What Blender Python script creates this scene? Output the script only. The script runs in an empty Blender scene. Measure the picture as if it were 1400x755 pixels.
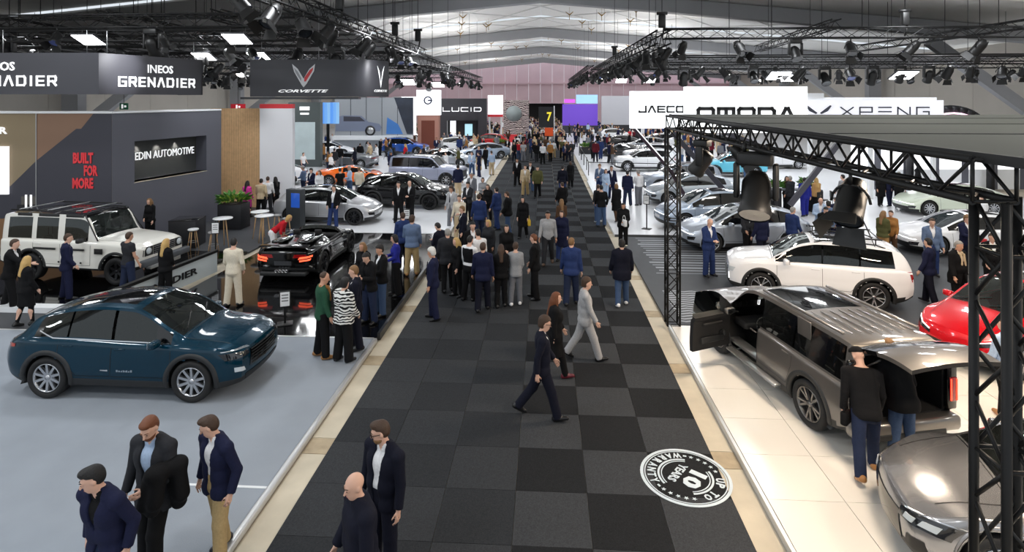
import bpy, bmesh, math, random
import numpy as np
from mathutils import Vector, Matrix, Euler

scene = bpy.context.scene
COL = scene.collection
PI = math.pi
RAD = PI / 180
rnd = random.Random(7)

# ---------------------------------------------------------------- camera
# level camera on a gallery 5.55 m above the carpet, looking down the aisle, lens shifted down
cam_data = bpy.data.cameras.new('camera')
cam_data.sensor_width = 36.0
cam_data.lens = 36.0 * 785.0 / 1400.0
cam_data.shift_y = -(377.5 - 135.0) / 1400.0
cam_data.clip_start = 0.1
cam_data.clip_end = 400
cam = bpy.data.objects.new('camera', cam_data)
COL.objects.link(cam)
cam.location = (0, 0, 5.55)
cam.rotation_euler = (PI / 2, 0, math.atan(45 / 785.0))
scene.camera = cam

# ---------------------------------------------------------------- world, exposure
world = bpy.data.worlds.new('world')
scene.world = world
world.use_nodes = True
world.node_tree.nodes['Background'].inputs[0].default_value = (0.86, 0.93, 1.0, 1)
world.node_tree.nodes['Background'].inputs[1].default_value = 0.85
scene.view_settings.view_transform = 'Standard'
scene.view_settings.look = 'None'
scene.view_settings.gamma = 1.0
scene.view_settings.exposure = 0.1
scene.view_settings.use_curve_mapping = False

# ---------------------------------------------------------------- hall lamps (high-bay panels hung on the stands' rigging)
LAMP_W = 195.0
def area_light(x, y, z, size, power, color=(1, 0.97, 0.93), tilt=(0, 0)):
    ld = bpy.data.lights.new('hall_or_fill_light', 'AREA')
    ld.shape = 'SQUARE'
    ld.size = size
    ld.energy = power
    ld.color = color
    o = bpy.data.objects.new('hall_or_fill_light', ld)
    o.location = (x, y, z)
    o.rotation_euler = (tilt[0], tilt[1], 0)
    COL.objects.link(o)
    return o
HIGH_BAYS = []
for _y in (1.5, 8, 15, 23, 32, 42, 54, 68, 84, 102):
    for _x in (-22, -13.5, -6.8, 8.0, 14.5, 22):
        HIGH_BAYS.append((_x, _y, 8.45 if (_x < 0 and 18 < _y < 46) else 8.05 if (_x > 6 and 36 < _y < 57) else 9.6, 1.1))
for _x, _y, _z, _s in HIGH_BAYS:
    k = 1.0 if _y < 30 else 1.5
    area_light(_x, _y, _z, _s, LAMP_W * k, (1, 0.95, 0.88) if (_x > 0 and _y < 16) else (0.94, 0.97, 1.0))

# added uplights, with no known source, that brighten the pale ceiling
for _y in (50, 62, 74, 86, 98, 110):
    for _x in (-11, 10.5):
        area_light(_x, _y, 9.0, 1.4, 260.0, (1, .98, .96), (PI, 0))
# ---------------------------------------------------------------- helpers
class MB:
    """collects verts and faces of one mesh"""
    def __init__(s):
        s.v = []; s.f = []; s.m = []; s.sm = []
    def add(s, verts, faces, mi=0, smooth=False):
        b = len(s.v)
        s.v.extend([tuple(p) for p in verts])
        for f in faces:
            s.f.append(tuple(b + i for i in f)); s.m.append(mi); s.sm.append(smooth)
        return s
    def box(s, c, size, rot=None, mi=0):
        hx, hy, hz = size[0] / 2, size[1] / 2, size[2] / 2
        pts = [(-hx, -hy, -hz), (hx, -hy, -hz), (hx, hy, -hz), (-hx, hy, -hz),
               (-hx, -hy, hz), (hx, -hy, hz), (hx, hy, hz), (-hx, hy, hz)]
        if rot is not None:
            M = Euler(rot).to_matrix() if not isinstance(rot, Matrix) else rot
            pts = [M @ Vector(p) for p in pts]
        pts = [(p[0] + c[0], p[1] + c[1], p[2] + c[2]) for p in pts]
        return s.add(pts, [(0, 3, 2, 1), (4, 5, 6, 7), (0, 1, 5, 4), (1, 2, 6, 5), (2, 3, 7, 6), (3, 0, 4, 7)], mi)
    def rbox(s, c, size, r=0.02, rot=None, mi=0):
        """box with chamfered edges"""
        hx, hy, hz = size[0] / 2, size[1] / 2, size[2] / 2
        r = min(r, hx * .9, hy * .9, hz * .9)
        bm = bmesh.new()
        bmesh.ops.create_cube(bm, size=1)
        for v in bm.verts: v.co = Vector((v.co.x * size[0], v.co.y * size[1], v.co.z * size[2]))
        bmesh.ops.bevel(bm, geom=bm.edges[:], offset=r, segments=2, profile=.5, affect='EDGES')
        M = Euler(rot).to_matrix() if rot is not None else Matrix.Identity(3)
        for i, v in enumerate(bm.verts): v.index = i
        s.add([(M @ v.co) + Vector(c) for v in bm.verts], [[v.index for v in f.verts] for f in bm.faces], mi, True)
        bm.free()
        return s
    def tube(s, p0, p1, r0, r1=None, n=8, mi=0, caps=True, smooth=True):
        r1 = r0 if r1 is None else r1
        p0 = Vector(p0); p1 = Vector(p1)
        d = (p1 - p0)
        if d.length < 1e-6: return s
        d.normalize()
        a = d.orthogonal().normalized(); b = d.cross(a)
        vs = []
        for p, r in ((p0, r0), (p1, r1)):
            for i in range(n):
                t = 2 * PI * i / n
                vs.append(p + a * (r * math.cos(t)) + b * (r * math.sin(t)))
        s.add(vs, [(i, (i + 1) % n, n + (i + 1) % n, n + i) for i in range(n)], mi, smooth)
        if caps:
            b0 = len(s.v) - 2 * n
            s.f.append(tuple(b0 + i for i in range(n))[::-1]); s.m.append(mi); s.sm.append(False)
            s.f.append(tuple(b0 + n + i for i in range(n))); s.m.append(mi); s.sm.append(False)
        return s
    def path(s, pts, r, n=6, mi=0):
        for a, b in zip(pts[:-1], pts[1:]): s.tube(a, b, r, n=n, mi=mi)
        return s
    def lathe(s, prof, n=24, M=None, mi=0, smooth=True):
        """profile [(r, h)] turned about Z then moved by M"""
        vs = []
        for r, h in prof:
            for i in range(n):
                t = 2 * PI * i / n
                vs.append(Vector((r * math.cos(t), r * math.sin(t), h)))
        if M is not None: vs = [M @ v for v in vs]
        fs = []
        for k in range(len(prof) - 1):
            for i in range(n):
                j = (i + 1) % n
                fs.append((k * n + i, k * n + j, (k + 1) * n + j, (k + 1) * n + i))
        return s.add(vs, fs, mi, smooth)
    def prism(s, pts, depth, M=None, mi=0):
        """2-D outline (x,y) extruded along z from -depth/2 to depth/2, then M"""
        n = len(pts)
        vs = [Vector((p[0], p[1], -depth / 2)) for p in pts] + [Vector((p[0], p[1], depth / 2)) for p in pts]
        if M is not None: vs = [M @ v for v in vs]
        fs = [tuple(range(n))[::-1], tuple(range(n, 2 * n))] + [(i, (i + 1) % n, n + (i + 1) % n, n + i) for i in range(n)]
        return s.add(vs, fs, mi)
    def sphere(s, c, r, nu=12, nv=8, sc=(1, 1, 1), mi=0):
        vs = []; fs = []
        for j in range(nv + 1):
            ph = PI * j / nv
            for i in range(nu):
                t = 2 * PI * i / nu
                vs.append((c[0] + sc[0] * r * math.sin(ph) * math.cos(t), c[1] + sc[1] * r * math.sin(ph) * math.sin(t), c[2] - sc[2] * r * math.cos(ph)))
        for j in range(nv):
            for i in range(nu):
                k = (i + 1) % nu
                fs.append((j * nu + i, j * nu + k, (j + 1) * nu + k, (j + 1) * nu + i))
        return s.add(vs, fs, mi, True)
    def mesh(s, name, mats):
        me = bpy.data.meshes.new(name)
        me.from_pydata(s.v, [], s.f)
        for m in (mats if isinstance(mats, (list, tuple)) else [mats]): me.materials.append(m)
        if s.f:
            me.polygons.foreach_set('material_index', s.m)
            me.polygons.foreach_set('use_smooth', s.sm)
        me.update()
        return me
    def build(s, name, mats, parent=None, loc=None, rot=None):
        return link(name, s.mesh(name, mats), parent, loc, rot)

def link(name, me, parent=None, loc=None, rot=None):
    o = bpy.data.objects.new(name, me)
    if parent is not None: o.parent = parent
    if loc is not None: o.location = loc
    if rot is not None: o.rotation_euler = rot
    COL.objects.link(o)
    return o
def tag(o, label=None, cat=None, group=None, kind=None):
    if label: o['label'] = label
    if cat: o['category'] = cat
    if group: o['group'] = group
    if kind: o['kind'] = kind
    return o
def empty(name, loc=(0, 0, 0), rz=0.0, label=None, cat=None, group=None):
    o = bpy.data.objects.new(name, None)
    o.empty_display_size = 0.2
    o.location = loc; o.rotation_euler = (0, 0, rz)
    COL.objects.link(o)
    return tag(o, label, cat, group)
def kids(o):
    return KID.get(o.name) or [c for c in o.children]
KID = {}
def copy_tree(o, parent=None, depth=0):
    c = o.copy()
    COL.objects.link(c)
    if parent is not None: c.parent = parent
    ch = list(o.children)
    for k in ch: copy_tree(k, c, depth + 1)
    return c
def set_mat(o, m, slot=0):
    o.material_slots[slot].link = 'OBJECT'
    o.material_slots[slot].material = m
def basename(o):
    return o.name.split('.')[0]
def recolor(root, mapping):
    """mapping: part base name -> material, through the whole tree"""
    for c in root.children:
        m = mapping.get(basename(c))
        if m is not None and c.type == 'MESH': set_mat(c, m)
        recolor(c, mapping)

# ---------------------------------------------------------------- materials
MATS = {}
def mat(name, color, rough=0.5, metal=0.0, coat=0.0, emit=None, estr=0.0, noise=None, bump=None, spec=0.5, alpha=None):
    """noise=(scale, amount): colour grain; bump=(scale, strength)"""
    if name in MATS: return MATS[name]
    m = bpy.data.materials.new(name)
    m.use_nodes = True
    nt = m.node_tree
    b = nt.nodes['Principled BSDF']
    c = (color[0], color[1], color[2], 1)
    b.inputs['Base Color'].default_value = c
    b.inputs['Roughness'].default_value = rough
    b.inputs['Metallic'].default_value = metal
    b.inputs['Coat Weight'].default_value = coat
    b.inputs['Coat Roughness'].default_value = 0.04
    b.inputs['Specular IOR Level'].default_value = spec
    if emit:
        b.inputs['Emission Color'].default_value = (*emit, 1)
        b.inputs['Emission Strength'].default_value = estr
    if noise or bump:
        tc = nt.nodes.new('ShaderNodeTexCoord')
    if noise:
        nz = nt.nodes.new('ShaderNodeTexNoise')
        nz.inputs['Scale'].default_value = noise[0]; nz.inputs['Detail'].default_value = 4
        nt.links.new(tc.outputs['Object'], nz.inputs['Vector'])
        mx = nt.nodes.new('ShaderNodeMix'); mx.data_type = 'RGBA'
        k = noise[1]
        mx.inputs['A'].default_value = (max(0, c[0] * (1 - k)), max(0, c[1] * (1 - k)), max(0, c[2] * (1 - k)), 1)
        mx.inputs['B'].default_value = (min(1, c[0] * (1 + k)), min(1, c[1] * (1 + k)), min(1, c[2] * (1 + k)), 1)
        nt.links.new(nz.outputs['Fac'], mx.inputs['Factor'])
        nt.links.new(mx.outputs['Result'], b.inputs['Base Color'])
    if bump:
        nb = nt.nodes.new('ShaderNodeTexNoise')
        nb.inputs['Scale'].default_value = bump[0]; nb.inputs['Detail'].default_value = 3
        nt.links.new(tc.outputs['Object'], nb.inputs['Vector'])
        bp = nt.nodes.new('ShaderNodeBump')
        bp.inputs['Strength'].default_value = bump[1]; bp.inputs['Distance'].default_value = 0.02
        nt.links.new(nb.outputs['Fac'], bp.inputs['Height'])
        nt.links.new(bp.outputs['Normal'], b.inputs['Normal'])
    MATS[name] = m
    return m
def srgb(r, g, b):
    f = lambda c: (c / 255 / 12.92) if c <= 10 else ((c / 255 + 0.055) / 1.055) ** 2.4
    return (f(r), f(g), f(b))
def glass_mat(name, tint, transp):
    if name in MATS: return MATS[name]
    m = bpy.data.materials.new(name); m.use_nodes = True
    nt = m.node_tree
    for n in list(nt.nodes): nt.nodes.remove(n)
    out = nt.nodes.new('ShaderNodeOutputMaterial')
    tr = nt.nodes.new('ShaderNodeBsdfTransparent'); tr.inputs[0].default_value = (*tint, 1)
    gl = nt.nodes.new('ShaderNodeBsdfGlossy'); gl.inputs['Roughness'].default_value = 0.02
    gl.inputs[0].default_value = (0.95, 1, 0.98, 1)
    df = nt.nodes.new('ShaderNodeBsdfDiffuse'); df.inputs[0].default_value = (tint[0] * .15, tint[1] * .15, tint[2] * .15, 1)
    m1 = nt.nodes.new('ShaderNodeMixShader'); m1.inputs[0].default_value = transp
    m2 = nt.nodes.new('ShaderNodeMixShader')
    fr = nt.nodes.new('ShaderNodeFresnel'); fr.inputs[0].default_value = 1.6
    L = nt.links.new
    L(df.outputs[0], m1.inputs[1]); L(tr.outputs[0], m1.inputs[2])
    L(fr.outputs[0], m2.inputs[0]); L(m1.outputs[0], m2.inputs[1]); L(gl.outputs[0], m2.inputs[2])
    L(m2.outputs[0], out.inputs['Surface'])
    MATS[name] = m
    return m
M_BLACK = mat('black_painted_metal', srgb(14, 14, 15), 0.45)
M_RUBBER = mat('tyre_rubber', srgb(22, 22, 23), 0.75)
M_PLASTIC = mat('dark_trim_plastic', srgb(34, 35, 36), 0.55)
M_GLOSSBLACK = mat('gloss_black', srgb(8, 8, 9), 0.12, coat=0.5)
M_WHITE = mat('white_paint', srgb(236, 238, 240), 0.4)
M_CHROME = mat('bright_metal', srgb(205, 207, 210), 0.2, metal=1.0)
M_ALU = mat('brushed_aluminium', srgb(176, 178, 180), 0.35, metal=0.9)
# ================================================================ SETTING
def struct(o): o['kind'] = 'structure'; return o
M_CONC = mat('concrete_floor', srgb(178, 168, 150), 0.7, noise=(2.2, 0.28), bump=(30, 0.05))
M_STRIP = mat('concrete_strip', srgb(196, 186, 166), 0.7, noise=(1.6, 0.30), bump=(40, 0.06))
M_STRIP_D = mat('concrete_patch', srgb(172, 156, 130), 0.75, noise=(5, 0.35), bump=(40, 0.08))
mb = MB(); mb.box((0, 62, -0.06), (90, 136, 0.1))
floor = struct(mb.build('floor', M_CONC))
# bare concrete strips beside the carpet: slabs with a dark joint every three metres
FL = -3.41; FR = 2.58
y = 3.2
i = 0
while y < 45:
    for side, x0, x1 in ((-1, -3.80, FL - .005), (1, FR + .005, 2.96)):
        L = 3.0
        patch = 0.42
        mb = MB(); mb.box(((x0 + x1) / 2, y + (L - patch) / 2, -0.006), (x1 - x0, L - patch - .02, 0.008))
        mb.build('concrete_slab', M_STRIP, floor)
        mb = MB(); mb.box(((x0 + x1) / 2, y + L - patch / 2, -0.007), (x1 - x0, patch - .02, 0.008))
        mb.build('drain_cover', M_STRIP_D, floor)
    y += 3.0
# carpet tiles, one metre square, laid in a chequer
def carpet_mat(name, c):
    m = mat(name, c, 0.95, noise=(55, 0.55), bump=(160, 0.5), spec=0.15)
    return m
MC = [carpet_mat('carpet_tile_dark', srgb(37, 38, 40)), carpet_mat('carpet_tile_light', srgb(63, 65, 68)),
      carpet_mat('carpet_tile_dark_weak_sheen', srgb(50, 52, 55)), carpet_mat('carpet_tile_light_weak_sheen', srgb(58, 60, 63))]  # pile-direction sheen painted as tile tones, weaker in these last ones
carpet = struct(empty('carpet', (0, 0, 0)))
tile_me = {}
for k in range(4):
    mb = MB(); mb.box((0, 0, 0.003), (0.994, 0.994, 0.010)); tile_me[k] = mb.mesh('carpet_tile', MC[k])
CY0 = 7.09 - 4.0 + .02
for r in range(46):
    for c in range(6):
        par = (r + c) % 2
        if c < 3: k = (2 if par == 0 else 3) if c else (3 if (r % 3) else 2)
        else: k = 0 if par == 0 else 1
        o = link('carpet_tile', tile_me[k], carpet, (FL + c + .5, CY0 + r + .5, -0.0005 * rnd.random()))
mb = MB()
for r in range(46, 122):
    for c in range(6):
        mb.box((FL + c + .5, CY0 + r + .5, 0.003), (0.994, 0.994, 0.010), mi=(r + c) % 2)
o = mb.build('carpet_run', [MC[0], MC[1]], carpet); o['kind'] = 'stuff'

# ---- stands' floors
M_STAGE_W = mat('white_gloss_stage', srgb(228, 224, 216), 0.22, noise=(0.7, 0.05), spec=0.5)
M_STAGE_W2 = mat('white_stage_far', srgb(236, 238, 242), 0.25, noise=(0.5, 0.04))
M_STAGE_G = mat('grey_stage_carpet', srgb(143, 150, 159), 0.85, noise=(1.1, 0.16), bump=(120, 0.15))
M_STAGE_K = mat('black_gloss_stage', srgb(10, 10, 11), 0.06, coat=0.3, spec=0.5)
M_STAGE_DG = mat('dark_grey_stage', srgb(62, 64, 68), 0.6, noise=(2, 0.15))
M_TRIM_A = mat('stage_edge_aluminium', srgb(205, 206, 206), 0.35, metal=0.5)
def stage(name, pts, z, m, label):
    """raised floor of a stand: outline in metres, top at z"""
    mb = MB(); mb.prism(pts, z, Matrix.Translation((0, 0, z / 2)))
    o = struct(mb.build(name, m)); o['label'] = label
    return o
# grey stand with the teal car
gs = stage('floor_stand_grey', [(-16, 1.5), (-3.86, 1.5), (-3.86, 12.88), (-16, 12.88)], 0.08, M_STAGE_G, 'pale grey carpeted stand floor under the dark teal car')
mb = MB(); mb.rbox((-3.855, 7.2, 0.05), (0.10, 11.36, 0.11), .03); mb.build('edge_trim', M_TRIM_A, gs)
mb = MB(); mb.box((-10, 12.90, 0.05), (12.2, 0.05, 0.075)); mb.build('edge_trim', M_TRIM_A, gs)
M_TAPE = mat('white_floor_tape', srgb(225, 228, 230), 0.6)
for a, b in (((-5.55, 7.86), (-3.9, 7.86)), ((-5.2, 6.42), (-3.9, 6.42))):
    mb = MB(); mb.box(((a[0] + b[0]) / 2, a[1], 0.083), (b[0] - a[0], 0.045, 0.004)); mb.build('tape_line', M_TAPE, gs)
# black glossy stand with the open-topped sports car
ks = stage('floor_stand_black', [(-10.2, 12.95), (-3.86, 12.95), (-3.86, 23.0), (-10.2, 23.0)], 0.08, M_STAGE_K, 'black glossy stand floor under the black sports car')
mb = MB(); mb.box((-3.80, 18.0, 0.10), (0.07, 10.1, 0.16)); mb.build('edge_trim', mat('black_edge', srgb(40, 41, 43), 0.4), ks)
# raised black podium with a white edge under the boxy white off-roader
ps = stage('floor_podium_black', [(-30, 14.3), (-12.3, 14.3), (-10.6, 19.9), (-30, 19.9)], 0.10, M_STAGE_K, 'low black podium under the boxy white off-roader')
mb = MB(); mb.box((-21.2, 14.12, 0.10), (18.0, 0.30, 0.20)); mb.build('podium_edge', M_WHITE, ps)
# dark floor joining behind and the far stands, white
stage('floor_stand_walls', [(-40, 12.95), (-10.25, 12.95), (-10.65, 14.0), (-40, 14.0)], 0.06, M_STAGE_DG, 'dark strip of stand floor before the podium')
stage('floor_stand_lounge', [(-40, 20.0), (-10.6, 20.0), (-10.6, 34), (-40, 34)], 0.06, M_STAGE_DG, 'dark lounge floor under the high tables')
stage('floor_stand_silver', [(-10.5, 23.05), (-3.9, 23.05), (-3.9, 33), (-10.5, 33)], 0.09, M_STAGE_W2, 'white stand floor under the pearl grey hatchback')
stage('floor_stand_left_far', [(-40, 34.2), (-3.9, 34.2), (-3.9, 118), (-40, 118)], 0.07, M_STAGE_W2, 'white stand floors along the far side of the carpet')
# right hand stands
RS = struct(empty('floor_stand_white', (0, 0, 0))); RS['label'] = 'white gloss stage of square panels under the grey off-roader'
mb = MB(); mb.box((8.5, 8.0, 0.04), (11.0, 12.0, 0.08)); mb.build('stage_base', M_STAGE_DG, RS)
mb = MB(); mb.box((2.985, 8.0, 0.055), (0.05, 12.0, 0.11)); mb.build('edge_trim', M_TRIM_A, RS)
tw = MB(); tw.box((0, 0, 0), (1.022, 0.994, 0.03)); tw = tw.mesh('stage_panel', M_STAGE_W)
for r in range(12):
    for c in range(10):
        link('stage_panel', tw, RS, (3.02 + 1.03 * (c + .5), 2.05 + r + .5 - .06, 0.09 + 0.0004 * rnd.random()))
gp = struct(empty('floor_stand_pattern', (0, 0, 0))); gp['label'] = 'dark grey stand floor with pale printed stripes'
M_STRIPE = mat('pale_stripe_print', srgb(150, 154, 160), 0.5)
mb = MB(); mb.box((14.0, 18.6, 0.03), (22.0, 8.9, 0.06)); mb.build('stage_base', mat('charcoal_stage', srgb(58, 60, 64), 0.6, noise=(3, .2)), gp)
for r in range(14):                                   # wavy pale lines by the truss foot
    mb = MB()
    n = 26
    vs = []; fs = []
    for k in range(n + 1):
        xx = 3.35 + k * 0.12
        yy = 14.35 + r * 0.17 + 0.035 * math.sin(xx * 14)
        vs += [(xx, yy, 0.063), (xx, yy + 0.075, 0.063)]
    for k in range(n): fs.append((2 * k, 2 * k + 2, 2 * k + 3, 2 * k + 1))
    mb.add(vs, fs); mb.build('wavy_line', M_STRIPE, gp)
for r in range(16):                                   # straight pale stripes further back
    mb = MB(); w = 0.05 + 0.09 * ((r * 7) % 5) / 4
    mb.box((6.6, 18.3 + r * 0.3, 0.062), (6.2 - 0.1 * ((r * 3) % 4), w, 0.004)); mb.build('stripe', M_STRIPE, gp)
stage('floor_stand_white_cars', [(2.79, 23.3), (26, 23.3), (26, 38.48), (2.79, 38.48)], 0.10, M_STAGE_W2, 'white stage under the row of silver estates')
mb = MB(); mb.box((14.4, 23.27, .04), (23.2, .06, .10)); mb.build('stage_skirt', M_STAGE_DG, bpy.data.objects['floor_stand_white_cars'])
stage('floor_stand_right_far', [(2.9, 38.5), (40, 38.5), (40, 118), (2.9, 118)], 0.08, M_STAGE_W2, 'white stand floors far along the carpet')

# ---- ceiling: concrete gable beams every 25 m with folded pale panels between
M_BEAM = mat('grey_beam', srgb(170, 171, 174), 0.8, noise=(0.6, 0.08))
M_CEIL = mat('ceiling_panel_white', srgb(246, 245, 242), 0.8, noise=(0.5, 0.04))
M_RIB = mat('ceiling_rib', srgb(222, 221, 219), 0.8)
XC = -0.4
def ridge(x): return 13.1 - 0.093 * abs(x - XC)
for k, Y in enumerate((-5, 20, 45, 70, 95, 120)):
    mb = MB()
    xs = [-42, XC, 42]
    low = [(x, ridge(x)) for x in (-42, -26, XC, 26, 42)]
    top = [(x, ridge(x) + 1.05) for x in (42, 26, XC, -26, -42)]
    mb.prism(low + top, 0.9, Matrix.Translation((0, Y, 0)) @ Matrix.Rotation(PI / 2, 4, 'X'))
    b = struct(mb.build('ceiling_beam', M_BEAM))
ceil = struct(empty('ceiling', (0, 0, 0)))
def panel(x0, x1, y0, y1, dz0=0.0, dz1=0.0):
    mb = MB()
    z0 = ridge(x0) + 1.12 + dz0; z1 = ridge(x1) + 1.12 + dz1
    a = [(x0, y0, z0), (x1, y0, z1), (x1, y1, z1), (x0, y1, z0)]
    b = [(p[0], p[1], p[2] + .12) for p in a]
    mb.add(a + b, [(0, 3, 2, 1), (4, 5, 6, 7), (0, 1, 5, 4), (1, 2, 6, 5), (2, 3, 7, 6), (3, 0, 4, 7)])
    return mb.build('ceiling_panel', M_CEIL, ceil)
xsplit = [-42, -35, -28, -21, -14, -7, XC, 6.2, 13.2, 20.2, 27.2, 34.2, 42]
for Y in (-5, 20, 45, 70, 95):
    for j in range(3):
        y0 = Y + 25 / 3 * j; y1 = y0 + 25 / 3 - .03
        for a, b in zip(xsplit[:-1], xsplit[1:]):
            panel(a + .015, b - .015, y0, y1, 0.28 * (j == 1), 0.28 * (j == 1))
for Y in (45, 70, 95):                                 # diagonal ribs below the panels
    for j in range(3):
        y0 = Y + .5 + 8.0 * j; y1 = y0 + 8.0
        for a, b in zip(xsplit[2:-3], xsplit[3:-2]):
            mb = MB()
            mb.tube((a, y0, ridge(a) + 1.08), (b, y1, ridge(b) + 1.08), 0.07, n=4, smooth=False)
            mb.tube((b, y0, ridge(b) + 1.08), (a, y1, ridge(a) + 1.08), 0.07, n=4, smooth=False)
            mb.build('ceiling_rib', M_RIB, ceil)

# ---- end wall with upright sheets, dark portal and cornice; side walls
M_WALL_P = mat('end_wall_sheet', srgb(232, 200, 207), 0.7, noise=(0.3, 0.1))
M_WALL_S = mat('side_wall_plaster', srgb(206, 200, 190), 0.85, noise=(0.4, 0.1))
we = struct(empty('wall_end', (0, 0, 0)))
x = -40.0
while x < 40:
    for z0, z1 in ((4.5, 9.0), (9.05, 14.2)):
        mb = MB(); mb.box((x + 1.3, 127 + .05 * rnd.random(), (z0 + z1) / 2), (2.55, 0.2, z1 - z0)); mb.build('wall_sheet', M_WALL_P, we)
    x += 2.6
mb = MB(); mb.box((0, 126.7, 9.0), (80, 0.5, 0.4)); mb.build('cornice', M_WALL_P, we)
for a, b in ((-40, -4.6), (4.2, 40)):
    mb = MB(); mb.box(((a + b) / 2, 127, 2.25), (b - a, 0.2, 4.5)); mb.build('wall_base', M_WALL_P, we)
mb = MB(); mb.box((-.2, 131, 2.3), (9, 0.2, 4.6)); mb.box((-.2, 129, 4.55), (9, 4, 0.1)); mb.build('portal_recess', mat('portal_dark', srgb(18, 18, 20), 0.8), we)
for sx, nm in ((-1, 'wall_left'), (1, 'wall_right')):
    w = struct(empty(nm, (0, 0, 0)))
    y = 8.0
    while y < 127:
        mb = MB(); mb.box((sx * 40.0, y + 3, 5.2), (0.2, 5.95, 10.4)); mb.build('wall_panel', M_WALL_S, w)
        y += 6
    for y in (20, 45, 70, 95, 120):
        mb = MB(); mb.box((sx * 38.6, y, 5.0), (1.4, 0.9, 10.0)); mb.build('pilaster', M_BEAM, w)
        mb = MB(); mb.tube((sx * 38.2, y, 3.0), (sx * 29, y, 9.9), 0.55, n=4, smooth=False); mb.build('raking_strut', M_BEAM, w)

# added grey cloth rafts that give the dark area behind the girders
def raft(cx, cy, z, wx, ys):
    rf = struct(empty('added_dark_raft', (cx, cy, z)))
    for k, y in enumerate(ys):
        mb = MB(); mb.box((0, y, 0), (wx, 4.05, .02)); mb.build('added_raft_cloth', mat('added_raft_cloth', srgb(118, 117, 117), .9), rf)
        mb = MB(); mb.tube((-wx / 2, y - 2.05, 0), (wx / 2, y - 2.05, 0), .05, n=5); mb.build('added_raft_bar', M_BLACK, rf)
        if k % 2 == 0:
            for t in (-.44, -.15, .15, .44): MB().tube((t * wx, y, 0), (t * wx, y, ridge(t * wx + cx) + 1.1 - z), .015, n=4).build('hanging_wire', M_BLACK, rf)
raft(-22, 33, 8.75, 27, [-13 + 4.1 * k for k in range(1, 7)])
raft(19, 46, 8.35, 26, [-6.2, -2.1, 2.0, 6.1])
# ================================================================ PEOPLE KIT
# bodies and clothes are distance fields meshed with surface nets, so limbs join smoothly and taper
def surface_nets(F, org, h):
    """F: 3-D field sampled on a grid; returns verts, quads of the zero level"""
    S = F < 0
    nx, ny, nz = F.shape
    c = np.zeros((nx - 1, ny - 1, nz - 1), np.int8)
    for dx in (0, 1):
        for dy in (0, 1):
            for dz in (0, 1):
                c += S[dx:nx - 1 + dx, dy:ny - 1 + dy, dz:nz - 1 + dz]
    act = (c > 0) & (c < 8)
    I = np.argwhere(act)
    if len(I) == 0: return np.zeros((0, 3)), []
    idx = -np.ones(act.shape, np.int64)
    idx[act] = np.arange(len(I))
    P = np.zeros((len(I), 3)); N = np.zeros(len(I))
    corners = [(0, 0, 0), (1, 0, 0), (0, 1, 0), (1, 1, 0), (0, 0, 1), (1, 0, 1), (0, 1, 1), (1, 1, 1)]
    val = [F[I[:, 0] + a, I[:, 1] + b, I[:, 2] + d] for a, b, d in corners]
    for a in range(8):
        for ax in range(3):
            if corners[a][ax]: continue
            q = list(corners[a]); q[ax] = 1
            b = corners.index(tuple(q))
            m = (val[a] < 0) != (val[b] < 0)
            t = np.where(m, val[a] / np.where(m, val[a] - val[b], 1), 0)
            pt = np.array(corners[a], float)[None, :].repeat(len(I), 0)
            pt[:, ax] += t
            P += pt * m[:, None]; N += m
    P = (P / N[:, None] + I) * h + np.array(org)
    quads = []
    for ax in range(3):
        u, v = (ax + 1) % 3, (ax + 2) % 3
        sl = [slice(1, -1)] * 3; sl[ax] = slice(0, -1)
        sl0 = tuple(sl)
        sl1 = list(sl); sl1[ax] = slice(1, None)
        A = S[sl0]; B = S[tuple(sl1)]
        E = np.argwhere(A != B)
        if len(E) == 0: continue
        fl = A[E[:, 0], E[:, 1], E[:, 2]]
        off = np.ones(3, int); off[ax] = 0
        E = E + off
        du = np.zeros(3, int); du[u] = 1
        dv = np.zeros(3, int); dv[v] = 1
        q = np.stack([idx[tuple((E - du - dv).T)], idx[tuple((E - dv).T)], idx[tuple(E.T)], idx[tuple((E - du).T)]], 1)
        q[~fl] = q[~fl][:, ::-1]
        quads.append(q)
    return P, np.concatenate(quads)

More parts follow.
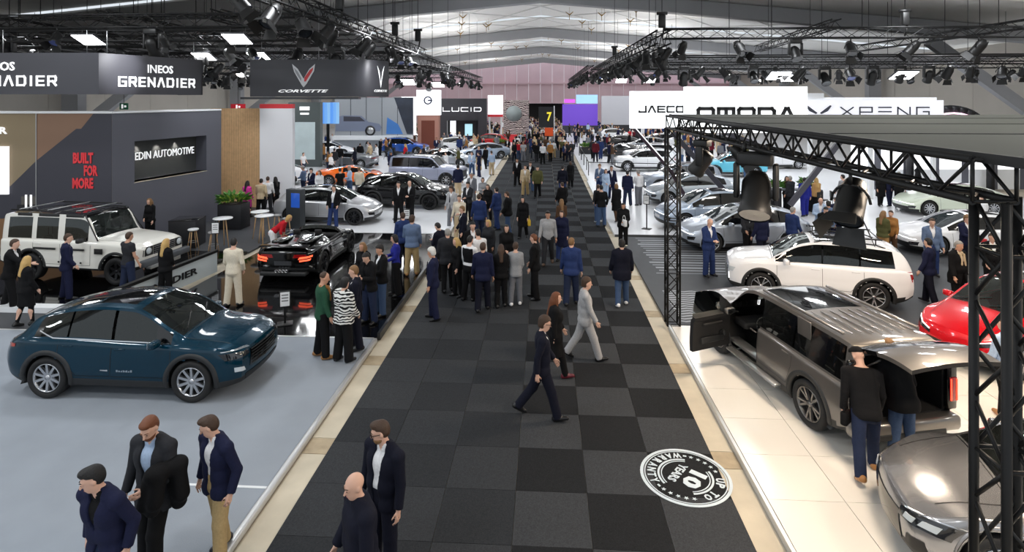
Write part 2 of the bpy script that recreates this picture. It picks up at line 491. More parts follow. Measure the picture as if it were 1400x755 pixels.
class Field:
    def __init__(s, lo, hi, h):
        s.h = h; s.lo = np.array(lo, float)
        n = np.ceil((np.array(hi) - s.lo) / h).astype(int) + 1
        s.ax = [s.lo[i] + h * np.arange(n[i]) for i in range(3)]
        s.F = np.full(tuple(n), 9.0, np.float32)
    def block(s, lo, hi):
        sl = []
        for i in range(3):
            a = int(max(0, math.floor((lo[i] - s.lo[i]) / s.h))); b = int(min(len(s.ax[i]), math.ceil((hi[i] - s.lo[i]) / s.h) + 1))
            if b <= a: return None
            sl.append(slice(a, b))
        X = s.ax[0][sl[0]][:, None, None]; Y = s.ax[1][sl[1]][None, :, None]; Z = s.ax[2][sl[2]][None, None, :]
        return tuple(sl), X, Y, Z
    def merge(s, sl, d, k):
        A = s.F[sl]
        if k > 0:
            hh = np.clip(0.5 + 0.5 * (A - d) / k, 0, 1)
            s.F[sl] = (A * (1 - hh) + d * hh - k * hh * (1 - hh))
        else:
            s.F[sl] = np.minimum(A, d)
    def cone(s, a, b, ra, rb, k=0.02, cut=None):
        a = np.array(a, float); b = np.array(b, float)
        R = max(ra, rb) + k + 3 * s.h
        bl = s.block(np.minimum(a, b) - R, np.maximum(a, b) + R)
        if bl is None: return
        sl, X, Y, Z = bl
        d = b - a; L = max(1e-9, d @ d)
        t = np.clip(((X - a[0]) * d[0] + (Y - a[1]) * d[1] + (Z - a[2]) * d[2]) / L, 0, 1)
        D = np.sqrt((X - a[0] - t * d[0]) ** 2 + (Y - a[1] - t * d[1]) ** 2 + (Z - a[2] - t * d[2]) ** 2) - (ra + (rb - ra) * t)
        if cut is not None:                       # flat end past t=cut along the axis
            tt = ((X - a[0]) * d[0] + (Y - a[1]) * d[1] + (Z - a[2]) * d[2]) / math.sqrt(L) - cut * math.sqrt(L)
            D = np.maximum(D, tt)
        s.merge(sl, D, k)
    def ell(s, c, r, R=None, k=0.02, sub=False):
        c = np.array(c, float); r = np.array(r, float)
        m = r.max() + k + 3 * s.h
        bl = s.block(c - m, c + m)
        if bl is None: return
        sl, X, Y, Z = bl
        x, y, z = X - c[0], Y - c[1], Z - c[2]
        if R is not None:
            x, y, z = (R[0][0] * x + R[1][0] * y + R[2][0] * z, R[0][1] * x + R[1][1] * y + R[2][1] * z, R[0][2] * x + R[1][2] * y + R[2][2] * z)
        q = np.sqrt((x / r[0]) ** 2 + (y / r[1]) ** 2 + (z / r[2]) ** 2)
        g = np.sqrt((x / r[0] ** 2) ** 2 + (y / r[1] ** 2) ** 2 + (z / r[2] ** 2) ** 2)
        D = q * (q - 1) / np.maximum(g, 1e-6)
        if sub:
            A = s.F[sl]
            hh = np.clip(0.5 - 0.5 * (A + D) / k, 0, 1)
            s.F[sl] = A * (1 - hh) - D * hh + k * hh * (1 - hh)
        else: s.merge(sl, D, k)
    def grids(s):
        return s.ax[0][:, None, None], s.ax[1][None, :, None], s.ax[2][None, None, :]
    def clip(s, G): s.F = np.maximum(s.F, G)
    def mesh(s, name, m):
        # close the shell at the border
        F = s.F
        F[0], F[-1] = 1, 1; F[:, 0], F[:, -1] = 1, 1; F[:, :, 0], F[:, :, -1] = 1, 1
        V, Q = surface_nets(F, s.lo, s.h)
        me = bpy.data.meshes.new(name)
        me.vertices.add(len(V)); me.vertices.foreach_set('co', V.astype(np.float32).ravel())
        nq = len(Q)
        me.loops.add(nq * 4); me.polygons.add(nq)
        if nq:
            me.loops.foreach_set('vertex_index', np.asarray(Q, np.int32).ravel())
            me.polygons.foreach_set('loop_start', np.arange(0, nq * 4, 4, dtype=np.int32))
            me.polygons.foreach_set('use_smooth', np.ones(nq, bool))
        me.materials.append(m)
        me.update(calc_edges=True)
        return me

def rotX(a): c, s = math.cos(a), math.sin(a); return np.array([[1, 0, 0], [0, c, -s], [0, s, c]])
def rotY(a): c, s = math.cos(a), math.sin(a); return np.array([[c, 0, s], [0, 1, 0], [-s, 0, c]])
def rotZ(a): c, s = math.cos(a), math.sin(a); return np.array([[c, -s, 0], [s, c, 0], [0, 0, 1]])

M_SKIN = [mat('skin_fair', srgb(216, 172, 150), 0.55), mat('skin_light', srgb(198, 150, 124), 0.55), mat('skin_tan', srgb(160, 112, 84), 0.55), mat('skin_dark', srgb(96, 64, 48), 0.55)]
HAIRC = dict(brown=srgb(66, 46, 32), dark=srgb(26, 21, 19), auburn=srgb(110, 62, 34), blond=srgb(196, 160, 98), grey=srgb(150, 147, 142), white=srgb(216, 214, 208), black=srgb(14, 13, 14), sandy=srgb(132, 98, 62))
def hair_mat(c): return mat('hair_' + c, HAIRC[c], 0.6, bump=(90, 0.5))
CLOTH = dict(navy=(27, 31, 58), darknavy=(20, 22, 36), black=(17, 17, 19), charcoal=(44, 45, 49), grey=(112, 114, 120), lightgrey=(168, 168, 170), white=(232, 232, 234), paleblue=(170, 190, 216),
             blue=(40, 56, 100), royal=(36, 42, 132), denim=(64, 84, 116), darkdenim=(33, 42, 66), beige=(196, 176, 144), khaki=(174, 150, 108), cream=(222, 212, 192), brown=(82, 60, 44), darkbrown=(46, 34, 28),
             green=(40, 78, 58), olive=(84, 84, 52), red=(186, 34, 44), pink=(206, 60, 150), tan=(156, 110, 62), orange=(222, 120, 40), steel=(98, 116, 146), burgundy=(92, 26, 38), yellow=(214, 176, 60),
             heather=(150, 152, 156), teal=(40, 110, 118), purple=(92, 62, 132), camel=(186, 146, 96))
def cloth(c): return mat('cloth_' + c, srgb(*CLOTH[c]), 0.85, noise=(38, 0.22), bump=(14, 0.35), spec=0.2)
def leather(c): return mat('leather_' + c, srgb(*CLOTH[c]), 0.4)
def cloth_pattern(name, ca, cb, scale):
    if name in MATS: return MATS[name]
    m = mat(name, srgb(*ca), 0.85, spec=0.2)
    nt = m.node_tree; b = nt.nodes['Principled BSDF']
    tc = nt.nodes.new('ShaderNodeTexCoord'); wv = nt.nodes.new('ShaderNodeTexWave'); wv.inputs['Scale'].default_value = scale; wv.inputs['Distortion'].default_value = 9; wv.bands_direction = 'Z'
    mx = nt.nodes.new('ShaderNodeMix'); mx.data_type = 'RGBA'
    mx.inputs['A'].default_value = (*srgb(*ca), 1); mx.inputs['B'].default_value = (*srgb(*cb), 1)
    rp = nt.nodes.new('ShaderNodeMath'); rp.operation = 'GREATER_THAN'; rp.inputs[1].default_value = 0.5
    nt.links.new(tc.outputs['Object'], wv.inputs['Vector']); nt.links.new(wv.outputs['Fac'], rp.inputs[0]); nt.links.new(rp.outputs[0], mx.inputs['Factor']); nt.links.new(mx.outputs['Result'], b.inputs['Base Color'])
    return m

def make_person(h=0.02, woman=False, lean=0, hunch=0, legs=((2, 2, 3), (2, 2, 3)), arms=((8, 6, 12, 0), (8, 6, 12, 0)), head=(0, 5), tilt=0,
                hair='short', hairc='brown', skin=0, top='jacket', topc='navy', shirtc='white', opened=True, bottom='trousers', botc='navy', shoec='black', belly=0.0,
                hem=0.80, tie=None, beard=None, glasses=False, scarf=None, vest=None, lanyard=False, twist=0, wide=1.0, soles=None):
    """a standing figure facing +Y, 1.78 m tall, feet on z=0; angles in degrees.
    legs: (hip flexion, knee flexion, outward) for +X then -X side; arms: (forward, outward, elbow flexion, inward turn)"""
    sw = 0.158 if woman else 0.190 * wide
    bw = 0.92 if woman else 1.0 * wide
    # ---- joints
    hipz = 0.90
    pel = np.array([0, 0, hipz])
    J = {}
    for s, L in ((1, legs[0]), (-1, legs[1])):
        hp = pel + np.array([s * 0.088, 0, 0.02])
        Rt = rotY(-s * L[2] * RAD) @ rotX(L[0] * RAD)
        kn = hp + Rt @ np.array([0, 0, -0.43])
        Rs = rotY(-s * L[2] * RAD) @ rotX((L[0] - L[1]) * RAD)
        an = kn + Rs @ np.array([0, 0, -0.405])
        J[s, 'hip'], J[s, 'kn'], J[s, 'an'], J[s, 'Rs'] = hp, kn, an, Rs
    Rsp = rotX(-lean * RAD)
    Rch = rotZ(twist * RAD) @ rotX(-(lean + hunch) * RAD)
    waist = pel + Rsp @ np.array([0, 0, 0.18])
    chest = waist + Rch @ np.array([0, 0, 0.20])
    neckb = chest + Rch @ np.array([0, -0.010, 0.208])
    shz = chest + Rch @ np.array([0, -0.005, 0.145])
    for s, A in ((1, arms[0]), (-1, arms[1])):
        sh = shz + Rch @ np.array([s * sw, 0, 0])
        Ru = Rch @ rotY(-s * A[1] * RAD) @ rotX(A[0] * RAD)
        el = sh + Ru @ np.array([0, 0, -0.295])
        Rf = Ru @ rotZ(s * A[3] * RAD) @ rotX(A[2] * RAD)
        wr = el + Rf @ np.array([0, 0, -0.25])
        J[s, 'sh'], J[s, 'el'], J[s, 'wr'], J[s, 'Rf'] = sh, el, wr, Rf
    Rh = rotZ(-head[0] * RAD) @ rotX(-head[1] * RAD) @ rotY(tilt * RAD)
    Rn = rotX(-(lean + hunch) * 0.6 * RAD)
    hc = neckb + Rn @ np.array([0, 0.02, 0.070]) + Rh @ np.array([0, 0.012, 0.095])
    J['head'] = hc; J['Rh'] = Rh
    HP = lambda p: hc + Rh @ np.array(p)
    CP = lambda p: chest + Rch @ np.array(p)
    WP = lambda p: waist + Rsp @ np.array(p)
    PP = lambda p: pel + np.array(p)
    pts = np.array([J[s, q] for s in (1, -1) for q in ('kn', 'an', 'el', 'wr', 'sh')] + [hc, pel, chest])
    lo = pts.min(0) - 0.30; hi = pts.max(0) + 0.30
    lo[2] = min(J[1, 'an'][2], J[-1, 'an'][2]) - 0.16
    hi[2] = hc[2] + 0.22
    near = h < 0.015
    def torso(f, g, k=0.05, pelvis=True, hemz=None):
        if pelvis:
            f.cone(PP((-.072 * bw, -.005, 0)), PP((.072 * bw, -.005, 0)), .098 + g, .098 + g, k)
            f.cone(PP((-.05, -.05, -.03)), PP((.05, -.05, -.03)), .07 + g, .07 + g, k)
        b = belly
        f.cone(WP((-.058 * bw, .006 + b * .5, 0)), WP((.058 * bw, .006 + b * .5, 0)), .084 + g + b, .084 + g + b, k)
        f.cone(CP((-.072 * bw, 0.004, -.05)), CP((.072 * bw, 0.004, -.05)), .094 + g, .094 + g, k)
        f.cone(CP((-.085 * bw, .004, .05)), CP((.085 * bw, .004, .05)), .090 + g, .090 + g, k)
        for s in (1, -1):
            f.cone(CP((s * .02, -.02, .205)), CP((s * (sw - .02), -.012, .140)), .050 + g, .046 + g, .03)
            f.ell(CP((s * .07, -.06, .08)), (.07 + g, .045 + g, .09 + g), Rch, .04)
        if woman:
            for s in (1, -1): f.ell(CP((s * .068, .075, .0)), (.06 + g, .055 + g, .06 + g), Rch, .04)
    # ---- body: one continuous surface
    B = Field(lo, hi, h)
    torso(B, 0)
    B.cone(neckb - Rn @ np.array([0, 0, .03]), hc + Rh @ np.array([0, -.012, -.06]), .058 if not woman else .05, .054 if not woman else .046, .03)
    B.ell(HP((0, -.008, .03)), (.074, .096, .092), Rh, .02)                # skull
    B.ell(HP((0, .022, -.045)), (.056, .068, .072), Rh, .03)               # face
    B.ell(HP((0, .050, -.092)), (.030, .026, .022), Rh, .025)              # chin
    B.cone(HP((0, .092, .012)), HP((0, .112, -.028)), .009, .014, .012)    # nose
    for s in (1, -1):
        B.ell(HP((s * .077, -.008, -.008)), (.012, .022, .032), Rh, .008)  # ear
        if near:
            B.ell(HP((s * .031, .104, .010)), (.017, .016, .011), Rh, .008, sub=True)
            B.ell(HP((s * .031, .084, .010)), (.015, .013, .012), Rh, .004)
            B.cone(HP((s * .016, .092, .030)), HP((s * .046, .080, .030)), .008, .006, .010)
    if near:
        B.cone(HP((-.018, .084, -.058)), HP((.018, .084, -.058)), .007, .007, .006)
        B.cone(HP((-.014, .083, -.070)), HP((.014, .083, -.070)), .008, .008, .006)
    for s in (1, -1):
        B.cone(J[s, 'hip'], J[s, 'kn'], .088, .056, .05)
        c = J[s, 'kn'] + (J[s, 'an'] - J[s, 'kn']) * .3 + J[s, 'Rs'] @ np.array([0, -.018, 0])
        B.cone(J[s, 'kn'], c, .052, .053, .03); B.cone(c, J[s, 'an'], .053, .036, .03)
        B.ell(J[s, 'sh'], (.052, .054, .054), None, .03)
        B.cone(J[s, 'sh'] , J[s, 'el'], .049 if not woman else .042, .038, .012)
        B.cone(J[s, 'el'], J[s, 'wr'], .039, .027, .012)
        Rf = J[s, 'Rf']; wr = J[s, 'wr']
        hp = lambda p: wr + Rf @ np.array((p[0] * s, p[1], p[2]))
        # palm faces the thigh: palm normal is -X*s; fingers run down -Z, slightly curled, thumb forward (+Y)
        B.cone(hp((0, .012, -.02)), hp((0, .022, -.075)), .017, .016, .015); B.cone(hp((0, -.014, -.02)), hp((0, -.022, -.075)), .017, .016, .015)
        fr = max(.0088, h * .62)
        if h < .016:
            for q, (fy, l1) in enumerate(((.030, .070), (.010, .078), (-.010, .072), (-.029, .056))):
                k0 = hp((0, fy * .95, -.085)); k1 = hp((-.012, fy * 1.02, -.085 - l1 * .5)); k2 = hp((-.042, fy, -.085 - l1 * .85))
                B.cone(k0, k1, fr + .001, fr, .004); B.cone(k1, k2, fr, fr - .0012, .002)
            B.cone(hp((-.004, .030, -.03)), hp((-.018, .058, -.062)), fr + .003, fr + .001, .008); B.cone(hp((-.018, .058, -.062)), hp((-.028, .062, -.092)), fr + .001, fr - .001, .002)
        else:
            B.cone(hp((0, 0, -.08)), hp((-.03, 0, -.15)), .03, .018, .02)
            B.cone(hp((-.004, .030, -.03)), hp((-.02, .055, -.08)), .014, .012, .01)
        # foot inside the shoe
        an = J[s, 'an']; Rs = J[s, 'Rs']
    foot = {}
    for s, L in ((1, legs[0]), (-1, legs[1])):
        an = J[s, 'an']
        pitch = (L[0] - L[1]) * RAD
        lift = pitch * (0.75 if pitch < 0 else 0.8)
        Rft = rotZ(-s * 8 * RAD) @ rotX(lift)
        fp = lambda p, an=an, Rft=Rft: an + Rft @ np.array(p)
        foot[s] = (fp, Rft)
        B.cone(fp((0, -.045, -.045)), fp((0, .13, -.055)), .035, .028, .03)
    me_body = B.mesh('person', M_SKIN[skin])
    parts = []
    def shell(name, m, fn, clipfn=None):
        f = Field(lo, hi, h); fn(f)
        if clipfn is not None: f.clip(clipfn(*f.grids()))
        parts.append((name, f.mesh(name, m)))
    NK = neckb - Rn @ np.array([0, 0, 0.0])
    nrm = Rch @ np.array([0, -.35, .94])
    def below_neck(X, Y, Z, off=.0):
        return (X - NK[0]) * nrm[0] + (Y - NK[1]) * nrm[1] + (Z - NK[2]) * nrm[2] - off
    # ---- shoes
    so = lambda f, side: [(f.cone(foot[s][0]((0, -.055, -.040)), foot[s][0]((0, .03, -.030)), .050, .050, .02), f.cone(foot[s][0]((0, .03, -.045)), foot[s][0]((0, .155, -.058)), .052, .036, .03), f.cone(foot[s][0]((0, -.04, -.04)), foot[s][0]((0, -.02, .02)), .046, .046, .02)) for s in (side,)]
    def shoeclip(X, Y, Z):
        G = None
        for s in (1, -1):
            fp, R = foot[s]; c = fp((0, 0, -.083)); n = R @ np.array([0, 0, -1.0]); c2 = fp((0, 0, .035)); mid = fp((0, .04, -.04))
            d = np.maximum((X - c[0]) * n[0] + (Y - c[1]) * n[1] + (Z - c[2]) * n[2], -((X - c2[0]) * n[0] + (Y - c2[1]) * n[1] + (Z - c2[2]) * n[2]))
            far = np.sqrt((X - mid[0]) ** 2 + (Y - mid[1]) ** 2 + (Z - mid[2]) ** 2) - .2
            d = np.maximum(d, far)
            G = d if G is None else np.minimum(G, d)
        return G
    for side in (1, -1): shell('shoe', leather(shoec), lambda f, side=side: so(f, side), shoeclip)
    # ---- lower garment
    gb = .016 + (.006 if h > .016 else 0)
    if bottom in ('trousers', 'wide', 'slim', 'leggings'):
        ex = {'trousers': .016, 'wide': .034, 'slim': .006, 'leggings': .0}[bottom]
        def tr(f):
            f.cone(PP((-.072 * bw, -.005, .0)), PP((.072 * bw, -.005, .0)), .098 + gb, .098 + gb, .05)
            f.cone(PP((-.05, -.05, -.03)), PP((.05, -.05, -.03)), .07 + gb, .07 + gb, .05)
            f.cone(WP((-.056 * bw, .005 + belly * .4, -.05)), WP((.056 * bw, .005 + belly * .4, -.05)), .082 + gb + belly * .8, .082 + gb + belly * .8, .05)
            for s in (1, -1):
                f.cone(J[s, 'hip'], J[s, 'kn'], .092 + gb, .058 + gb + ex * .6, .03)
                f.cone(J[s, 'kn'], J[s, 'an'] + J[s, 'Rs'] @ np.array([0, 0, -.04]), .056 + gb + ex * .6, .044 + gb + ex, .025, cut=1.0)
        shell('trousers' if bottom != 'leggings' else 'leggings', cloth(botc), tr, lambda X, Y, Z: (Z - (waist[2] - .02)) + 0 * X + 0 * Y)
    else:                                           # skirt / dress bottom
        def sk(f):
            f.cone(PP((-.075 * bw, 0, .02)), PP((.075 * bw, 0, .02)), .112 + gb, .112 + gb, .05)
            f.cone(PP((-.065 * bw, .005, .12)), PP((.065 * bw, .005, .12)), .10 + gb, .10 + gb, .05)
            for s in (1, -1): f.cone(J[s, 'hip'], J[s, 'kn'], .10 + gb, .075 + gb, .09)
            f.cone((J[1, 'hip'] + J[-1, 'hip']) / 2, (J[1, 'kn'] + J[-1, 'kn']) / 2, .10, .09, .06)
        shell('skirt', cloth(botc), sk, lambda X, Y, Z: np.maximum(Z - (waist[2] + .02), (pel[2] - .40) - Z) + 0 * X + 0 * Y)
        if h < .03:
            def st(f):
                for s in (1, -1):
                    f.cone(J[s, 'hip'], J[s, 'kn'], .07, .060, .03); f.cone(J[s, 'kn'], J[s, 'an'], .060, .042, .03)
            shell('tights', cloth('black'), st)
    # ---- upper garments
    hemz = pel[2] + (hem - .90)
    if top in ('jacket', 'coat', 'suit'):
        g0 = .010 + (.004 if h > .016 else 0)
        def shirt(f): torso(f, g0, .07)
        def shirtcol(f):
            torso(f, g0, .07)
            f.cone(neckb - Rn @ np.array([0, 0, .03]), neckb + Rn @ np.array([0, .010, .045]), .066, .062, .02, cut=1.0)
        shell('shirt', cloth(shirtc), shirtcol, lambda X, Y, Z: np.maximum(np.maximum(below_neck(X, Y, Z, .045), (pel[2] + .0) - Z), np.minimum(np.clip((Z - (NK[2] - .045)) * .4, -.01, .06) - np.abs(X - NK[0]), Y - NK[1] - .02)))
    g1 = {'jacket': .030, 'suit': .028, 'coat': .042, 'puffer': .055, 'sweater': .024, 'shirt': .016, 'tee': .014, 'hoodie': .032, 'dress': .016}[top] + (.004 if h > .016 else 0)
    loose = {'coat': .03, 'puffer': .03}.get(top, .016)
    def topf(f):
        torso(f, g1, .07)
        if top in ('jacket', 'suit', 'coat', 'puffer', 'hoodie'):
            f.cone(PP((-.074 * bw, -.006, -.05)), PP((.074 * bw, -.006, -.05)), .096 + g1 + loose * .3, .096 + g1 + loose * .3, .06)
            if hemz < .75:
                for s in (1, -1): f.cone(PP((s * .075 * bw, -.01, 0)), PP((s * .07 * bw, 0, hemz - .93)), .095 + g1, .100 + g1 + loose, .05)
                f.cone(PP((0, -.01, 0)), PP((0, 0, hemz - .93)), .11 + g1, .12 + g1 + loose, .05)
            f.cone(WP((-.062 * bw, .004, -.02)), WP((.062 * bw, .004, -.02)), .094 + g1, .094 + g1, .06)
        else:
            f.cone(WP((-.06 * bw, .0, -.08)), WP((.06 * bw, .0, -.08)), .094 + g1, .094 + g1, .05)
        ge = {'tee': .012, 'shirt': .012}.get(top, g1 * .62)
        for s in (1, -1):
            cut = .45 if top == 'tee' else None
            f.ell(J[s, 'sh'] + np.array([0, 0, .0]), (.050 + ge, .054 + ge, .054 + ge), None, .03)
            if top == 'tee': f.cone(J[s, 'sh'], J[s, 'el'], .054 + ge, .052 + ge, .03, cut=.62)
            else:
                f.cone(J[s, 'sh'], J[s, 'el'], .050 + ge, .041 + ge, .012)
                f.cone(J[s, 'el'], J[s, 'wr'], .042 + ge, .032 + ge, .010, cut=.97)
        if top in ('coat', 'puffer', 'hoodie', 'jacket', 'suit'):
            f.cone(neckb - Rn @ np.array([0, .014, .03]), neckb + Rn @ np.array([0, -.020, .040]), .074, .066, .03, cut=1.0)
    def topclip(X, Y, Z):
        G = np.maximum(below_neck(X, Y, Z, .055 if top in ('jacket', 'suit', 'coat', 'puffer', 'hoodie') else .022), hemz - Z + 0 * X + 0 * Y)
        if top in ('jacket', 'suit', 'coat') and opened:
            # V opening between the lapels, in chest coordinates
            Ri = Rch.T
            x = Ri[0][0] * (X - chest[0]) + Ri[0][1] * (Y - chest[1]) + Ri[0][2] * (Z - chest[2])
            y = Ri[1][0] * (X - chest[0]) + Ri[1][1] * (Y - chest[1]) + Ri[1][2] * (Z - chest[2])
            z = Ri[2][0] * (X - chest[0]) + Ri[2][1] * (Y - chest[1]) + Ri[2][2] * (Z - chest[2])
            zb = -.14 if opened is True else opened
            w = np.clip((z - zb) * .22, 0, .07)
            if opened is not True: w = np.maximum(w, .045 + 0 * z)
            else: w = np.maximum(w, np.clip((-.26 - z) * .35, 0, .1))
            V = np.minimum(w - np.abs(x), y - .02)
            G = np.maximum(G, V)
        return G
    nm = {'jacket': 'jacket', 'suit': 'suit_jacket', 'coat': 'coat', 'puffer': 'padded_jacket', 'sweater': 'sweater', 'shirt': 'shirt', 'tee': 't_shirt', 'hoodie': 'hooded_top', 'dress': 'blouse'}[top]
    shell(nm, topc if isinstance(topc, bpy.types.Material) else cloth(topc), topf, topclip)
    if vest:
        shell('vest', cloth(vest), lambda f: torso(f, g1 + .014, .07), lambda X, Y, Z: np.maximum(np.maximum(below_neck(X, Y, Z, -.01), hemz - Z), np.abs(X - chest[0]) - sw * .92))
    if tie:
        def tf(f): f.cone(CP((0, .118 + g0, .15)), CP((0, .135 + g0 + belly, -.16)), .014, .026, 0)
        shell('tie', cloth(tie), tf)
    if scarf:
        shell('scarf', cloth(scarf), lambda f: (f.cone(CP((-.06, .06, .19)), CP((.06, .06, .19)), .035, .035, .03), f.cone(CP((-.06, .05, .2)), CP((-.05, -.05, .22)), .03, .03, .03), f.cone(CP((.06, .05, .2)), CP((.05, -.05, .22)), .03, .03, .03), f.cone(CP((-.05, .12, .17)), CP((-.06, .145, -.1)), .028, .034, .02), f.cone(CP((.05, .12, .17)), CP((.06, .145, -.08)), .028, .034, .02)))
    if lanyard:
        mb = MB()
        for s in (1, -1): mb.tube(CP((s * .05, .11 + g1, .16)), CP((0, .15 + g1, -.08)), .005, n=4)
        mb.box(CP((0, .155 + g1, -.12)), (.08, .008, .1))
        parts.append(('lanyard', mb.mesh('lanyard', mat('lanyard_card', srgb(220, 222, 226), .5))))
    # ---- hair
    if hair != 'bald':
        def hf(f):
            f.ell(HP((0, -.014, .040)), (.083, .102, .094), Rh, .02)
            if hair == 'short': f.ell(HP((0, -.045, .0)), (.078, .07, .085), Rh, .02)
            elif hair == 'quiff':
                f.ell(HP((0, -.045, .0)), (.078, .07, .08), Rh, .02); f.ell(HP((0, .045, .105)), (.058, .052, .032), Rh, .03)
            elif hair == 'full':
                f.ell(HP((0, -.02, .055)), (.09, .11, .098), Rh, .02); f.ell(HP((0, -.05, -.02)), (.08, .07, .085), Rh, .03)
            elif hair == 'long':
                f.ell(HP((0, -.05, -.03)), (.092, .075, .12), Rh, .03)
                f.cone(HP((0, -.06, -.08)), CP((0, -.115, .05)), .085, .06, .05)
                for s in (1, -1): f.cone(HP((s * .07, .0, -.02)), CP((s * .085, .03, .10)), .03, .028, .03)
            elif hair == 'bob':
                f.ell(HP((0, -.03, -.03)), (.098, .09, .12), Rh, .03)
            elif hair == 'bun':
                f.ell(HP((0, -.045, .0)), (.078, .07, .085), Rh, .02); f.ell(HP((0, -.12, .05)), (.045, .045, .045), Rh, .01)
            elif hair == 'ponytail':
                f.ell(HP((0, -.045, .0)), (.078, .07, .085), Rh, .02); f.cone(HP((0, -.11, .05)), HP((0, -.14, -.14)), .035, .02, .02)
            elif hair == 'hat':
                f.cone(HP((0, .02, .075)), HP((0, .13, .06)), .07, .05, .02)
        def hclip(X, Y, Z):
            Ri = Rh.T
            y = Ri[1][0] * (X - hc[0]) + Ri[1][1] * (Y - hc[1]) + Ri[1][2] * (Z - hc[2])
            z = Ri[2][0] * (X - hc[0]) + Ri[2][1] * (Y - hc[1]) + Ri[2][2] * (Z - hc[2])
            x = Ri[0][0] * (X - hc[0]) + Ri[0][1] * (Y - hc[1]) + Ri[0][2] * (Z - hc[2])
            if hair in ('long', 'bob'):
                face = np.minimum(np.minimum(y - .02, .078 - z), .066 - np.abs(x))
                return face
            if hair == 'receding': line = np.maximum(.01 - z, (y - .01) - (z - .06) * .2)
            elif hair == 'hat': return np.maximum(.050 - z, z - .135)
            else: line = np.minimum(np.maximum((y + .02) * 1.0, -.07 - z), 1)  # placeholder for sides
            if hair == 'receding': return np.maximum(line, -.05 - z)
            # forehead line: above z=.065 in front, down to the nape behind the ears
            zl = np.where(y > .045, .070, np.where(y > -.012, .035 - (y + .012) * -.4, -.075))
            return zl - z
        shell('hair' if hair != 'hat' else 'cap', hair_mat(hairc) if hair != 'hat' else cloth(hairc), hf, hclip)
    if beard:
        shell('beard', hair_mat(beard), lambda f: (f.ell(HP((0, .026, -.062)), (.063, .072, .06), Rh, .02), f.ell(HP((0, .052, -.096)), (.034, .03, .026), Rh, .02)),
              lambda X, Y, Z: np.maximum((Rh.T[2][0] * (X - hc[0]) + Rh.T[2][1] * (Y - hc[1]) + Rh.T[2][2] * (Z - hc[2])) + .052, -(Rh.T[1][0] * (X - hc[0]) + Rh.T[1][1] * (Y - hc[1]) + Rh.T[1][2] * (Z - hc[2])) - .01))
    if near:
        mb = MB()
        for s in (1, -1):
            c = HP((s * .031, .094, .010)); mb.sphere(c, .0075, 8, 6, (1, .6, 1))
        parts.append(('eyes', mb.mesh('eyes', mat('eye_dark', srgb(40, 30, 26), .2))))
        mb = MB()
        for s in (1, -1): mb.tube(HP((s * .014, .102, .033)), HP((s * .048, .084, .034)), .005, .003, n=5)
        parts.append(('eyebrows', mb.mesh('eyebrows', hair_mat(hairc if hair not in ('hat', 'bald') else 'brown'))))
        mb = MB(); mb.tube(HP((-.02, .0905, -.064)), HP((.02, .0905, -.064)), .0032, n=5)
        parts.append(('lips', mb.mesh('lips', mat('lip_tone', srgb(150, 84, 78), .5))))
    if glasses:
        mb = MB()
        for s in (1, -1):
            pts = [HP((s * .033 + .024 * math.cos(t * PI / 6), .115 - .012 * abs(math.cos(t * PI / 6)), .008 + .018 * math.sin(t * PI / 6))) for t in range(13)]
            mb.path(pts, .0042, 5); mb.tube(HP((s * .056, .100, .012)), HP((s * .082, .0, .012)), .0038, n=5)
        mb.tube(HP((-.01, .115, .012)), HP((.01, .115, .012)), .004, n=5)
        parts.append(('glasses', mb.mesh('glasses', M_GLOSSBLACK)))
    zmin = min(foot[s][0]((0, yy, -.083))[2] for s in (1, -1) for yy in (-.1, .16))
    root = link('person', me_body)
    root['_z'] = zmin
    for v in [me_body] + [m for _, m in parts]:
        co = np.empty(len(v.vertices) * 3, np.float32); v.vertices.foreach_get('co', co)
        co = co.reshape(-1, 3); co[:, 2] -= zmin; v.vertices.foreach_set('co', co.ravel()); v.update()
    for n, m in parts:
        link(n, m, root)
    root['category'] = 'person'
    J['zmin'] = zmin
    JOINTS[root.name] = {k: (v - np.array([0, 0, zmin]) if isinstance(v, np.ndarray) and v.shape == (3,) else v) for k, v in J.items()}
    del root['_z']
    return root
JOINTS = {}
def put(o, x, y, face, z=0.0, height=1.78, label=None, group=None):
    """face: heading in degrees, 0 = along the aisle away from the camera, 90 = towards -X"""
    o.location = (x, y, z); o.rotation_euler = (0, 0, face * RAD)
    k = height / 1.78
    o.scale = (k, k, k)
    tag(o, label, 'person', group)
    return o
# ================================================================ CAR KIT
from mathutils.bvhtree import BVHTree
def pchip(tab):
    """monotone cubic through (x, v) points"""
    xs = np.array([p[0] for p in tab], float); ys = np.array([p[1] for p in tab], float)
    n = len(xs)
    if n == 1: return lambda x: ys[0]
    hh = np.diff(xs); dl = np.diff(ys) / hh
    m = np.zeros(n)
    for i in range(1, n - 1):
        if dl[i - 1] * dl[i] > 0:
            w1 = 2 * hh[i] + hh[i - 1]; w2 = hh[i] + 2 * hh[i - 1]
            m[i] = (w1 + w2) / (w1 / dl[i - 1] + w2 / dl[i])
    m[0] = dl[0]; m[-1] = dl[-1]
    def f(x):
        x = min(max(x, xs[0]), xs[-1])
        i = int(min(max(np.searchsorted(xs, x) - 1, 0), n - 2))
        t = (x - xs[i]) / hh[i]
        return float((1 + 2 * t) * (1 - t) ** 2 * ys[i] + t * (1 - t) ** 2 * hh[i] * m[i] + t * t * (3 - 2 * t) * ys[i + 1] + t * t * (t - 1) * hh[i] * m[i + 1])
    return f
def lin(tab):
    xs = [p[0] for p in tab]; ys = [p[1] for p in tab]
    return lambda x: float(np.interp(x, xs, ys))

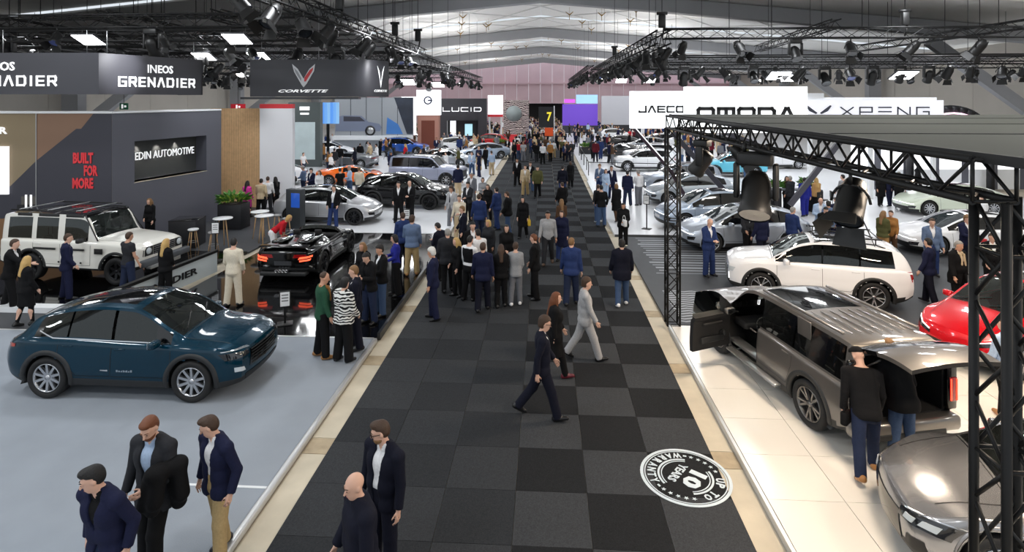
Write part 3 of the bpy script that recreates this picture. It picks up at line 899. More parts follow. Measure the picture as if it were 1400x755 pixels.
def paint(name, c, metal=0.35, rough=0.28, spec=.25, coat=1.0): return mat('car_paint_' + name, srgb(*c), rough, metal=metal, coat=coat, spec=spec)
G_DARK = glass_mat('car_glass_dark', (0.16, 0.17, 0.18), 0.85)
G_CLEAR = glass_mat('car_glass_windscreen', (0.50, 0.58, 0.56), 0.9)
G_ROOF = mat('roof_glass', srgb(10, 11, 13), 0.05, coat=1.0)
M_LAMP = mat('headlamp_lens', srgb(196, 204, 210), 0.12, coat=1.0)
M_LAMPD = mat('headlamp_dark', srgb(30, 32, 36), 0.1, coat=1.0)
M_DRL = mat('running_light', (1, 1, 1), 0.3, emit=(0.95, 0.98, 1), estr=1.6)
M_TAIL = mat('tail_lamp_red', srgb(150, 10, 14), 0.15, coat=1.0)
M_TAIL_ON = mat('tail_lamp_lit', srgb(200, 20, 16), 0.2, emit=(1.0, 0.07, 0.03), estr=2.2)
M_INT = mat('car_interior', srgb(30, 29, 29), 0.7)
M_INT_L = mat('car_seat_light', srgb(150, 140, 126), 0.7)
M_PLATE = mat('number_plate', srgb(225, 226, 228), 0.5)
M_RIMD = mat('rim_dark', srgb(44, 45, 48), 0.3, metal=0.8)
M_RIML = mat('rim_bright', srgb(190, 192, 196), 0.25, metal=0.9)
M_WELL = mat('wheel_well', srgb(8, 8, 8), 0.9)

def islands(bm):
    bm.faces.ensure_lookup_table(); bm.faces.index_update()
    seen = set(); out = []
    for f in bm.faces:
        if f.index in seen: continue
        st = [f]; seen.add(f.index); comp = []
        while st:
            g = st.pop(); comp.append(g)
            for e in g.edges:
                for h in e.link_faces:
                    if h.index not in seen: seen.add(h.index); st.append(h)
        out.append(comp)
    return out

class Car:
    def __init__(c, root, S):
        c.root = root; c.S = S
        L = S['L']; c.xf = L / 2; c.xr = -L / 2
        c.xfa = c.xf - S['fo']; c.xra = c.xfa - S['wb']
        top = pchip(S['top']); belt = pchip(S['belt']); hw = pchip(S['hw']); tw = pchip(S['tw']); bot = pchip(S['bot'])
        crown = lin(S.get('crown', [(0, .05)])); shear = lin(S.get('shear', [(0, 0)]))
        ff = pchip(S['front']); rf = pchip(S['rear'])          # fascia offset (m) by height
        bf, br = S.get('bow', (.14, .08))
        ER = S.get('erows', [0, .08, .36, .64, .92, 1.0])
        n = S.get('n', 78)
        xs = set()
        for k in range(n + 1):
            t = k / n; xs.add(round(c.xr + L * (.65 * t + .35 * (.5 - .5 * math.cos(PI * t))), 4))
        for q in S.get('cuts', []):                            # exact stations at seams and pillars
            near = min(xs, key=lambda v: abs(v - q)); 
            if abs(near - q) < .02 and abs(near) < L / 2 - .01: xs.discard(near)
            xs.add(q)
        xs = sorted(xs); c.xs = xs
        rows = []; c.tags = None
        def sec(x):
            zb, zs, w, wt, zt, cr = bot(x), belt(x), hw(x), tw(x), top(x), crown(x)
            ze = max(zt - cr, zs + .018); zt = max(zt, ze + .02)
            P = [(0, zb), (w * .5, zb), (w - .12, zb), (w - .06, zb + .025), (w - .035, zb + .08)]
            T = ['under', 'under', 'under', 'rocker']
            z0 = zb + .08; z1 = zs - .07
            for k in range(1, 9):
                t = k / 8
                bulge = S.get('bulge', .03) * math.sin(PI * min(1, t * 1.05)) - S.get('waist', .012) * math.exp(-((t - .55) / .12) ** 2)
                P.append((w - .035 - (.018 * t) + bulge, z0 + (z1 - z0) * t)); T.append('side%d' % k)
            P += [(w - .060, zs - .035), (w - .078, zs - .008), (w - .10, zs + .008)]; T += ['shoulder'] * 3
            wb_ = w - .10
            for t in ER[1:]:
                P.append((wb_ + (wt - wb_) * t + S.get('tumble', .02) * math.sin(PI * t) * min(1, (ze - zs) / .3), zs + .008 + (ze - zs - .008) * t)); T.append('glass')
            for t in (.08, .22, .38, .55, .72, .87, 1.0):
                P.append((wt * (1 - t), ze + (zt - ze) * (1 - (1 - t) ** 2.4))); T.append('top')
            return P, T
        ns = None
        for x in xs:
            P, T = sec(x); ns = len(P)
            wf = max(0.0, min(1.0, (x - (c.xf - .95)) / .95)) ** 2; wr = max(0.0, min(1.0, ((c.xr + .8) - x) / .8)) ** 2
            row = []
            for i, (yy, zz) in enumerate(P):
                dx = wf * (ff(zz) - bf * (yy / (S['W'] / 2)) ** 2) + wr * (-rf(zz) + br * (yy / (S['W'] / 2)) ** 2)
                if 16 <= i <= 15 + len(ER): 
                    e = ER[min(len(ER) - 1, i - 15)]; dx += shear(x) * e
                elif i > 15 + len(ER) - 1: dx += shear(x)
                row.append((x + dx, yy, zz))
            rows.append(row)
        c.rows = rows; c.T = T; c.ns = ns; c.top = top; c.belt = belt; c.hw = hw; c.tw = tw; c.bot = bot
        # full vertex grid: left half then mirrored right half
        V = []; faces = []                                    # faces: (verts, x, seg index, side)
        for row in rows:
            for p in row: V.append(p)
            for p in row: V.append((p[0], -p[1], p[2]))
        W2 = 2 * ns
        for s in range(len(xs) - 1):
            xm = (xs[s] + xs[s + 1]) / 2
            for i in range(ns - 1):
                a, b = s * W2 + i, s * W2 + i + 1; d, e = a + W2, b + W2
                faces.append(((a, b, e, d), xm, i, 1))
                faces.append(((a + ns, d + ns, e + ns, b + ns), xm, i, -1))
        for s, sg, fx in ((0, -1, rf), (len(xs) - 1, 1, ff)):     # end caps
            m = 8; base = len(V)
            for i in range(ns):
                px, py, pz = rows[s][i]
                for k in range(m + 1):
                    yy = py * (1 - 2 * k / m)
                    x0 = xs[s] + (ff(pz) - bf * (yy / (S['W'] / 2)) ** 2 if sg > 0 else -rf(pz) + br * (yy / (S['W'] / 2)) ** 2)
                    if i > 15 : x0 += (rows[s][i][0] - (xs[s] + (ff(pz) - bf * (py / (S['W'] / 2)) ** 2 if sg > 0 else -rf(pz) + br * (py / (S['W'] / 2)) ** 2)))
                    V.append((x0, yy, pz))
            for i in range(ns - 1):
                for k in range(m):
                    a = base + i * (m + 1) + k
                    q = (a, a + 1, a + m + 2, a + m + 1)
                    faces.append((q if sg < 0 else q[::-1], xs[s] + sg, i, 0))
        c.V = V; c.F = faces
        c.bvh = BVHTree.FromPolygons([Vector(v) for v in V], [f[0] for f in faces])
    def part_of(c, f):
        S = c.S; q, x, i, side = f
        T = c.T[i]
        if S.get('open_rear'):
            z0, yy = S['open_rear']
            cz = sum(c.V[k][2] for k in q) / 4; cy = sum(c.V[k][1] for k in q) / 4
            if side == 0 and x < 0 and cz > z0 and abs(cy) < yy: return None
        if S.get('cockpit') and S['cockpit'][0] < x < S['cockpit'][1] and (T == 'top' or T == 'glass'): return None
        if S.get('open_door') and side == 1 and S['open_door'][0] < x < S['open_door'][1]:
            cz = sum(c.V[k][2] for k in q) / 4
            if T.startswith('side') and cz > S['clad'] or T == 'shoulder' or (T == 'glass' and i - 15 <= len(S.get('erows', [0] * 6)) - 3): return None
        if side == 0:
            z = sum(c.V[k][2] for k in q) / 4
            return 'lower_cladding' if (T in ('under', 'rocker') or z < S.get('clad_end', S['clad'])) else 'body'
        ctr = [sum(c.V[k][j] for k in q) / 4 for j in range(3)]
        for xa in (c.xfa, c.xra):
            R = S['wr'] + S.get('arch_gap', .055)
            if abs(ctr[1]) > .45 and (ctr[0] - xa) ** 2 + (ctr[2] - S['wr']) ** 2 < (R + .012) ** 2 and ctr[2] < S['wr'] + R + .03 and T != 'top' and T != 'glass': return None
            if T == 'under' and abs(ctr[0] - xa) < R and abs(ctr[1]) > .4: return None
        if T in ('under', 'rocker'): return 'lower_cladding'
        if T.startswith('side') or T == 'shoulder':
            if ctr[2] < S['clad']: return 'lower_cladding'
            for nm, x0, x1 in S.get('doors', []):
                if x0 < x < x1: return nm
            return 'body'
        if T == 'glass':
            g = i - 15
            if S['dlo'][0] < x < S['dlo'][1] and 1 <= g <= len(S.get('erows', [0] * 6)) - 3:
                for x0, x1 in S['windows']:
                    if x0 < x < x1: return 'side_window'
                return S.get('pillar_part', 'window_pillar')
            return 'body'
        # top strip
        t = i - (c.ns - 1 - 7)
        a, b = S['windscreen']
        if a < x < b and t >= 1: return 'windscreen'
        if S.get('rear_glass') and S['rear_glass'][0] < x < S['rear_glass'][1] and t >= 1: return 'rear_window'
        for x0, x1 in S.get('sunroof', []):
            if x0 < x < x1 and t >= 2: return 'roof_glass'
        if S.get('roof_black') and S['rear_top'] < x < a: return 'roof'
        return 'body'
    def shell(c, mats):
        groups = {}
        for f in c.F:
            p = c.part_of(f)
            if p is None: continue
            key = (p, f[3]) if p in ('side_window', 'window_pillar') or 'door' in p else (p, 0)
            groups.setdefault(key, []).append(f[0])
        for (p, sd), fs in groups.items():
            used = sorted({k for f in fs for k in f}); mp = {k: i for i, k in enumerate(used)}
            bm = bmesh.new()
            vv = [bm.verts.new(c.V[k]) for k in used]
            for f in fs:
                try: bm.faces.new([vv[mp[k]] for k in f]).smooth = True
                except ValueError: pass
            bmesh.ops.remove_doubles(bm, verts=bm.verts[:], dist=.0008)
            for e in bm.edges:
                if len(e.link_faces) == 2 and e.calc_face_angle(0) > 38 * RAD: e.smooth = False
            m = mats.get(p) or mats['body']
            if p in ('side_window', 'window_pillar', 'lower_cladding', 'roof_glass', 'body', 'front_door', 'rear_door'):
                isl = islands(bm)
                keep = []
                for fl in isl:
                    if len(fl) < 4 and len(isl) > 1: continue
                    b2 = bm.copy(); b2.faces.ensure_lookup_table()
                    ids = {f.index for f in fl}
                    bmesh.ops.delete(b2, geom=[f for f in b2.faces if f.index not in ids], context='FACES')
                    me = bpy.data.meshes.new(p); b2.to_mesh(me); b2.free(); me.materials.append(m); link(p, me, c.root)
                bm.free(); continue
            me = bpy.data.meshes.new(p); bm.to_mesh(me); bm.free()
            me.materials.append(m)
            link(p, me, c.root)
    # --- raycast helpers: find the surface along an axis
    def hit(c, o, d):
        r = c.bvh.ray_cast(Vector(o), Vector(d), 10)
        return r[0]
    def grid_patch(c, name, m, P, nu=8, nv=4, axis='front', off=.008, depth=.02, side=1, parent=None, two=True):
        """P: four corners in the projected plane (counter-clockwise), laid onto the body along an axis"""
        objs = []
        for sy in ((1, -1) if two else (side,)):
            vs = []; ok = True
            d = {'front': (-1, 0, 0), 'rear': (1, 0, 0), 'side': (0, -sy, 0), 'top': (0, 0, -1)}[axis]
            for j in range(nv + 1):
                for i in range(nu + 1):
                    u, v = i / nu, j / nv
                    a = (P[0][0] * (1 - u) + P[1][0] * u) * (1 - v) + (P[3][0] * (1 - u) + P[2][0] * u) * v
                    b = (P[0][1] * (1 - u) + P[1][1] * u) * (1 - v) + (P[3][1] * (1 - u) + P[2][1] * u) * v
                    if axis == 'front': o = (5, a * sy, b)
                    elif axis == 'rear': o = (-5, a * sy, b)
                    elif axis == 'side': o = (a, sy * 3, b)
                    else: o = (a, b * sy, 5)
                    h = c.hit(o, d)
                    if h is None:
                        h = Vector(o) + Vector(d) * (5 - c.xf + .15 if axis == 'front' else (5 + c.xr + .1 if axis == 'rear' else 2.1))
                    vs.append(h - Vector(d) * off)
            mb = MB(); W = nu + 1; N = len(vs)
            bk = [v + Vector(d) * (off + depth) for v in vs]
            fs = []
            flip = (axis in ('front',)) ^ (sy < 0) ^ (axis == 'side' and True)
            for j in range(nv):
                for i in range(nu):
                    a = j * W + i; fs.append((a, a + 1, a + W + 1, a + W))
            ring = [i for i in range(W)] + [j * W + nu for j in range(1, nv + 1)] + [nv * W + i for i in range(nu - 1, -1, -1)] + [j * W for j in range(nv - 1, 0, -1)]
            for q in range(len(ring)):
                a, b = ring[q], ring[(q + 1) % len(ring)]
                fs.append((a, N + a, N + b, b))
            mb.add(vs + bk, fs, 0, True)
            me = mb.mesh(name, m)
            bm = bmesh.new(); bm.from_mesh(me); bmesh.ops.recalc_face_normals(bm, faces=bm.faces[:])
            # outward check
            s = sum((f.normal.dot(Vector(d)) for f in bm.faces[:nu * nv]), 0.0)
            if s > 0: bmesh.ops.reverse_faces(bm, faces=bm.faces[:])
            for e in bm.edges:
                if len(e.link_faces) == 2 and e.calc_face_angle(0) > 45 * RAD: e.smooth = False
            bm.to_mesh(me); bm.free()
            objs.append(link(name, me, parent or c.root))
        return objs
    def ribbon(c, name, m, pts, axis='side', w=.009, off=.004, two=True, side=1):
        """thin line laid on the surface along (a,b) points"""
        for sy in ((1, -1) if two else (side,)):
            d = {'front': (-1, 0, 0), 'rear': (1, 0, 0), 'side': (0, -sy, 0), 'top': (0, 0, -1)}[axis]
            vs = []
            dense = []
            for p, q in zip(pts[:-1], pts[1:]):
                k = max(1, int(math.dist(p, q) / .07))
                dense += [(p[0] + (q[0] - p[0]) * t / k, p[1] + (q[1] - p[1]) * t / k) for t in range(k)]
            dense.append(pts[-1])
            for i, p in enumerate(dense):
                a = dense[max(0, i - 1)]; b = dense[min(len(dense) - 1, i + 1)]
                t = Vector((b[0] - a[0], b[1] - a[1])); t.normalize(); nrm = Vector((-t.y, t.x)) * w / 2
                for sg in (-1, 1):
                    u, v = p[0] + nrm.x * sg, p[1] + nrm.y * sg
                    o = {'front': (5, u * sy, v), 'rear': (-5, u * sy, v), 'side': (u, sy * 3, v), 'top': (u, v * sy, 5)}[axis]
                    h = c.hit(o, d)
                    if h is None: h = vs[-1] + Vector(d) * off if vs else Vector((0, 0, .5))
                    vs.append(h - Vector(d) * off)
            fs = [(2 * i, 2 * i + 1, 2 * i + 3, 2 * i + 2) for i in range(len(dense) - 1)]
            MB().add(vs, fs).build(name, m, c.root)
    def arches(c, m, width=.07, off=.012):
        S = c.S
        for xa in (c.xfa, c.xra):
            R = S['wr'] + S.get('arch_gap', .055)
            for sy in (1, -1):
                vs = []; n = 30; cnt = 0
                zlow = c.bot(xa) + .02
                a0 = math.asin(max(-1, min(1, (zlow - S['wr']) / R)))
                for k in range(n + 1):
                    a = a0 + (PI - 2 * a0) * k / n
                    for rr, inn in ((R - .004, 1), (R, 0), (R + width, 0), (R + width + .004, 2)):
                        x, z = xa + rr * math.cos(a), S['wr'] + rr * math.sin(a)
                        h = c.hit((x, sy * 3, max(z, zlow)), (0, -sy, 0))
                        yy = abs(h.y) if h is not None else c.hw(xa) - .05
                        yy = max(yy, c.hw(xa) - .13)
                        vs.append((x, sy * (yy + off - (.05 if inn == 1 else (off + .004 if inn == 2 else 0))), max(z, zlow)))
                fs = []
                for k in range(n):
                    for q in range(3):
                        a = k * 4 + q; f = (a, a + 1, a + 5, a + 4); fs.append(f if sy < 0 else f[::-1])
                MB().add(vs, fs, 0, True).build('wheel_arch', m, c.root)
                mb = MB(); Y = c.hw(xa); n = 16; vs = []; fs = []
                zb0 = c.bot(xa) + .03
                for k in range(n + 1):
                    a = -.35 + (PI + .7) * k / n
                    x, z = xa + (R + .02) * math.cos(a), max(zb0, S['wr'] + (R + .02) * math.sin(a))
                    vs += [(x, sy * (Y - .06), z), (x, sy * (Y - .40), z), (xa + .9 * (x - xa), sy * (Y - .401), zb0)]
                for k in range(n): fs += [(3 * k, 3 * k + 1, 3 * k + 4, 3 * k + 3), (3 * k + 1, 3 * k + 2, 3 * k + 5, 3 * k + 4)]
                mb.add(vs, fs, 0, True); mb.build('wheel_well', M_WELL, c.root)
    def wheels(c, spokes=10, rim=None, width=.23, rr=.70, dark=None, split=False, inset=.03, swidth=.035, style='straight', share=None):
        S = c.S; r = S['wr']
        rim = rim or M_RIML; dark = dark or M_WELL
        tyre = MB(); w = width / 2
        tyre.lathe([(r * rr, -w * .7), (r * .80, -w), (r * .93, -w), (r * .985, -w * .8), (r, -w * .45), (r, w * .45), (r * .985, w * .8), (r * .93, w), (r * .80, w), (r * rr, w * .78), (r * rr, -w * .7)], 40)
        tm = tyre.mesh('wheel', M_RUBBER)
        ri = MB()
        ri.lathe([(r * rr, w * .78), (r * rr * .985, w * .88), (r * rr * .94, w * .86), (r * rr * .92, w * .3), (r * rr * .90, -w * .5)], 40)
        ri.lathe([(0.0, w * .80), (r * .10, w * .78), (r * .13, w * .60), (r * .16, w * .2)], 20)
        rm = ri.mesh('rim', rim)
        bd = MB(); bd.lathe([(0, w * .1), (r * rr * .92, w * .05)], 30); bd.lathe([(r * .5, w * .2), (r * .15, w * .2)], 24)
        bk = bd.mesh('brake_disc', dark)  # near-black disc colour paints shade into the gaps between spokes
        sp = MB()
        if style == 'straight':
            R1 = r * rr * .94
            sp.add([(-swidth * .55, r * .10, w * .62), (swidth * .55, r * .10, w * .62), (swidth * .5, R1, w * .84), (-swidth * .5, R1, w * .84),
                    (-swidth * .8, r * .10, w * .30), (swidth * .8, r * .10, w * .30), (swidth * .6, R1, w * .45), (-swidth * .6, R1, w * .45)],
                   [(0, 1, 2, 3), (0, 4, 5, 1), (1, 5, 6, 2), (2, 6, 7, 3), (3, 7, 4, 0)])
        else:                                                  # Y-shaped spokes
            R1 = r * rr * .94
            for s in (-1, 1):
                sp.add([(-swidth * .3, r * .12, w * .62), (swidth * .3, r * .12, w * .62), (swidth * .3 + s * R1 * .22, R1, w * .84), (-swidth * .3 + s * R1 * .22, R1, w * .84),
                        (-swidth * .5, r * .12, w * .3), (swidth * .5, r * .12, w * .3), (swidth * .4 + s * R1 * .22, R1, w * .45), (-swidth * .4 + s * R1 * .22, R1, w * .45)],
                       [(0, 1, 2, 3), (0, 4, 5, 1), (1, 5, 6, 2), (2, 6, 7, 3), (3, 7, 4, 0)])
        sm = sp.mesh('spoke', rim)
        if not split:
            al = MB(); al.v = list(ri.v); al.f = list(ri.f); al.m = list(ri.m); al.sm = list(ri.sm)
            for k in range(spokes):
                M = Matrix.Rotation(2 * PI * k / spokes, 4, 'Z'); al.add([M @ Vector(p) for p in sp.v], sp.f)
            rm = al.mesh('rim', rim)
        for xa in (c.xfa, c.xra):
            for sy in (1, -1):
                Y = c.hw(xa)
                o = link('wheel', tm, c.root, (xa, sy * (Y - inset - w), r), (-sy * PI / 2, 0, 0))
                link('rim', rm, o); link('brake_disc', bk, o)
                if split:
                    for k in range(spokes): link('spoke', sm, o, None, (0, 0, 2 * PI * k / spokes))
    def mirrors(c, m, x, z, size=(.12, .22, .14), arm=.05):
        for sy in (1, -1):
            h = c.hit((x, sy * 3, z - .05), (0, -sy, 0)); y = abs(h.y) if h is not None else .8
            mb = MB(); mb.rbox((0, 0, 0), size, .045); mb.add([], [])
            o = mb.build('door_mirror', m, c.root, (x, sy * (y + arm + size[1] / 2), z + .03), (0, 0, sy * .18))
            mb = MB(); mb.rbox((-size[0] / 2 - .003, 0, 0), (.012, size[1] * .84, size[2] * .76), .005); mb.build('mirror_glass', M_CHROME, o)
            mb = MB(); mb.tube((0, -sy * (size[1] / 2 - .02), -.02), (0, -sy * (size[1] / 2 + arm + .06), -.06), .022, n=6); mb.build('mirror_arm', M_PLASTIC, o)
    def handles(c, m, pts, flush=False):
        for x, z in pts:
            for sy in (1, -1):
                h = c.hit((x, sy * 3, z), (0, -sy, 0))
                if h is None: continue
                mb = MB(); mb.rbox((0, 0, 0), (.20, .022 if flush else .04, .028), .008); mb.build('door_handle', m, c.root, (x, sy * (abs(h.y) + (.002 if flush else .012)), z))
    def interior(c, x_dash, x_front, x_rear, zf=.42, seat=None, wheel_side=1, rows=2):
        seat = seat or M_INT
        W = c.S['W']
        mb = MB(); mb.rbox((x_dash + .12, 0, zf + .38), (.42, W * .76, .16), .05); mb.build('dashboard', M_INT, c.root)
        mb = MB(); mb.rbox((x_dash - .10, .0, zf + .52), (.03, .34, .18), .012); mb.build('centre_screen', M_GLOSSBLACK, c.root)
        mb = MB()
        M = Matrix.Translation((x_dash - .22, wheel_side * W * .2, zf + .42)) @ Matrix.Rotation(-1.15, 4, 'Y')
        R = .175; pts = [M @ Vector((R * math.cos(t * PI / 9), R * math.sin(t * PI / 9), 0)) for t in range(19)]
        mb.path(pts, .017, 6); mb.tube(pts[0], pts[9], .014, n=5); mb.tube(M @ Vector((0, 0, 0)), M @ Vector((-R, 0, 0)), .014, n=5); mb.build('steering_wheel', M_INT, c.root)
        for r_, xx in enumerate([x_front, x_rear][:rows]):
            for sy in (1, -1):
                mb = MB(); mb.rbox((0, 0, 0), (.5, .48, .16), .05); mb.rbox((-.30, 0, .30), (.15, .46, .62), .06, (0, -.22, 0)); mb.rbox((-.40, 0, .68), (.10, .26, .18), .045, (0, -.2, 0))
                mb.build('seat', seat, c.root, (xx, sy * W * .20, zf - .02))
    def plate(c, z, axis='front', w=.5, h=.11, m=None):
        c.grid_patch('number_plate', m or M_PLATE, [(-w / 2, z - h / 2), (w / 2, z - h / 2), (w / 2, z + h / 2), (-w / 2, z + h / 2)], 4, 1, axis, .014, .02, two=False)
    def rails(c, m, x0, x1, y, lift=.05, r=.018):
        for sy in (1, -1):
            mb = MB(); pts = []
            for k in range(9):
                x = x0 + (x1 - x0) * k / 8; h = c.hit((x, sy * y, 5), (0, 0, -1)); pts.append(Vector((x, sy * y, h.z + (lift if 0 < k < 8 else .0))))
            for a, b in zip(pts[:-1], pts[1:]): mb.tube(a, b, r, n=6)
            mb.build('roof_rail', m, c.root)
    def text(c, s, m, at, size, axis='rear', extrude=.004):
        pass
# ================================================================ CARS
SPECS = {}
# coupe-roofed sport utility
SPECS['coupe_suv'] = dict(L=4.62, W=1.90, fo=.92, wb=2.72, wr=.375, clad=.40, clad_end=.42,
    top=[(-2.31, .98), (-2.16, 1.10), (-1.86, 1.38), (-1.55, 1.50), (-.9, 1.615), (-.35, 1.655), (.15, 1.635), (.45, 1.54), (1.02, 1.22), (1.20, 1.13), (1.6, 1.07), (2.05, .99), (2.31, .88)],
    belt=[(-2.31, .97), (-1.9, 1.06), (-1.2, 1.06), (.3, 1.00), (1.1, .99), (1.8, .96), (2.31, .84)],
    hw=[(-2.31, .74), (-2.15, .86), (-1.7, .935), (-1.35, .95), (-.5, .925), (.6, .925), (1.39, .945), (1.85, .92), (2.15, .84), (2.31, .72)],
    tw=[(-2.31, .60), (-1.9, .60), (-1.0, .60), (.2, .625), (.9, .74), (1.15, .74), (1.8, .66), (2.31, .55)],
    bot=[(-2.31, .42), (-2.0, .30), (-1.6, .24), (1.7, .22), (2.31, .26)],
    crown=[(-2.3, .03), (-1.6, .07), (.2, .07), (1.0, .06), (1.6, .05), (2.3, .03)],
    shear=[(-2.3, 0), (-1.4, .06), (-1.0, -.03), (-.2, -.05), (1, 0)],
    front=[(.2, -.16), (.35, -.03), (.55, .0), (.75, -.01), (.9, -.06), (1.1, -.2)], rear=[(.2, -.16), (.45, -.02), (.7, .0), (.95, -.05), (1.1, -.12), (1.4, -.2)],
    cuts=[1.12, .98, .12, .06, -.10, -.14, -.96, -1.0, -1.52, -1.9, -2.2, -.16, -.62, -.66, -1.3, .0, .28],
    dlo=(-1.62, 1.0), windows=[(-.10, .72), (-.96, -.14), (-1.52, -1.0)], windscreen=(.28, 1.12), rear_glass=(-2.16, -1.78), rear_top=-1.75,
    sunroof=[(-.62, .12), (-1.3, -.66)], doors=[('front_door', -.12, 1.0), ('rear_door', -1.12, -.12)])
# smooth electric crossover
SPECS['crossover'] = dict(L=4.66, W=1.90, fo=.88, wb=2.82, wr=.36, clad=.36, clad_end=.38,
    top=[(-2.33, 1.00), (-2.15, 1.12), (-1.80, 1.36), (-1.4, 1.47), (-.8, 1.57), (-.3, 1.595), (.2, 1.565), (.55, 1.45), (1.15, 1.15), (1.35, 1.07), (1.8, .97), (2.15, .87), (2.33, .76)],
    belt=[(-2.33, .96), (-1.9, 1.02), (-1.2, 1.00), (.3, .96), (1.1, .94), (1.8, .89), (2.33, .72)],
    hw=[(-2.33, .72), (-2.15, .84), (-1.7, .925), (-1.35, .945), (-.5, .92), (.6, .92), (1.39, .945), (1.85, .91), (2.15, .82), (2.33, .66)],
    tw=[(-2.33, .58), (-1.9, .58), (-1.0, .58), (.2, .61), (.9, .72), (1.3, .73), (1.8, .66), (2.33, .50)],
    bot=[(-2.33, .40), (-2.0, .26), (-1.6, .20), (1.7, .18), (2.33, .24)],
    crown=[(-2.3, .03), (-1.6, .07), (.2, .07), (1.0, .06), (1.6, .05), (2.3, .03)], shear=[(-2.3, 0), (-1.4, .05), (-1.0, -.03), (-.2, -.05), (1, 0)],
    front=[(.2, -.10), (.35, -.01), (.5, .0), (.65, -.03), (.78, -.10), (1.0, -.25)], rear=[(.2, -.14), (.45, -.02), (.7, .0), (.95, -.05), (1.1, -.12), (1.4, -.2)], bow=(.22, .12),
    cuts=[1.25, 1.1, .28, .22, -.10, -.14, -1.0, -1.04, -1.52, -1.85, -2.2, .14, -1.3],
    dlo=(-1.62, 1.08), windows=[(-.10, .80), (-1.0, -.14), (-1.52, -1.04)], windscreen=(.28, 1.25), rear_glass=(-2.16, -1.78), rear_top=-1.75,
    sunroof=[(-1.3, .14)], doors=[('front_door', -.12, 1.05), ('rear_door', -1.12, -.12)])
# family suv with upright tail
SPECS['family_suv'] = dict(L=4.50, W=1.89, fo=.88, wb=2.68, wr=.37, clad=.42, clad_end=.46,
    top=[(-2.25, 1.20), (-2.18, 1.42), (-2.02, 1.56), (-1.5, 1.65), (-.6, 1.69), (.0, 1.675), (.35, 1.60), (.98, 1.25), (1.12, 1.16), (1.6, 1.11), (2.05, 1.04), (2.25, .93)],
    belt=[(-2.25, 1.04), (-1.9, 1.08), (-1.0, 1.06), (.3, 1.04), (1.1, 1.04), (1.8, 1.00), (2.25, .88)],
    hw=[(-2.25, .80), (-2.1, .88), (-1.7, .93), (-1.3, .94), (-.5, .925), (.6, .925), (1.39, .94), (1.85, .92), (2.12, .85), (2.25, .76)],
    tw=[(-2.25, .64), (-1.9, .65), (-1.0, .655), (.2, .66), (.9, .75), (1.15, .76), (1.8, .70), (2.25, .60)],
    bot=[(-2.25, .40), (-2.0, .28), (-1.6, .22), (1.7, .22), (2.25, .28)],
    crown=[(-2.3, .03), (-1.6, .06), (.2, .06), (1.0, .05), (1.6, .045), (2.3, .03)], shear=[(-2.3, 0), (-1.5, .03), (-1.0, -.02), (-.2, -.04), (1, 0)],
    front=[(.2, -.12), (.35, -.02), (.55, .0), (.8, .0), (.95, -.03), (1.1, -.15)], rear=[(.2, -.14), (.45, -.02), (.7, .0), (1.0, -.02), (1.2, -.06), (1.6, -.2)], bow=(.12, .06),
    cuts=[1.05, .95, .16, .1, -.10, -.14, -.98, -1.02, -1.72, -2.0, .05, -.9],
    dlo=(-1.82, .98), windows=[(-.10, .72), (-.98, -.14), (-1.72, -1.02)], windscreen=(.16, 1.06), rear_glass=(-2.2, -2.0), rear_top=-1.98,
    sunroof=[(-.9, .05)], doors=[('front_door', -.12, .98), ('rear_door', -1.08, -.12)])
# big squared off-roader, clamshell bonnet
SPECS['boxy_suv'] = dict(L=4.80, W=1.96, fo=.90, wb=2.80, wr=.39, clad=.46, clad_end=.56, bulge=.02, waist=.0, tumble=.01,
    top=[(-2.40, 1.66), (-2.37, 1.76), (-2.2, 1.82), (-1.4, 1.85), (-.5, 1.865), (.2, 1.85), (.48, 1.78), (.95, 1.36), (1.06, 1.27), (1.6, 1.24), (2.2, 1.18), (2.40, 1.08)],
    belt=[(-2.40, 1.12), (-1.0, 1.14), (.3, 1.13), (1.1, 1.14), (1.8, 1.12), (2.40, 1.04)],
    hw=[(-2.40, .90), (-2.3, .945), (-1.9, .97), (-1.3, .975), (-.5, .955), (.6, .955), (1.5, .975), (2.0, .955), (2.28, .92), (2.40, .86)],
    tw=[(-2.40, .72), (-1.9, .73), (-1.0, .735), (.2, .74), (.9, .82), (1.15, .84), (1.8, .80), (2.40, .74)],
    bot=[(-2.40, .44), (-2.1, .32), (-1.6, .25), (1.7, .25), (2.40, .36)],
    crown=[(-2.4, .03), (.2, .05), (1.0, .05), (2.4, .03)], shear=[(-2.4, 0), (-1, -.01), (1, 0)], erows=[0, .06, .34, .62, .90, 1.0],
    front=[(.2, -.14), (.4, -.02), (.6, .0), (.95, .0), (1.1, -.04), (1.2, -.1)], rear=[(.2, -.10), (.45, .0), (.7, .0), (1.2, -.01), (1.5, -.03), (1.8, -.08)], bow=(.06, .03),
    cuts=[1.0, .92, .36, .30, -.04, -.08, -1.0, -1.04, -1.42, -1.46, -2.16, -2.2, .2, -.9],
    dlo=(-2.2, .98), windows=[(-.04, .74), (-1.0, -.08), (-1.42, -1.04), (-2.16, -1.78)], windscreen=(.36, 1.0), rear_top=-2.3,
    sunroof=[(-.95, .2)], doors=[('front_door', -.06, .96), ('rear_door', -1.06, -.06)])
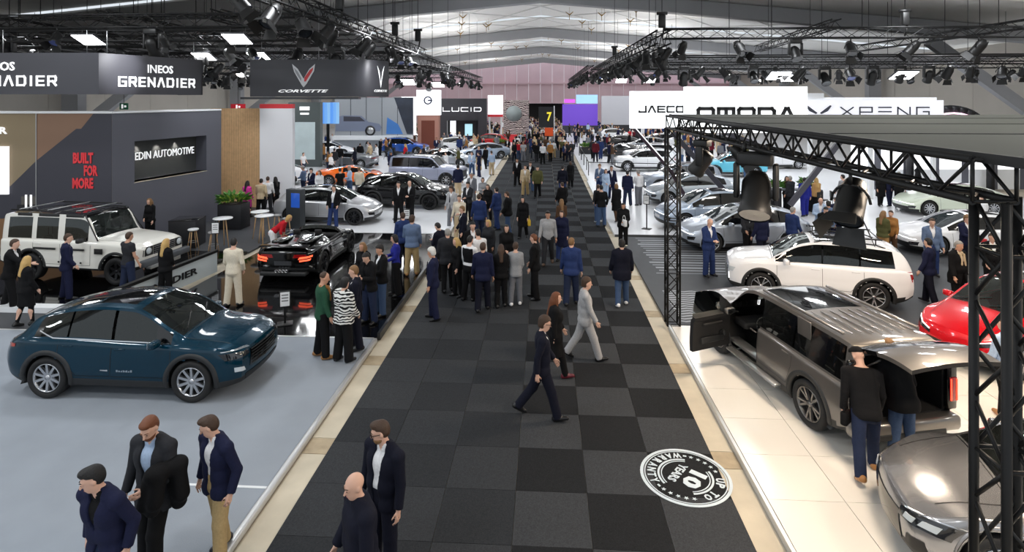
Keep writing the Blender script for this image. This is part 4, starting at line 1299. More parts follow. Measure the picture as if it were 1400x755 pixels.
# ladder-frame off-roader with flat panels and an upright screen
SPECS['off_roader'] = dict(L=4.86, W=1.93, fo=.86, wb=2.92, wr=.40, clad=.50, clad_end=.60, bulge=.0, waist=.0, tumble=.005, arch_gap=.09,
    top=[(-2.43, 1.90), (-2.40, 1.96), (-2.2, 2.0), (-1.0, 2.03), (.2, 2.02), (.42, 1.99), (.55, 1.90), (.82, 1.40), (.90, 1.31), (1.5, 1.28), (2.2, 1.22), (2.43, 1.12)],
    belt=[(-2.43, 1.20), (-1.0, 1.21), (1.1, 1.20), (1.8, 1.17), (2.43, 1.08)],
    hw=[(-2.43, .90), (-2.38, .915), (-1.9, .92), (1.5, .92), (2.2, .90), (2.36, .86), (2.43, .80)],
    tw=[(-2.43, .74), (-1.9, .75), (.5, .75), (.9, .80), (1.8, .72), (2.43, .66)],
    bot=[(-2.43, .50), (-2.1, .42), (-1.6, .38), (1.7, .38), (2.43, .52)],
    crown=[(-2.4, .03), (.2, .04), (1.0, .04), (2.4, .03)], shear=[(-2.4, 0), (1, 0)], erows=[0, .05, .33, .61, .86, 1.0],
    front=[(.4, -.1), (.55, -.04), (.7, .0), (1.0, .0), (1.2, -.02)], rear=[(.4, -.06), (.6, .0), (1.2, .0), (1.9, -.03)], bow=(.03, .01),
    cuts=[.86, .80, .50, -.30, -.34, .44, -1.24, -1.28, -2.24, -2.3, -.38, -1.2],
    dlo=(-2.3, .72), windows=[(-.24, .56), (-1.18, -.42), (-2.22, -1.36)], pillar_part='body', windscreen=(.50, .86), rear_top=-2.4, roof_black=True,
    doors=[('front_door', -.32, .72), ('rear_door', -1.26, -.32)])
# low fastback saloon
SPECS['fastback'] = dict(L=4.80, W=1.92, fo=.86, wb=2.93, wr=.355, clad=.30, clad_end=.32,
    top=[(-2.40, .92), (-2.2, 1.02), (-1.75, 1.18), (-1.2, 1.34), (-.6, 1.43), (-.15, 1.45), (.3, 1.42), (.65, 1.31), (1.25, 1.02), (1.45, .95), (1.9, .86), (2.2, .77), (2.40, .66)],
    belt=[(-2.40, .90), (-1.9, .98), (-1.2, .94), (.3, .89), (1.1, .87), (1.8, .81), (2.40, .62)],
    hw=[(-2.40, .72), (-2.2, .85), (-1.7, .94), (-1.35, .955), (-.5, .92), (.6, .92), (1.45, .95), (1.9, .91), (2.2, .82), (2.40, .66)],
    tw=[(-2.40, .56), (-1.9, .54), (-1.0, .55), (.2, .59), (.9, .70), (1.3, .73), (1.8, .66), (2.40, .50)],
    bot=[(-2.40, .38), (-2.0, .24), (-1.6, .18), (1.7, .16), (2.40, .20)],
    crown=[(-2.4, .03), (-1.6, .06), (.2, .07), (1.0, .06), (1.6, .05), (2.4, .03)], shear=[(-2.4, 0), (-1.4, .05), (-1.0, -.03), (-.2, -.05), (1, 0)],
    front=[(.15, -.10), (.3, -.01), (.45, .0), (.6, -.03), (.72, -.10), (.9, -.25)], rear=[(.2, -.14), (.4, -.02), (.65, .0), (.85, -.03), (1.0, -.10), (1.4, -.2)], bow=(.24, .12),
    cuts=[1.35, 1.15, .34, -.10, -.14, -1.0, -1.04, -1.5, -2.1, .2, -1.0],
    dlo=(-1.6, 1.16), windows=[(-.10, .86), (-1.0, -.14), (-1.5, -1.04)], windscreen=(.36, 1.35), rear_glass=(-2.1, -1.2), rear_top=-1.15,
    sunroof=[(-1.0, .2)], doors=[('front_door', -.12, 1.05), ('rear_door', -1.12, -.12)])
# low mid-engined sports coupe
SPECS['sports_coupe'] = dict(L=4.42, W=1.96, fo=1.0, wb=2.58, wr=.355, clad=.26, clad_end=.28,
    top=[(-2.21, .88), (-2.05, .97), (-1.5, 1.02), (-.9, 1.12), (-.35, 1.205), (.0, 1.215), (.3, 1.18), (.6, 1.06), (1.1, .84), (1.25, .78), (1.7, .70), (2.05, .62), (2.21, .52)],
    belt=[(-2.21, .86), (-1.6, .94), (-1.0, .86), (.3, .80), (1.1, .76), (1.5, .75), (2.21, .48)],
    hw=[(-2.21, .80), (-2.05, .90), (-1.6, .975), (-1.2, .98), (-.4, .90), (.4, .90), (1.21, .955), (1.7, .91), (2.05, .80), (2.21, .62)],
    tw=[(-2.21, .60), (-1.9, .58), (-1.0, .50), (.2, .54), (.9, .68), (1.2, .70), (1.7, .62), (2.21, .48)],
    bot=[(-2.21, .34), (-1.9, .20), (-1.5, .15), (1.5, .13), (2.21, .18)],
    crown=[(-2.2, .02), (-.9, .06), (.2, .06), (1.0, .05), (2.2, .03)], shear=[(-2.4, 0), (1, 0)],
    front=[(.12, -.06), (.25, .0), (.4, .0), (.55, -.10), (.8, -.3)], rear=[(.15, -.16), (.35, -.03), (.65, .0), (.85, -.0), (1.0, -.10)], bow=(.26, .10),
    cuts=[1.15, 1.0, .1, -.5, -.9, -1.5], dlo=(-.55, .98), windows=[(-.5, .86)], windscreen=(.1, 1.15), rear_glass=(-1.5, -.4), rear_top=-.4, doors=[('front_door', -.5, .85)])

def make_car(kind, pm, root=None, name='car', wheels=None, front='plain', detail=1, roofm=None, glass=None, dl=None, over=None, interior=True, rack=False, rails=None, plates=True, tail='bar', cladm=None, archm=None, lit_tail=False):
    S = dict(SPECS[kind]); S.update(over or {})
    if detail == 0: S['n'] = 44
    root = root or empty(name)
    c = Car(root, S)
    gd = glass or (G_DARK if detail > 1 else mat('car_glass_opaque', srgb(14, 16, 19), .06, coat=.8))
    gw = G_CLEAR if detail > 1 else mat('windscreen_opaque', srgb(40, 48, 52), .06, coat=.8)
    cl = cladm or M_PLASTIC
    c.shell(dict(body=pm, lower_cladding=cl, side_window=gd, window_pillar=M_GLOSSBLACK, windscreen=gw, rear_window=gd, roof_glass=G_ROOF, front_door=pm, rear_door=pm, roof=roofm or M_GLOSSBLACK))
    W = dict(spokes=10, swidth=.045); W.update(wheels or {})
    c.arches(archm or (pm if kind in ('crossover', 'fastback', 'sports_coupe') else cl), .08 if kind not in ('crossover', 'fastback', 'sports_coupe') else .035)
    c.wheels(**W)
    xf, zb = c.xf, c.belt(c.xf)
    d0 = [d for d in S['doors'] if d[0] == 'front_door'][0]
    zc = S['clad'] + .04
    if detail:
        bz = lambda x: c.belt(x) - .01
        c.ribbon('panel_gap', M_BLACK, [(d0[2], zc), (d0[2], bz(d0[2]))]); c.ribbon('panel_gap', M_BLACK, [(d0[1], zc), (d0[1], bz(d0[1]))]); c.ribbon('panel_gap', M_BLACK, [(d0[1], zc), (d0[2], zc)])
        if len(S['doors']) > 1:
            d1 = S['doors'][1]; R = S['wr'] + .16
            c.ribbon('panel_gap', M_BLACK, [(d1[1], bz(d1[1])), (d1[1], min(bz(d1[1]) - .1, S['wr'] + R * .8)), (c.xra + R, S['wr'] + .1), (c.xra + R, zc), (d0[1], zc)])
        hx = S['windscreen'][1] + .03
        c.ribbon('panel_gap', M_BLACK, [(hx, 0), (hx, c.tw(hx) - .04), (xf - .35, c.tw(xf - .35) - .03)], 'top')
        mx = d0[2] - .22
        c.mirrors(pm if kind != 'off_roader' else M_PLASTIC, mx, c.belt(mx) + .05)
        c.handles(pm, [(d0[1] + .16, c.belt(0) - .09)] + ([(S['doors'][1][1] + .18, c.belt(-1) - .09)] if len(S['doors']) > 1 else []), True)
    # ---- faces: (lamps, grille) by style
    z = zb
    if front == 'plain':
        c.grid_patch('headlamp', M_LAMP, [(.46, z - .15), (.74, z - .16), (.76, z - .06), (.46, z - .09)], 7, 2, 'front', .012)
        c.grid_patch('grille', M_GLOSSBLACK, [(-.42, z - .34), (.42, z - .34), (.46, z - .16), (-.46, z - .16)], 10, 3, 'front', .012, two=False)
        c.grid_patch('lower_intake', M_BLACK, [(-.55, .28), (.55, .28), (.62, .40), (-.62, .40)], 10, 2, 'front', .012, two=False)
    elif front == 'ev':                                # closed nose, light bar, split lamps
        c.grid_patch('running_light', M_DRL, [(.05, z - .075), (.74, z - .10), (.74, z - .075), (.05, z - .055)], 10, 1, 'front', .012)
        c.grid_patch('headlamp', M_LAMPD, [(.56, z - .30), (.78, z - .28), (.80, z - .16), (.58, z - .18)], 5, 3, 'front', .012)
        c.grid_patch('lower_intake', M_BLACK, [(-.62, .24), (.62, .24), (.56, .40), (-.56, .40)], 10, 2, 'front', .012, two=False)
    elif front == 'suv':                               # tall black grille, boxed lamps
        c.grid_patch('headlamp', M_LAMP, [(.50, z - .17), (.80, z - .19), (.82, z - .07), (.50, z - .07)], 7, 2, 'front', .012)
        c.grid_patch('grille', M_GLOSSBLACK, [(-.46, z - .44), (.46, z - .44), (.47, z - .08), (-.47, z - .08)], 10, 4, 'front', .012, two=False)
        for k in range(-6, 7): c.grid_patch('grille_bar', M_ALU, [(k * .07 - .006, z - .42), (k * .07 + .006, z - .42), (k * .07 + .006, z - .10), (k * .07 - .006, z - .10)], 1, 3, 'front', .022, two=False)
        c.grid_patch('lower_intake', M_BLACK, [(-.58, .32), (.58, .32), (.60, .46), (-.60, .46)], 10, 2, 'front', .012, two=False)
        c.grid_patch('running_light', M_DRL, [(.66, z - .42), (.70, z - .42), (.72, z - .24), (.68, z - .24)], 1, 3, 'front', .014)
    zt = c.belt(c.xr)
    if kind in ('boxy_suv', 'off_roader', 'family_suv'):
        if kind != 'boxy_suv': c.grid_patch('tail_lamp', M_TAIL_ON if lit_tail else M_TAIL, [(.66, zt - .22), (.80, zt - .22), (.79, zt + .02), (.66, zt + .02)], 3, 3, 'rear', .012)
        if kind != 'boxy_suv': c.grid_patch('rear_window', gd, [(-.56, zt + .14), (.56, zt + .14), (.52, c.top(c.xr + .02) - .16), (-.52, c.top(c.xr + .02) - .16)], 8, 3, 'rear', .008, two=False)
    else:
        c.grid_patch('tail_lamp', M_TAIL_ON if lit_tail else M_TAIL, [(-.66, zt - .12), (.66, zt - .12), (.68, zt - .05), (-.68, zt - .05)] if tail == 'bar' else [(.3, zt - .14), (.68, zt - .14), (.7, zt - .04), (.34, zt - .04)], 12, 1, 'rear', .012, two=(tail != 'bar'))
    if plates: c.plate(.50 if kind != 'off_roader' else .66, 'front', .46, .10); c.plate(.62 if 'open_rear' not in S else .52, 'rear', .46, .10)
    if rails is not None: c.rails(rails, S['windows'][-1][0] + .1, S['windscreen'][0] - .12, c.tw(-.5) - .04)
    if detail > 1 and interior:
        c.interior(S['windscreen'][0] + .35, S['windscreen'][0] - .25, -.85, zf=.40 + (.1 if kind in ('boxy_suv', 'off_roader') else 0))
        wx = S['windscreen'][1]
        for a, b in ((-.5, -.02), (.08, .5)):
            p0 = c.hit((wx - .04, a, 5), (0, 0, -1)); p1 = c.hit((wx - .28, b, 5), (0, 0, -1))
            mb = MB(); mb.tube(p0 + Vector((0, 0, .02)), p1 + Vector((0, 0, .02)), .009, n=5); mb.build('wiper', M_BLACK, root)
    c.kind = kind
    return root, c

def car_coupe_suv_teal(pm):
    root, c = make_car('coupe_suv', pm, detail=2, front='none', wheels=dict(spokes=10, split=True, swidth=.042), plates=False)
    c.ribbon('window_trim', M_CHROME, [(.95, 1.03), (-.2, 1.055), (-1.25, 1.09), (-1.55, 1.19)], 'side', .018, .012)
    c.grid_patch('headlamp', M_LAMPD, [(.50, .76), (.84, .74), (.86, .86), (.52, .84)], 8, 3, 'front', .012)
    c.grid_patch('running_light', M_CHROME, [(.46, .865), (.84, .885), (.84, .90), (.46, .885)], 8, 1, 'front', .018)
    c.grid_patch('fog_lamp', M_LAMP, [(.62, .50), (.78, .52), (.78, .60), (.66, .58)], 4, 2, 'front', .014)
    c.grid_patch('grille', M_GLOSSBLACK, [(-.50, .52), (.50, .52), (.46, .82), (-.46, .82)], 12, 5, 'front', .012, two=False)
    for k in range(6):
        z = .55 + .05 * k; c.grid_patch('grille_bar', M_PLASTIC, [(-.44, z), (.44, z), (.44, z + .012), (-.44, z + .012)], 12, 1, 'front', .024, two=False)
    c.grid_patch('lower_intake', M_BLACK, [(-.55, .30), (.55, .30), (.6, .42), (-.6, .42)], 10, 2, 'front', .012, two=False)
    c.grid_patch('side_reflector', M_TAIL, [(-2.12, .90), (-1.98, .92), (-1.98, .97), (-2.12, .96)], 3, 1, 'side', .01)
    c.grid_patch('door_flash', M_CHROME, [(-.30, .545), (-.16, .535), (-.16, .565), (-.30, .56)], 3, 1, 'side', .006)
    ms = mat('script_silver', srgb(170, 180, 190), .3, metal=.8)
    for k in range(7): c.grid_patch('door_script', ms, [(.0 + .045 * k, .53), (.032 + .045 * k, .53), (.032 + .045 * k, .565 - .012 * (k % 2)), (.0 + .045 * k, .565 - .01 * (k % 3))], 1, 1, 'side', .006)
    return root

def car_off_roader_white(pm):
    root, c = make_car('off_roader', pm, detail=2, front='none', roofm=M_GLOSSBLACK, plates=False, wheels=dict(spokes=6, swidth=.07, width=.26, rr=.60, rim=M_RIMD))
    # round lamps, barred grille, straight black bumper
    for sy in (1, -1):
        mb = MB(); M = Matrix.Translation((c.xf - .02, sy * .60, .98)) @ Matrix.Rotation(PI / 2, 4, 'Y')
        mb.lathe([(.0, .05), (.085, .045), (.10, .02), (.105, -.06)], 20, M); o = mb.build('headlamp', M_LAMP, root)
        mb = MB(); mb.lathe([(.105, .03), (.125, .03), (.125, -.06)], 20, M); mb.build('lamp_ring', M_PLASTIC, o)
        c.grid_patch('lamp_housing', M_PLASTIC, [(.44, .84), (.78, .84), (.76, 1.10), (.44, 1.10)], 6, 3, 'front', .01, side=sy, two=False) if sy > 0 else c.grid_patch('lamp_housing', M_PLASTIC, [(-.78, .84), (-.44, .84), (-.44, 1.10), (-.76, 1.10)], 6, 3, 'front', .01, two=False)
    c.grid_patch('grille', M_BLACK, [(-.42, .84), (.42, .84), (.42, 1.10), (-.42, 1.10)], 6, 3, 'front', .012, two=False)
    for k in range(4): c.grid_patch('grille_bar', M_ALU, [(-.40, .87 + k * .06), (.40, .87 + k * .06), (.40, .885 + k * .06), (-.40, .885 + k * .06)], 6, 1, 'front', .022, two=False)
    mb = MB(); mb.rbox((c.xf + .05, 0, .66), (.20, 1.86, .20), .05); mb.build('front_bumper', mat('bumper_grey', srgb(74, 78, 84), .5), root)
    mb = MB(); mb.rbox((c.xf - .02, 0, .50), (.2, 1.2, .14), .03); mb.build('skid_plate', M_ALU, root)
    mb = MB(); mb.rbox((c.xr - .06, 0, .62), (.18, 1.84, .18), .05); mb.build('rear_bumper', mat('bumper_grey', srgb(74, 78, 84), .5), root)
    for sy in (1, -1):
        for a, b in ((-1.18, -.42), (-.24, .56)):           # rub strips and roof side glazing
            mb = MB(); mb.rbox(((a + b) / 2, sy * .925, 1.0), (b - a, .03, .06), .01); mb.build('rub_strip', M_BLACK, root)
        mb = MB(); mb.rbox((1.05, sy * .93, .98), (.28, .02, .16), .01); mb.build('wing_vent', M_BLACK, root)
        for x in (-1.0, -.3, .45):
            mb = MB(); mb.rbox((x, sy * .925, .62), (.06, .02, .05), .008); mb.build('door_hinge', M_BLACK, root)
        for a, b in ((-1.9, -1.4), (-1.15, -.45), (-.2, .4)):
            mb = MB(); mb.rbox(((a + b) / 2, sy * .765, 1.96), (b - a, .03, .09), .01); mb.build('roof_side_rail', M_PLASTIC, root)
        mb = MB(); mb.tube((-2.2, sy * .70, 2.07), (.3, sy * .70, 2.08), .022, n=6)
        mb.build('roof_rail', M_BLACK, root)
        mb = MB(); mb.tube((.45, sy * .76, 1.98), (.95, sy * .84, 1.26), .018, n=6); mb.build('snorkel', M_BLACK, root)
    for x in (-1.9, -.9, .1):
        mb = MB(); mb.tube((x, -.72, 2.09), (x, .72, 2.09), .018, n=6); mb.build('cross_bar', M_ALU, root)
    for a, b in ((-.1, .3),):
        for sy in (1, -1):
            c.grid_patch('roof_glass', G_ROOF, [(a, .08), (b, .08), (b, .55), (a, .55)], 3, 3, 'top', .01, side=sy, two=False)
    return root
def car_roadster(pm):
    """open two-seater seen from the tail"""
    over = dict(top=[(-2.21, .92), (-2.1, 1.0), (-1.6, .99), (-1.0, 1.02), (-.55, 1.06), (-.45, 1.0), (-.3, .90), (.46, .88), (.50, 1.0), (.54, 1.11), (.62, 1.08), (1.1, .84), (1.25, .78), (1.7, .70), (2.05, .62), (2.21, .52)],
                windscreen=(.5, 1.12), cockpit=(-.44, .50), dlo=(5, 6), windows=[(5, 6)], sunroof=[], rear_glass=None, cuts=[.5, .54, .46, -.44, -.5, 1.12],
                tw=[(-2.21, .62), (-1.9, .62), (-1.0, .60), (-.5, .62), (.2, .70), (.55, .62), (.9, .68), (1.2, .70), (1.7, .62), (2.21, .48)])
    root, c = make_car('sports_coupe', pm, detail=2, front='plain', over=over, interior=False, plates=False, wheels=dict(spokes=5, style='y', rim=M_RIMD, swidth=.04), tail='none', archm=pm)
    mb = MB(); mb.rbox((.02, 0, .42), (1.0, 1.45, .12), .04); mb.build('cockpit_floor', M_INT, root)
    mb = MB(); mb.rbox((-.50, 0, .70), (.10, 1.40, .55), .04); mb.build('bulkhead', M_INT, root)
    for sy in (1, -1):
        mb = MB(); mb.rbox((0, sy * .76, .68), (1.0, .10, .40), .03); mb.build('door_card', M_INT, root)
        mb = MB(); mb.rbox((0, 0, 0), (.46, .46, .14), .05); mb.rbox((-.26, 0, .28), (.14, .44, .56), .06, (0, -.25, 0)); mb.rbox((-.36, 0, .60), (.09, .24, .16), .04, (0, -.2, 0)); mb.build('seat', M_INT, root, (-.05, sy * .36, .50))
        mb = MB(); mb.rbox((0, 0, 0), (1.3, .34, .10), .05, (0, .05, 0)); mb.build('nacelle', pm, root, (-1.1, sy * .42, 1.04))
    mb = MB(); mb.rbox((.42, 0, .80), (.22, 1.36, .14), .04); mb.build('dashboard', M_INT, root)
    mb = MB(); M = Matrix.Translation((.22, .36, .80)) @ Matrix.Rotation(-1.2, 4, 'Y'); pts = [M @ Vector((.17 * math.cos(t * PI / 9), .17 * math.sin(t * PI / 9), 0)) for t in range(19)]; mb.path(pts, .016, 6); mb.build('steering_wheel', M_INT, root)
    mt = mat('tail_lamp_amber_red', srgb(210, 40, 20), .2, emit=(1.0, .12, .05), estr=1.8)
    zt = c.belt(c.xr)
    c.grid_patch('tail_panel', M_GLOSSBLACK, [(-.86, zt - .34), (.86, zt - .34), (.86, zt - .02), (-.86, zt - .02)], 14, 3, 'rear', .006, two=False)
    c.grid_patch('tail_lamp', mt, [(.46, zt - .19), (.84, zt - .13), (.84, zt - .08), (.50, zt - .12)], 6, 1, 'rear', .02)
    c.grid_patch('tail_lamp', mt, [(.50, zt - .26), (.80, zt - .22), (.82, zt - .17), (.50, zt - .215)], 6, 1, 'rear', .02)
    c.grid_patch('number_plate', mat('plate_dark', srgb(60, 62, 66), .4), [(-.26, zt - .36), (.26, zt - .36), (.26, zt - .24), (-.26, zt - .24)], 3, 1, 'rear', .02, two=False)
    for k in (-.15, -.05, .05, .15):
        mb = MB(); mb.lathe([(.035, 0), (.045, .1), (.035, .1), (.03, .0)], 12, Matrix.Translation((c.xr - .02, k, .36)) @ Matrix.Rotation(-PI / 2, 4, 'Y')); mb.build('exhaust_tip', M_CHROME, root)
    mb = MB(); mb.rbox((c.xr + .10, 0, 1.05), (.22, 1.5, .025), .01, (0, -.12, 0)); mb.build('spoiler_lip', M_GLOSSBLACK, root)
    mb = MB(); mb.rbox((c.xr + .12, 0, .24), (.3, 1.4, .12), .03); mb.build('diffuser', M_PLASTIC, root)
    return root

def car_grey_off_roader(pm):
    """tall grey estate with its driver's door and tailgate open"""
    over = dict(open_rear=(.60, .80), open_door=(-.06, .96), fo=1.02, wb=2.88, wr=.41)
    root, c = make_car('boxy_suv', pm, detail=2, front='suv', over=over, wheels=dict(spokes=5, style='y', swidth=.06, split=True, rim=mat('rim_machined', srgb(120, 118, 116), .3, metal=.8)), plates=False)
    S = c.S
    # --- driver's door, swung open about its front edge
    S2 = dict(S); S2.pop('open_door'); c.S = S2
    sel = {}
    hx, hy = .96, c.hw(.96) - .02
    for f in c.F:
        q, x, i, side = f
        if side != 1 or not (-.06 < x < .96): continue
        T = c.T[i]; cz = sum(c.V[k][2] for k in q) / 4
        if (T.startswith('side') and cz > S['clad']) or T == 'shoulder' or (T == 'glass' and i - 15 <= len(S.get('erows', [0] * 6)) - 3):
            p = c.part_of(f)
            sel.setdefault('glass' if p == 'side_window' else 'panel', []).append(q)
    c.S = S
    ang = math.radians(76)
    R = Matrix.Rotation(-ang, 4, 'Z')
    door = None
    for key in ('panel', 'glass'):
        used = sorted({k for q in sel[key] for k in q}); mp = {k: n for n, k in enumerate(used)}
        bm = bmesh.new(); vv = [bm.verts.new((c.V[k][0] - hx, c.V[k][1] - hy, c.V[k][2])) for k in used]
        for q in sel[key]: bm.faces.new([vv[mp[k]] for k in q]).smooth = True
        if key == 'panel':
            bmesh.ops.recalc_face_normals(bm, faces=bm.faces[:])
            if sum(f.normal.y for f in bm.faces) < 0: bmesh.ops.reverse_faces(bm, faces=bm.faces[:])
            n0 = len(bm.faces)
            bmesh.ops.solidify(bm, geom=bm.faces[:], thickness=.085)
            for f in bm.faces:
                if f.normal.y < .25: f.material_index = 1
            for e in bm.edges:
                if len(e.link_faces) == 2 and e.calc_face_angle(0) > 40 * RAD: e.smooth = False
        me = bpy.data.meshes.new('front_door'); bm.to_mesh(me); bm.free()
        if key == 'panel':
            me.materials.append(pm); me.materials.append(M_INT)
            door = link('front_door', me, root, (hx, hy, 0), (0, 0, -ang)); door['label'] = 'open front door with dark trim inside'
        else:
            me.materials.append(G_DARK); link('door_window', me, door)
    mb = MB(); mb.rbox((-.52, -.12, .98), (.5, .09, .07), .03); mb.build('arm_rest', M_INT, door)
    mb = MB(); mb.rbox((-.55, -.10, 1.06), (.12, .02, .03), .008); mb.build('inner_handle', M_CHROME, door)
    mb = MB(); mb.rbox((-.5, -.10, .62), (.6, .06, .14), .03); mb.build('door_pocket', M_PLASTIC, door)
    mb = MB(); mb.lathe([(0, .0), (.09, 0), (.09, .02)], 16, Matrix.Translation((-.25, -.10, .70)) @ Matrix.Rotation(PI / 2, 4, 'X')); mb.build('speaker_grille', M_PLASTIC, door)
    # sill
    mb = MB(); mb.rbox((.45, .80, .50), (1.0, .22, .08), .02); mb.build('door_sill', M_ALU, root)
    M_BOOT = mat('boot_lining', srgb(12, 12, 12), .9)
    # --- load bay
    mb = MB()
    mb.box((-1.85, 0, .62), (1.0, 1.5, .04)); mb.build('boot_floor', M_BOOT, root)
    for sy in (1, -1):
        mb = MB(); mb.box((-1.85, sy * .78, 1.05), (1.0, .05, .86)); mb.build('boot_side', M_BOOT, root)
    mb = MB(); mb.box((-1.30, 0, 1.1), (.10, 1.5, .95)); mb.build('seat_back', M_BOOT, root)
    mb = MB(); mb.box((-1.5, 0, 1.76), (1.7, 1.4, .03)); mb.build('headlining', M_INT_L, root)
    # --- tailgate, hinged at the roof's rear edge and lifted level
    W = .76; vs = []; fs = []; n = 10; m = 8
    for j in range(n + 1):
        t = j / n; x = -.98 * t; z = .06 * math.sin(t * PI * .9) - .10 * t * t + .10 * t
        for i in range(m + 1):
            u = -1 + 2 * i / m; vs.append((x, u * W * (1 - .05 * t), z - .05 * u * u))
    for j in range(n):
        for i in range(m): fs.append((j * (m + 1) + i, j * (m + 1) + i + 1, (j + 1) * (m + 1) + i + 1, (j + 1) * (m + 1) + i))
    def slab(rows, name, m_, parent, loc=None, rot=None):
        bm = bmesh.new(); vv = [bm.verts.new(v) for v in vs]
        for j in rows:
            for i in range(m): bm.faces.new([vv[k] for k in fs[j * m + i]]).smooth = True
        bmesh.ops.delete(bm, geom=[v for v in bm.verts if not v.link_faces], context='VERTS')
        bmesh.ops.recalc_face_normals(bm, faces=bm.faces[:])
        if sum(f.normal.z for f in bm.faces) < 0: bmesh.ops.reverse_faces(bm, faces=bm.faces[:])
        bmesh.ops.solidify(bm, geom=bm.faces[:], thickness=.07)
        for f in bm.faces:
            if f.normal.z < -.2: f.material_index = 1
        for e in bm.edges:
            if len(e.link_faces) == 2 and e.calc_face_angle(0) > 40 * RAD: e.smooth = False
        me = bpy.data.meshes.new(name); bm.to_mesh(me); bm.free(); me.materials.append(m_); me.materials.append(M_INT)
        return link(name, me, parent, loc, rot)
    tg = slab(range(4, n), 'tailgate', pm, root, (-2.33, 0, 1.83), (0, .10, 0)); tg['label'] = 'raised tailgate'
    slab(range(0, 4), 'tailgate_glass', M_GLOSSBLACK, tg)
    for sy in (1, -1):
        mb = MB(); mb.tube((-2.28, sy * .74, 1.35), (-2.75, sy * .70, 1.78), .014, n=6); mb.build('gas_strut', M_BLACK, root)
        mb = MB(); mb.rbox((-2.40, sy * .86, 1.15), (.08, .17, .95), .03); o = mb.build('lamp_pillar', M_GLOSSBLACK, root)
        mb = MB(); mb.rbox((-2.445, sy * .86, 1.02), (.03, .13, .40), .03); o2 = mb.build('tail_lamp', M_TAIL, o)
        for dy in (-.05, .05): 
            mb = MB(); mb.rbox((-2.462, sy * .86 + dy, 1.02), (.016, .022, .36), .008); mb.build('tail_lamp_tube', M_TAIL_ON, o)
    mb = MB(); mb.rbox((-2.42, 0, .50), (.24, 1.86, .24), .06); mb.build('rear_bumper', pm, root)
    mb = MB(); mb.rbox((-2.48, 0, .40), (.14, 1.3, .12), .03); mb.build('bumper_guard', M_PLASTIC, root)
    for sy in (1, -1):
        mb = MB(); mb.rbox((-.95, sy * .68, 1.868), (2.1, .06, .05), .02); mb.build('roof_rail', pm, root)
        mb = MB(); mb.rbox((-1.24, sy * .80, 1.52), (.34, .02, .58), .01); mb.build('rear_pillar_panel', pm, root)
        mb = MB(); mb.rbox((-.05, sy * 1.03, .40), (1.6, .14, .05), .02); mb.build('side_step', M_ALU, root)
    for k in range(7):
        mb = MB(); mb.rbox((-1.55, -.54 + .18 * k, 1.865), (.95, .03, .012), .004); mb.build('roof_rib', pm, root)
    return root
# ---------------------------------------------------------------- cars on the stands
def place(o, x, y, deg, z, label, group=None, cat='car'):
    o.location = (x, y, z); o.rotation_euler = (0, 0, deg * RAD)
    return tag(o, label, cat, group)
P_TEAL = paint('deep_teal', (0, 44, 62), .25, .25, .05, .7)
place(car_coupe_suv_teal(P_TEAL), -7.74, 10.86, 0, .08, 'dark teal sport utility car with black wheel arches on the pale grey floor')
place(car_off_roader_white(paint('bone_white', (226, 224, 216), 0, .4)), -13.97, 17.08, -6, .10, 'boxy white off-roader with a black roof on the black podium')
place(car_roadster(paint('piano_black', (9, 9, 11), .2, .15)), -7.8, 18.9, 90, .08, 'black open-topped sports car with lit red tail lamps')
place(car_grey_off_roader(paint('warm_grey', (112, 108, 104), .6, .35)), 4.92, 11.45, 103, .105, 'grey off-road car with its front door and tailgate open').scale = (1, 1, .93)
o, c = make_car('fastback', paint('silver_grey', (150, 150, 152), .7, .25), detail=2, front='none', plates=False)
c.grid_patch('headlamp', M_LAMPD, [(.40, .50), (.84, .54), (.86, .68), (.42, .60)], 8, 4, 'front', .012)
c.grid_patch('headlamp_lens', M_LAMP, [(.50, .53), (.62, .54), (.63, .595), (.52, .59)], 3, 2, 'front', .022); c.grid_patch('headlamp_lens', M_LAMP, [(.66, .55), (.78, .56), (.79, .63), (.68, .61)], 3, 2, 'front', .022)
c.grid_patch('running_light', M_CHROME, [(.42, .607), (.86, .69), (.86, .70), (.42, .62)], 8, 1, 'front', .02)
c.grid_patch('grille', M_GLOSSBLACK, [(-.46, .28), (.46, .28), (.40, .54), (-.40, .54)], 10, 4, 'front', .012, two=False)
c.grid_patch('air_intake', M_BLACK, [(.52, .28), (.76, .30), (.72, .42), (.56, .40)], 4, 2, 'front', .012)
place(o, 6.55, 6.85, 166, .105, 'silver grey car seen by its bonnet and headlamp behind the thick truss post').scale = (1, 1, 1.12)
# white suv with roof rack
o, c = make_car('family_suv', paint('pearl_white', (232, 233, 236), .0, .3), detail=2, front='suv', wheels=dict(spokes=5, style='y', swidth=.05), rails=M_BLACK)
rk = MB()
for k in range(5): rk.tube((-1.5 + k * .38, -.62, 1.80), (-1.5 + k * .38, .62, 1.80), .016, n=6)
for sy in (1, -1): rk.tube((-1.55, sy * .62, 1.80), (.06, sy * .62, 1.80), .02, n=6); rk.tube((-1.4, sy * .62, 1.80), (-1.4, sy * .62, 1.66), .016, n=6); rk.tube((-.1, sy * .62, 1.80), (-.1, sy * .62, 1.68), .016, n=6)
rk.build('roof_rack', M_BLACK, o)
place(o, 7.45, 16.5, 164, .065, 'white sport utility car with a black roof rack behind the grey off-roader')
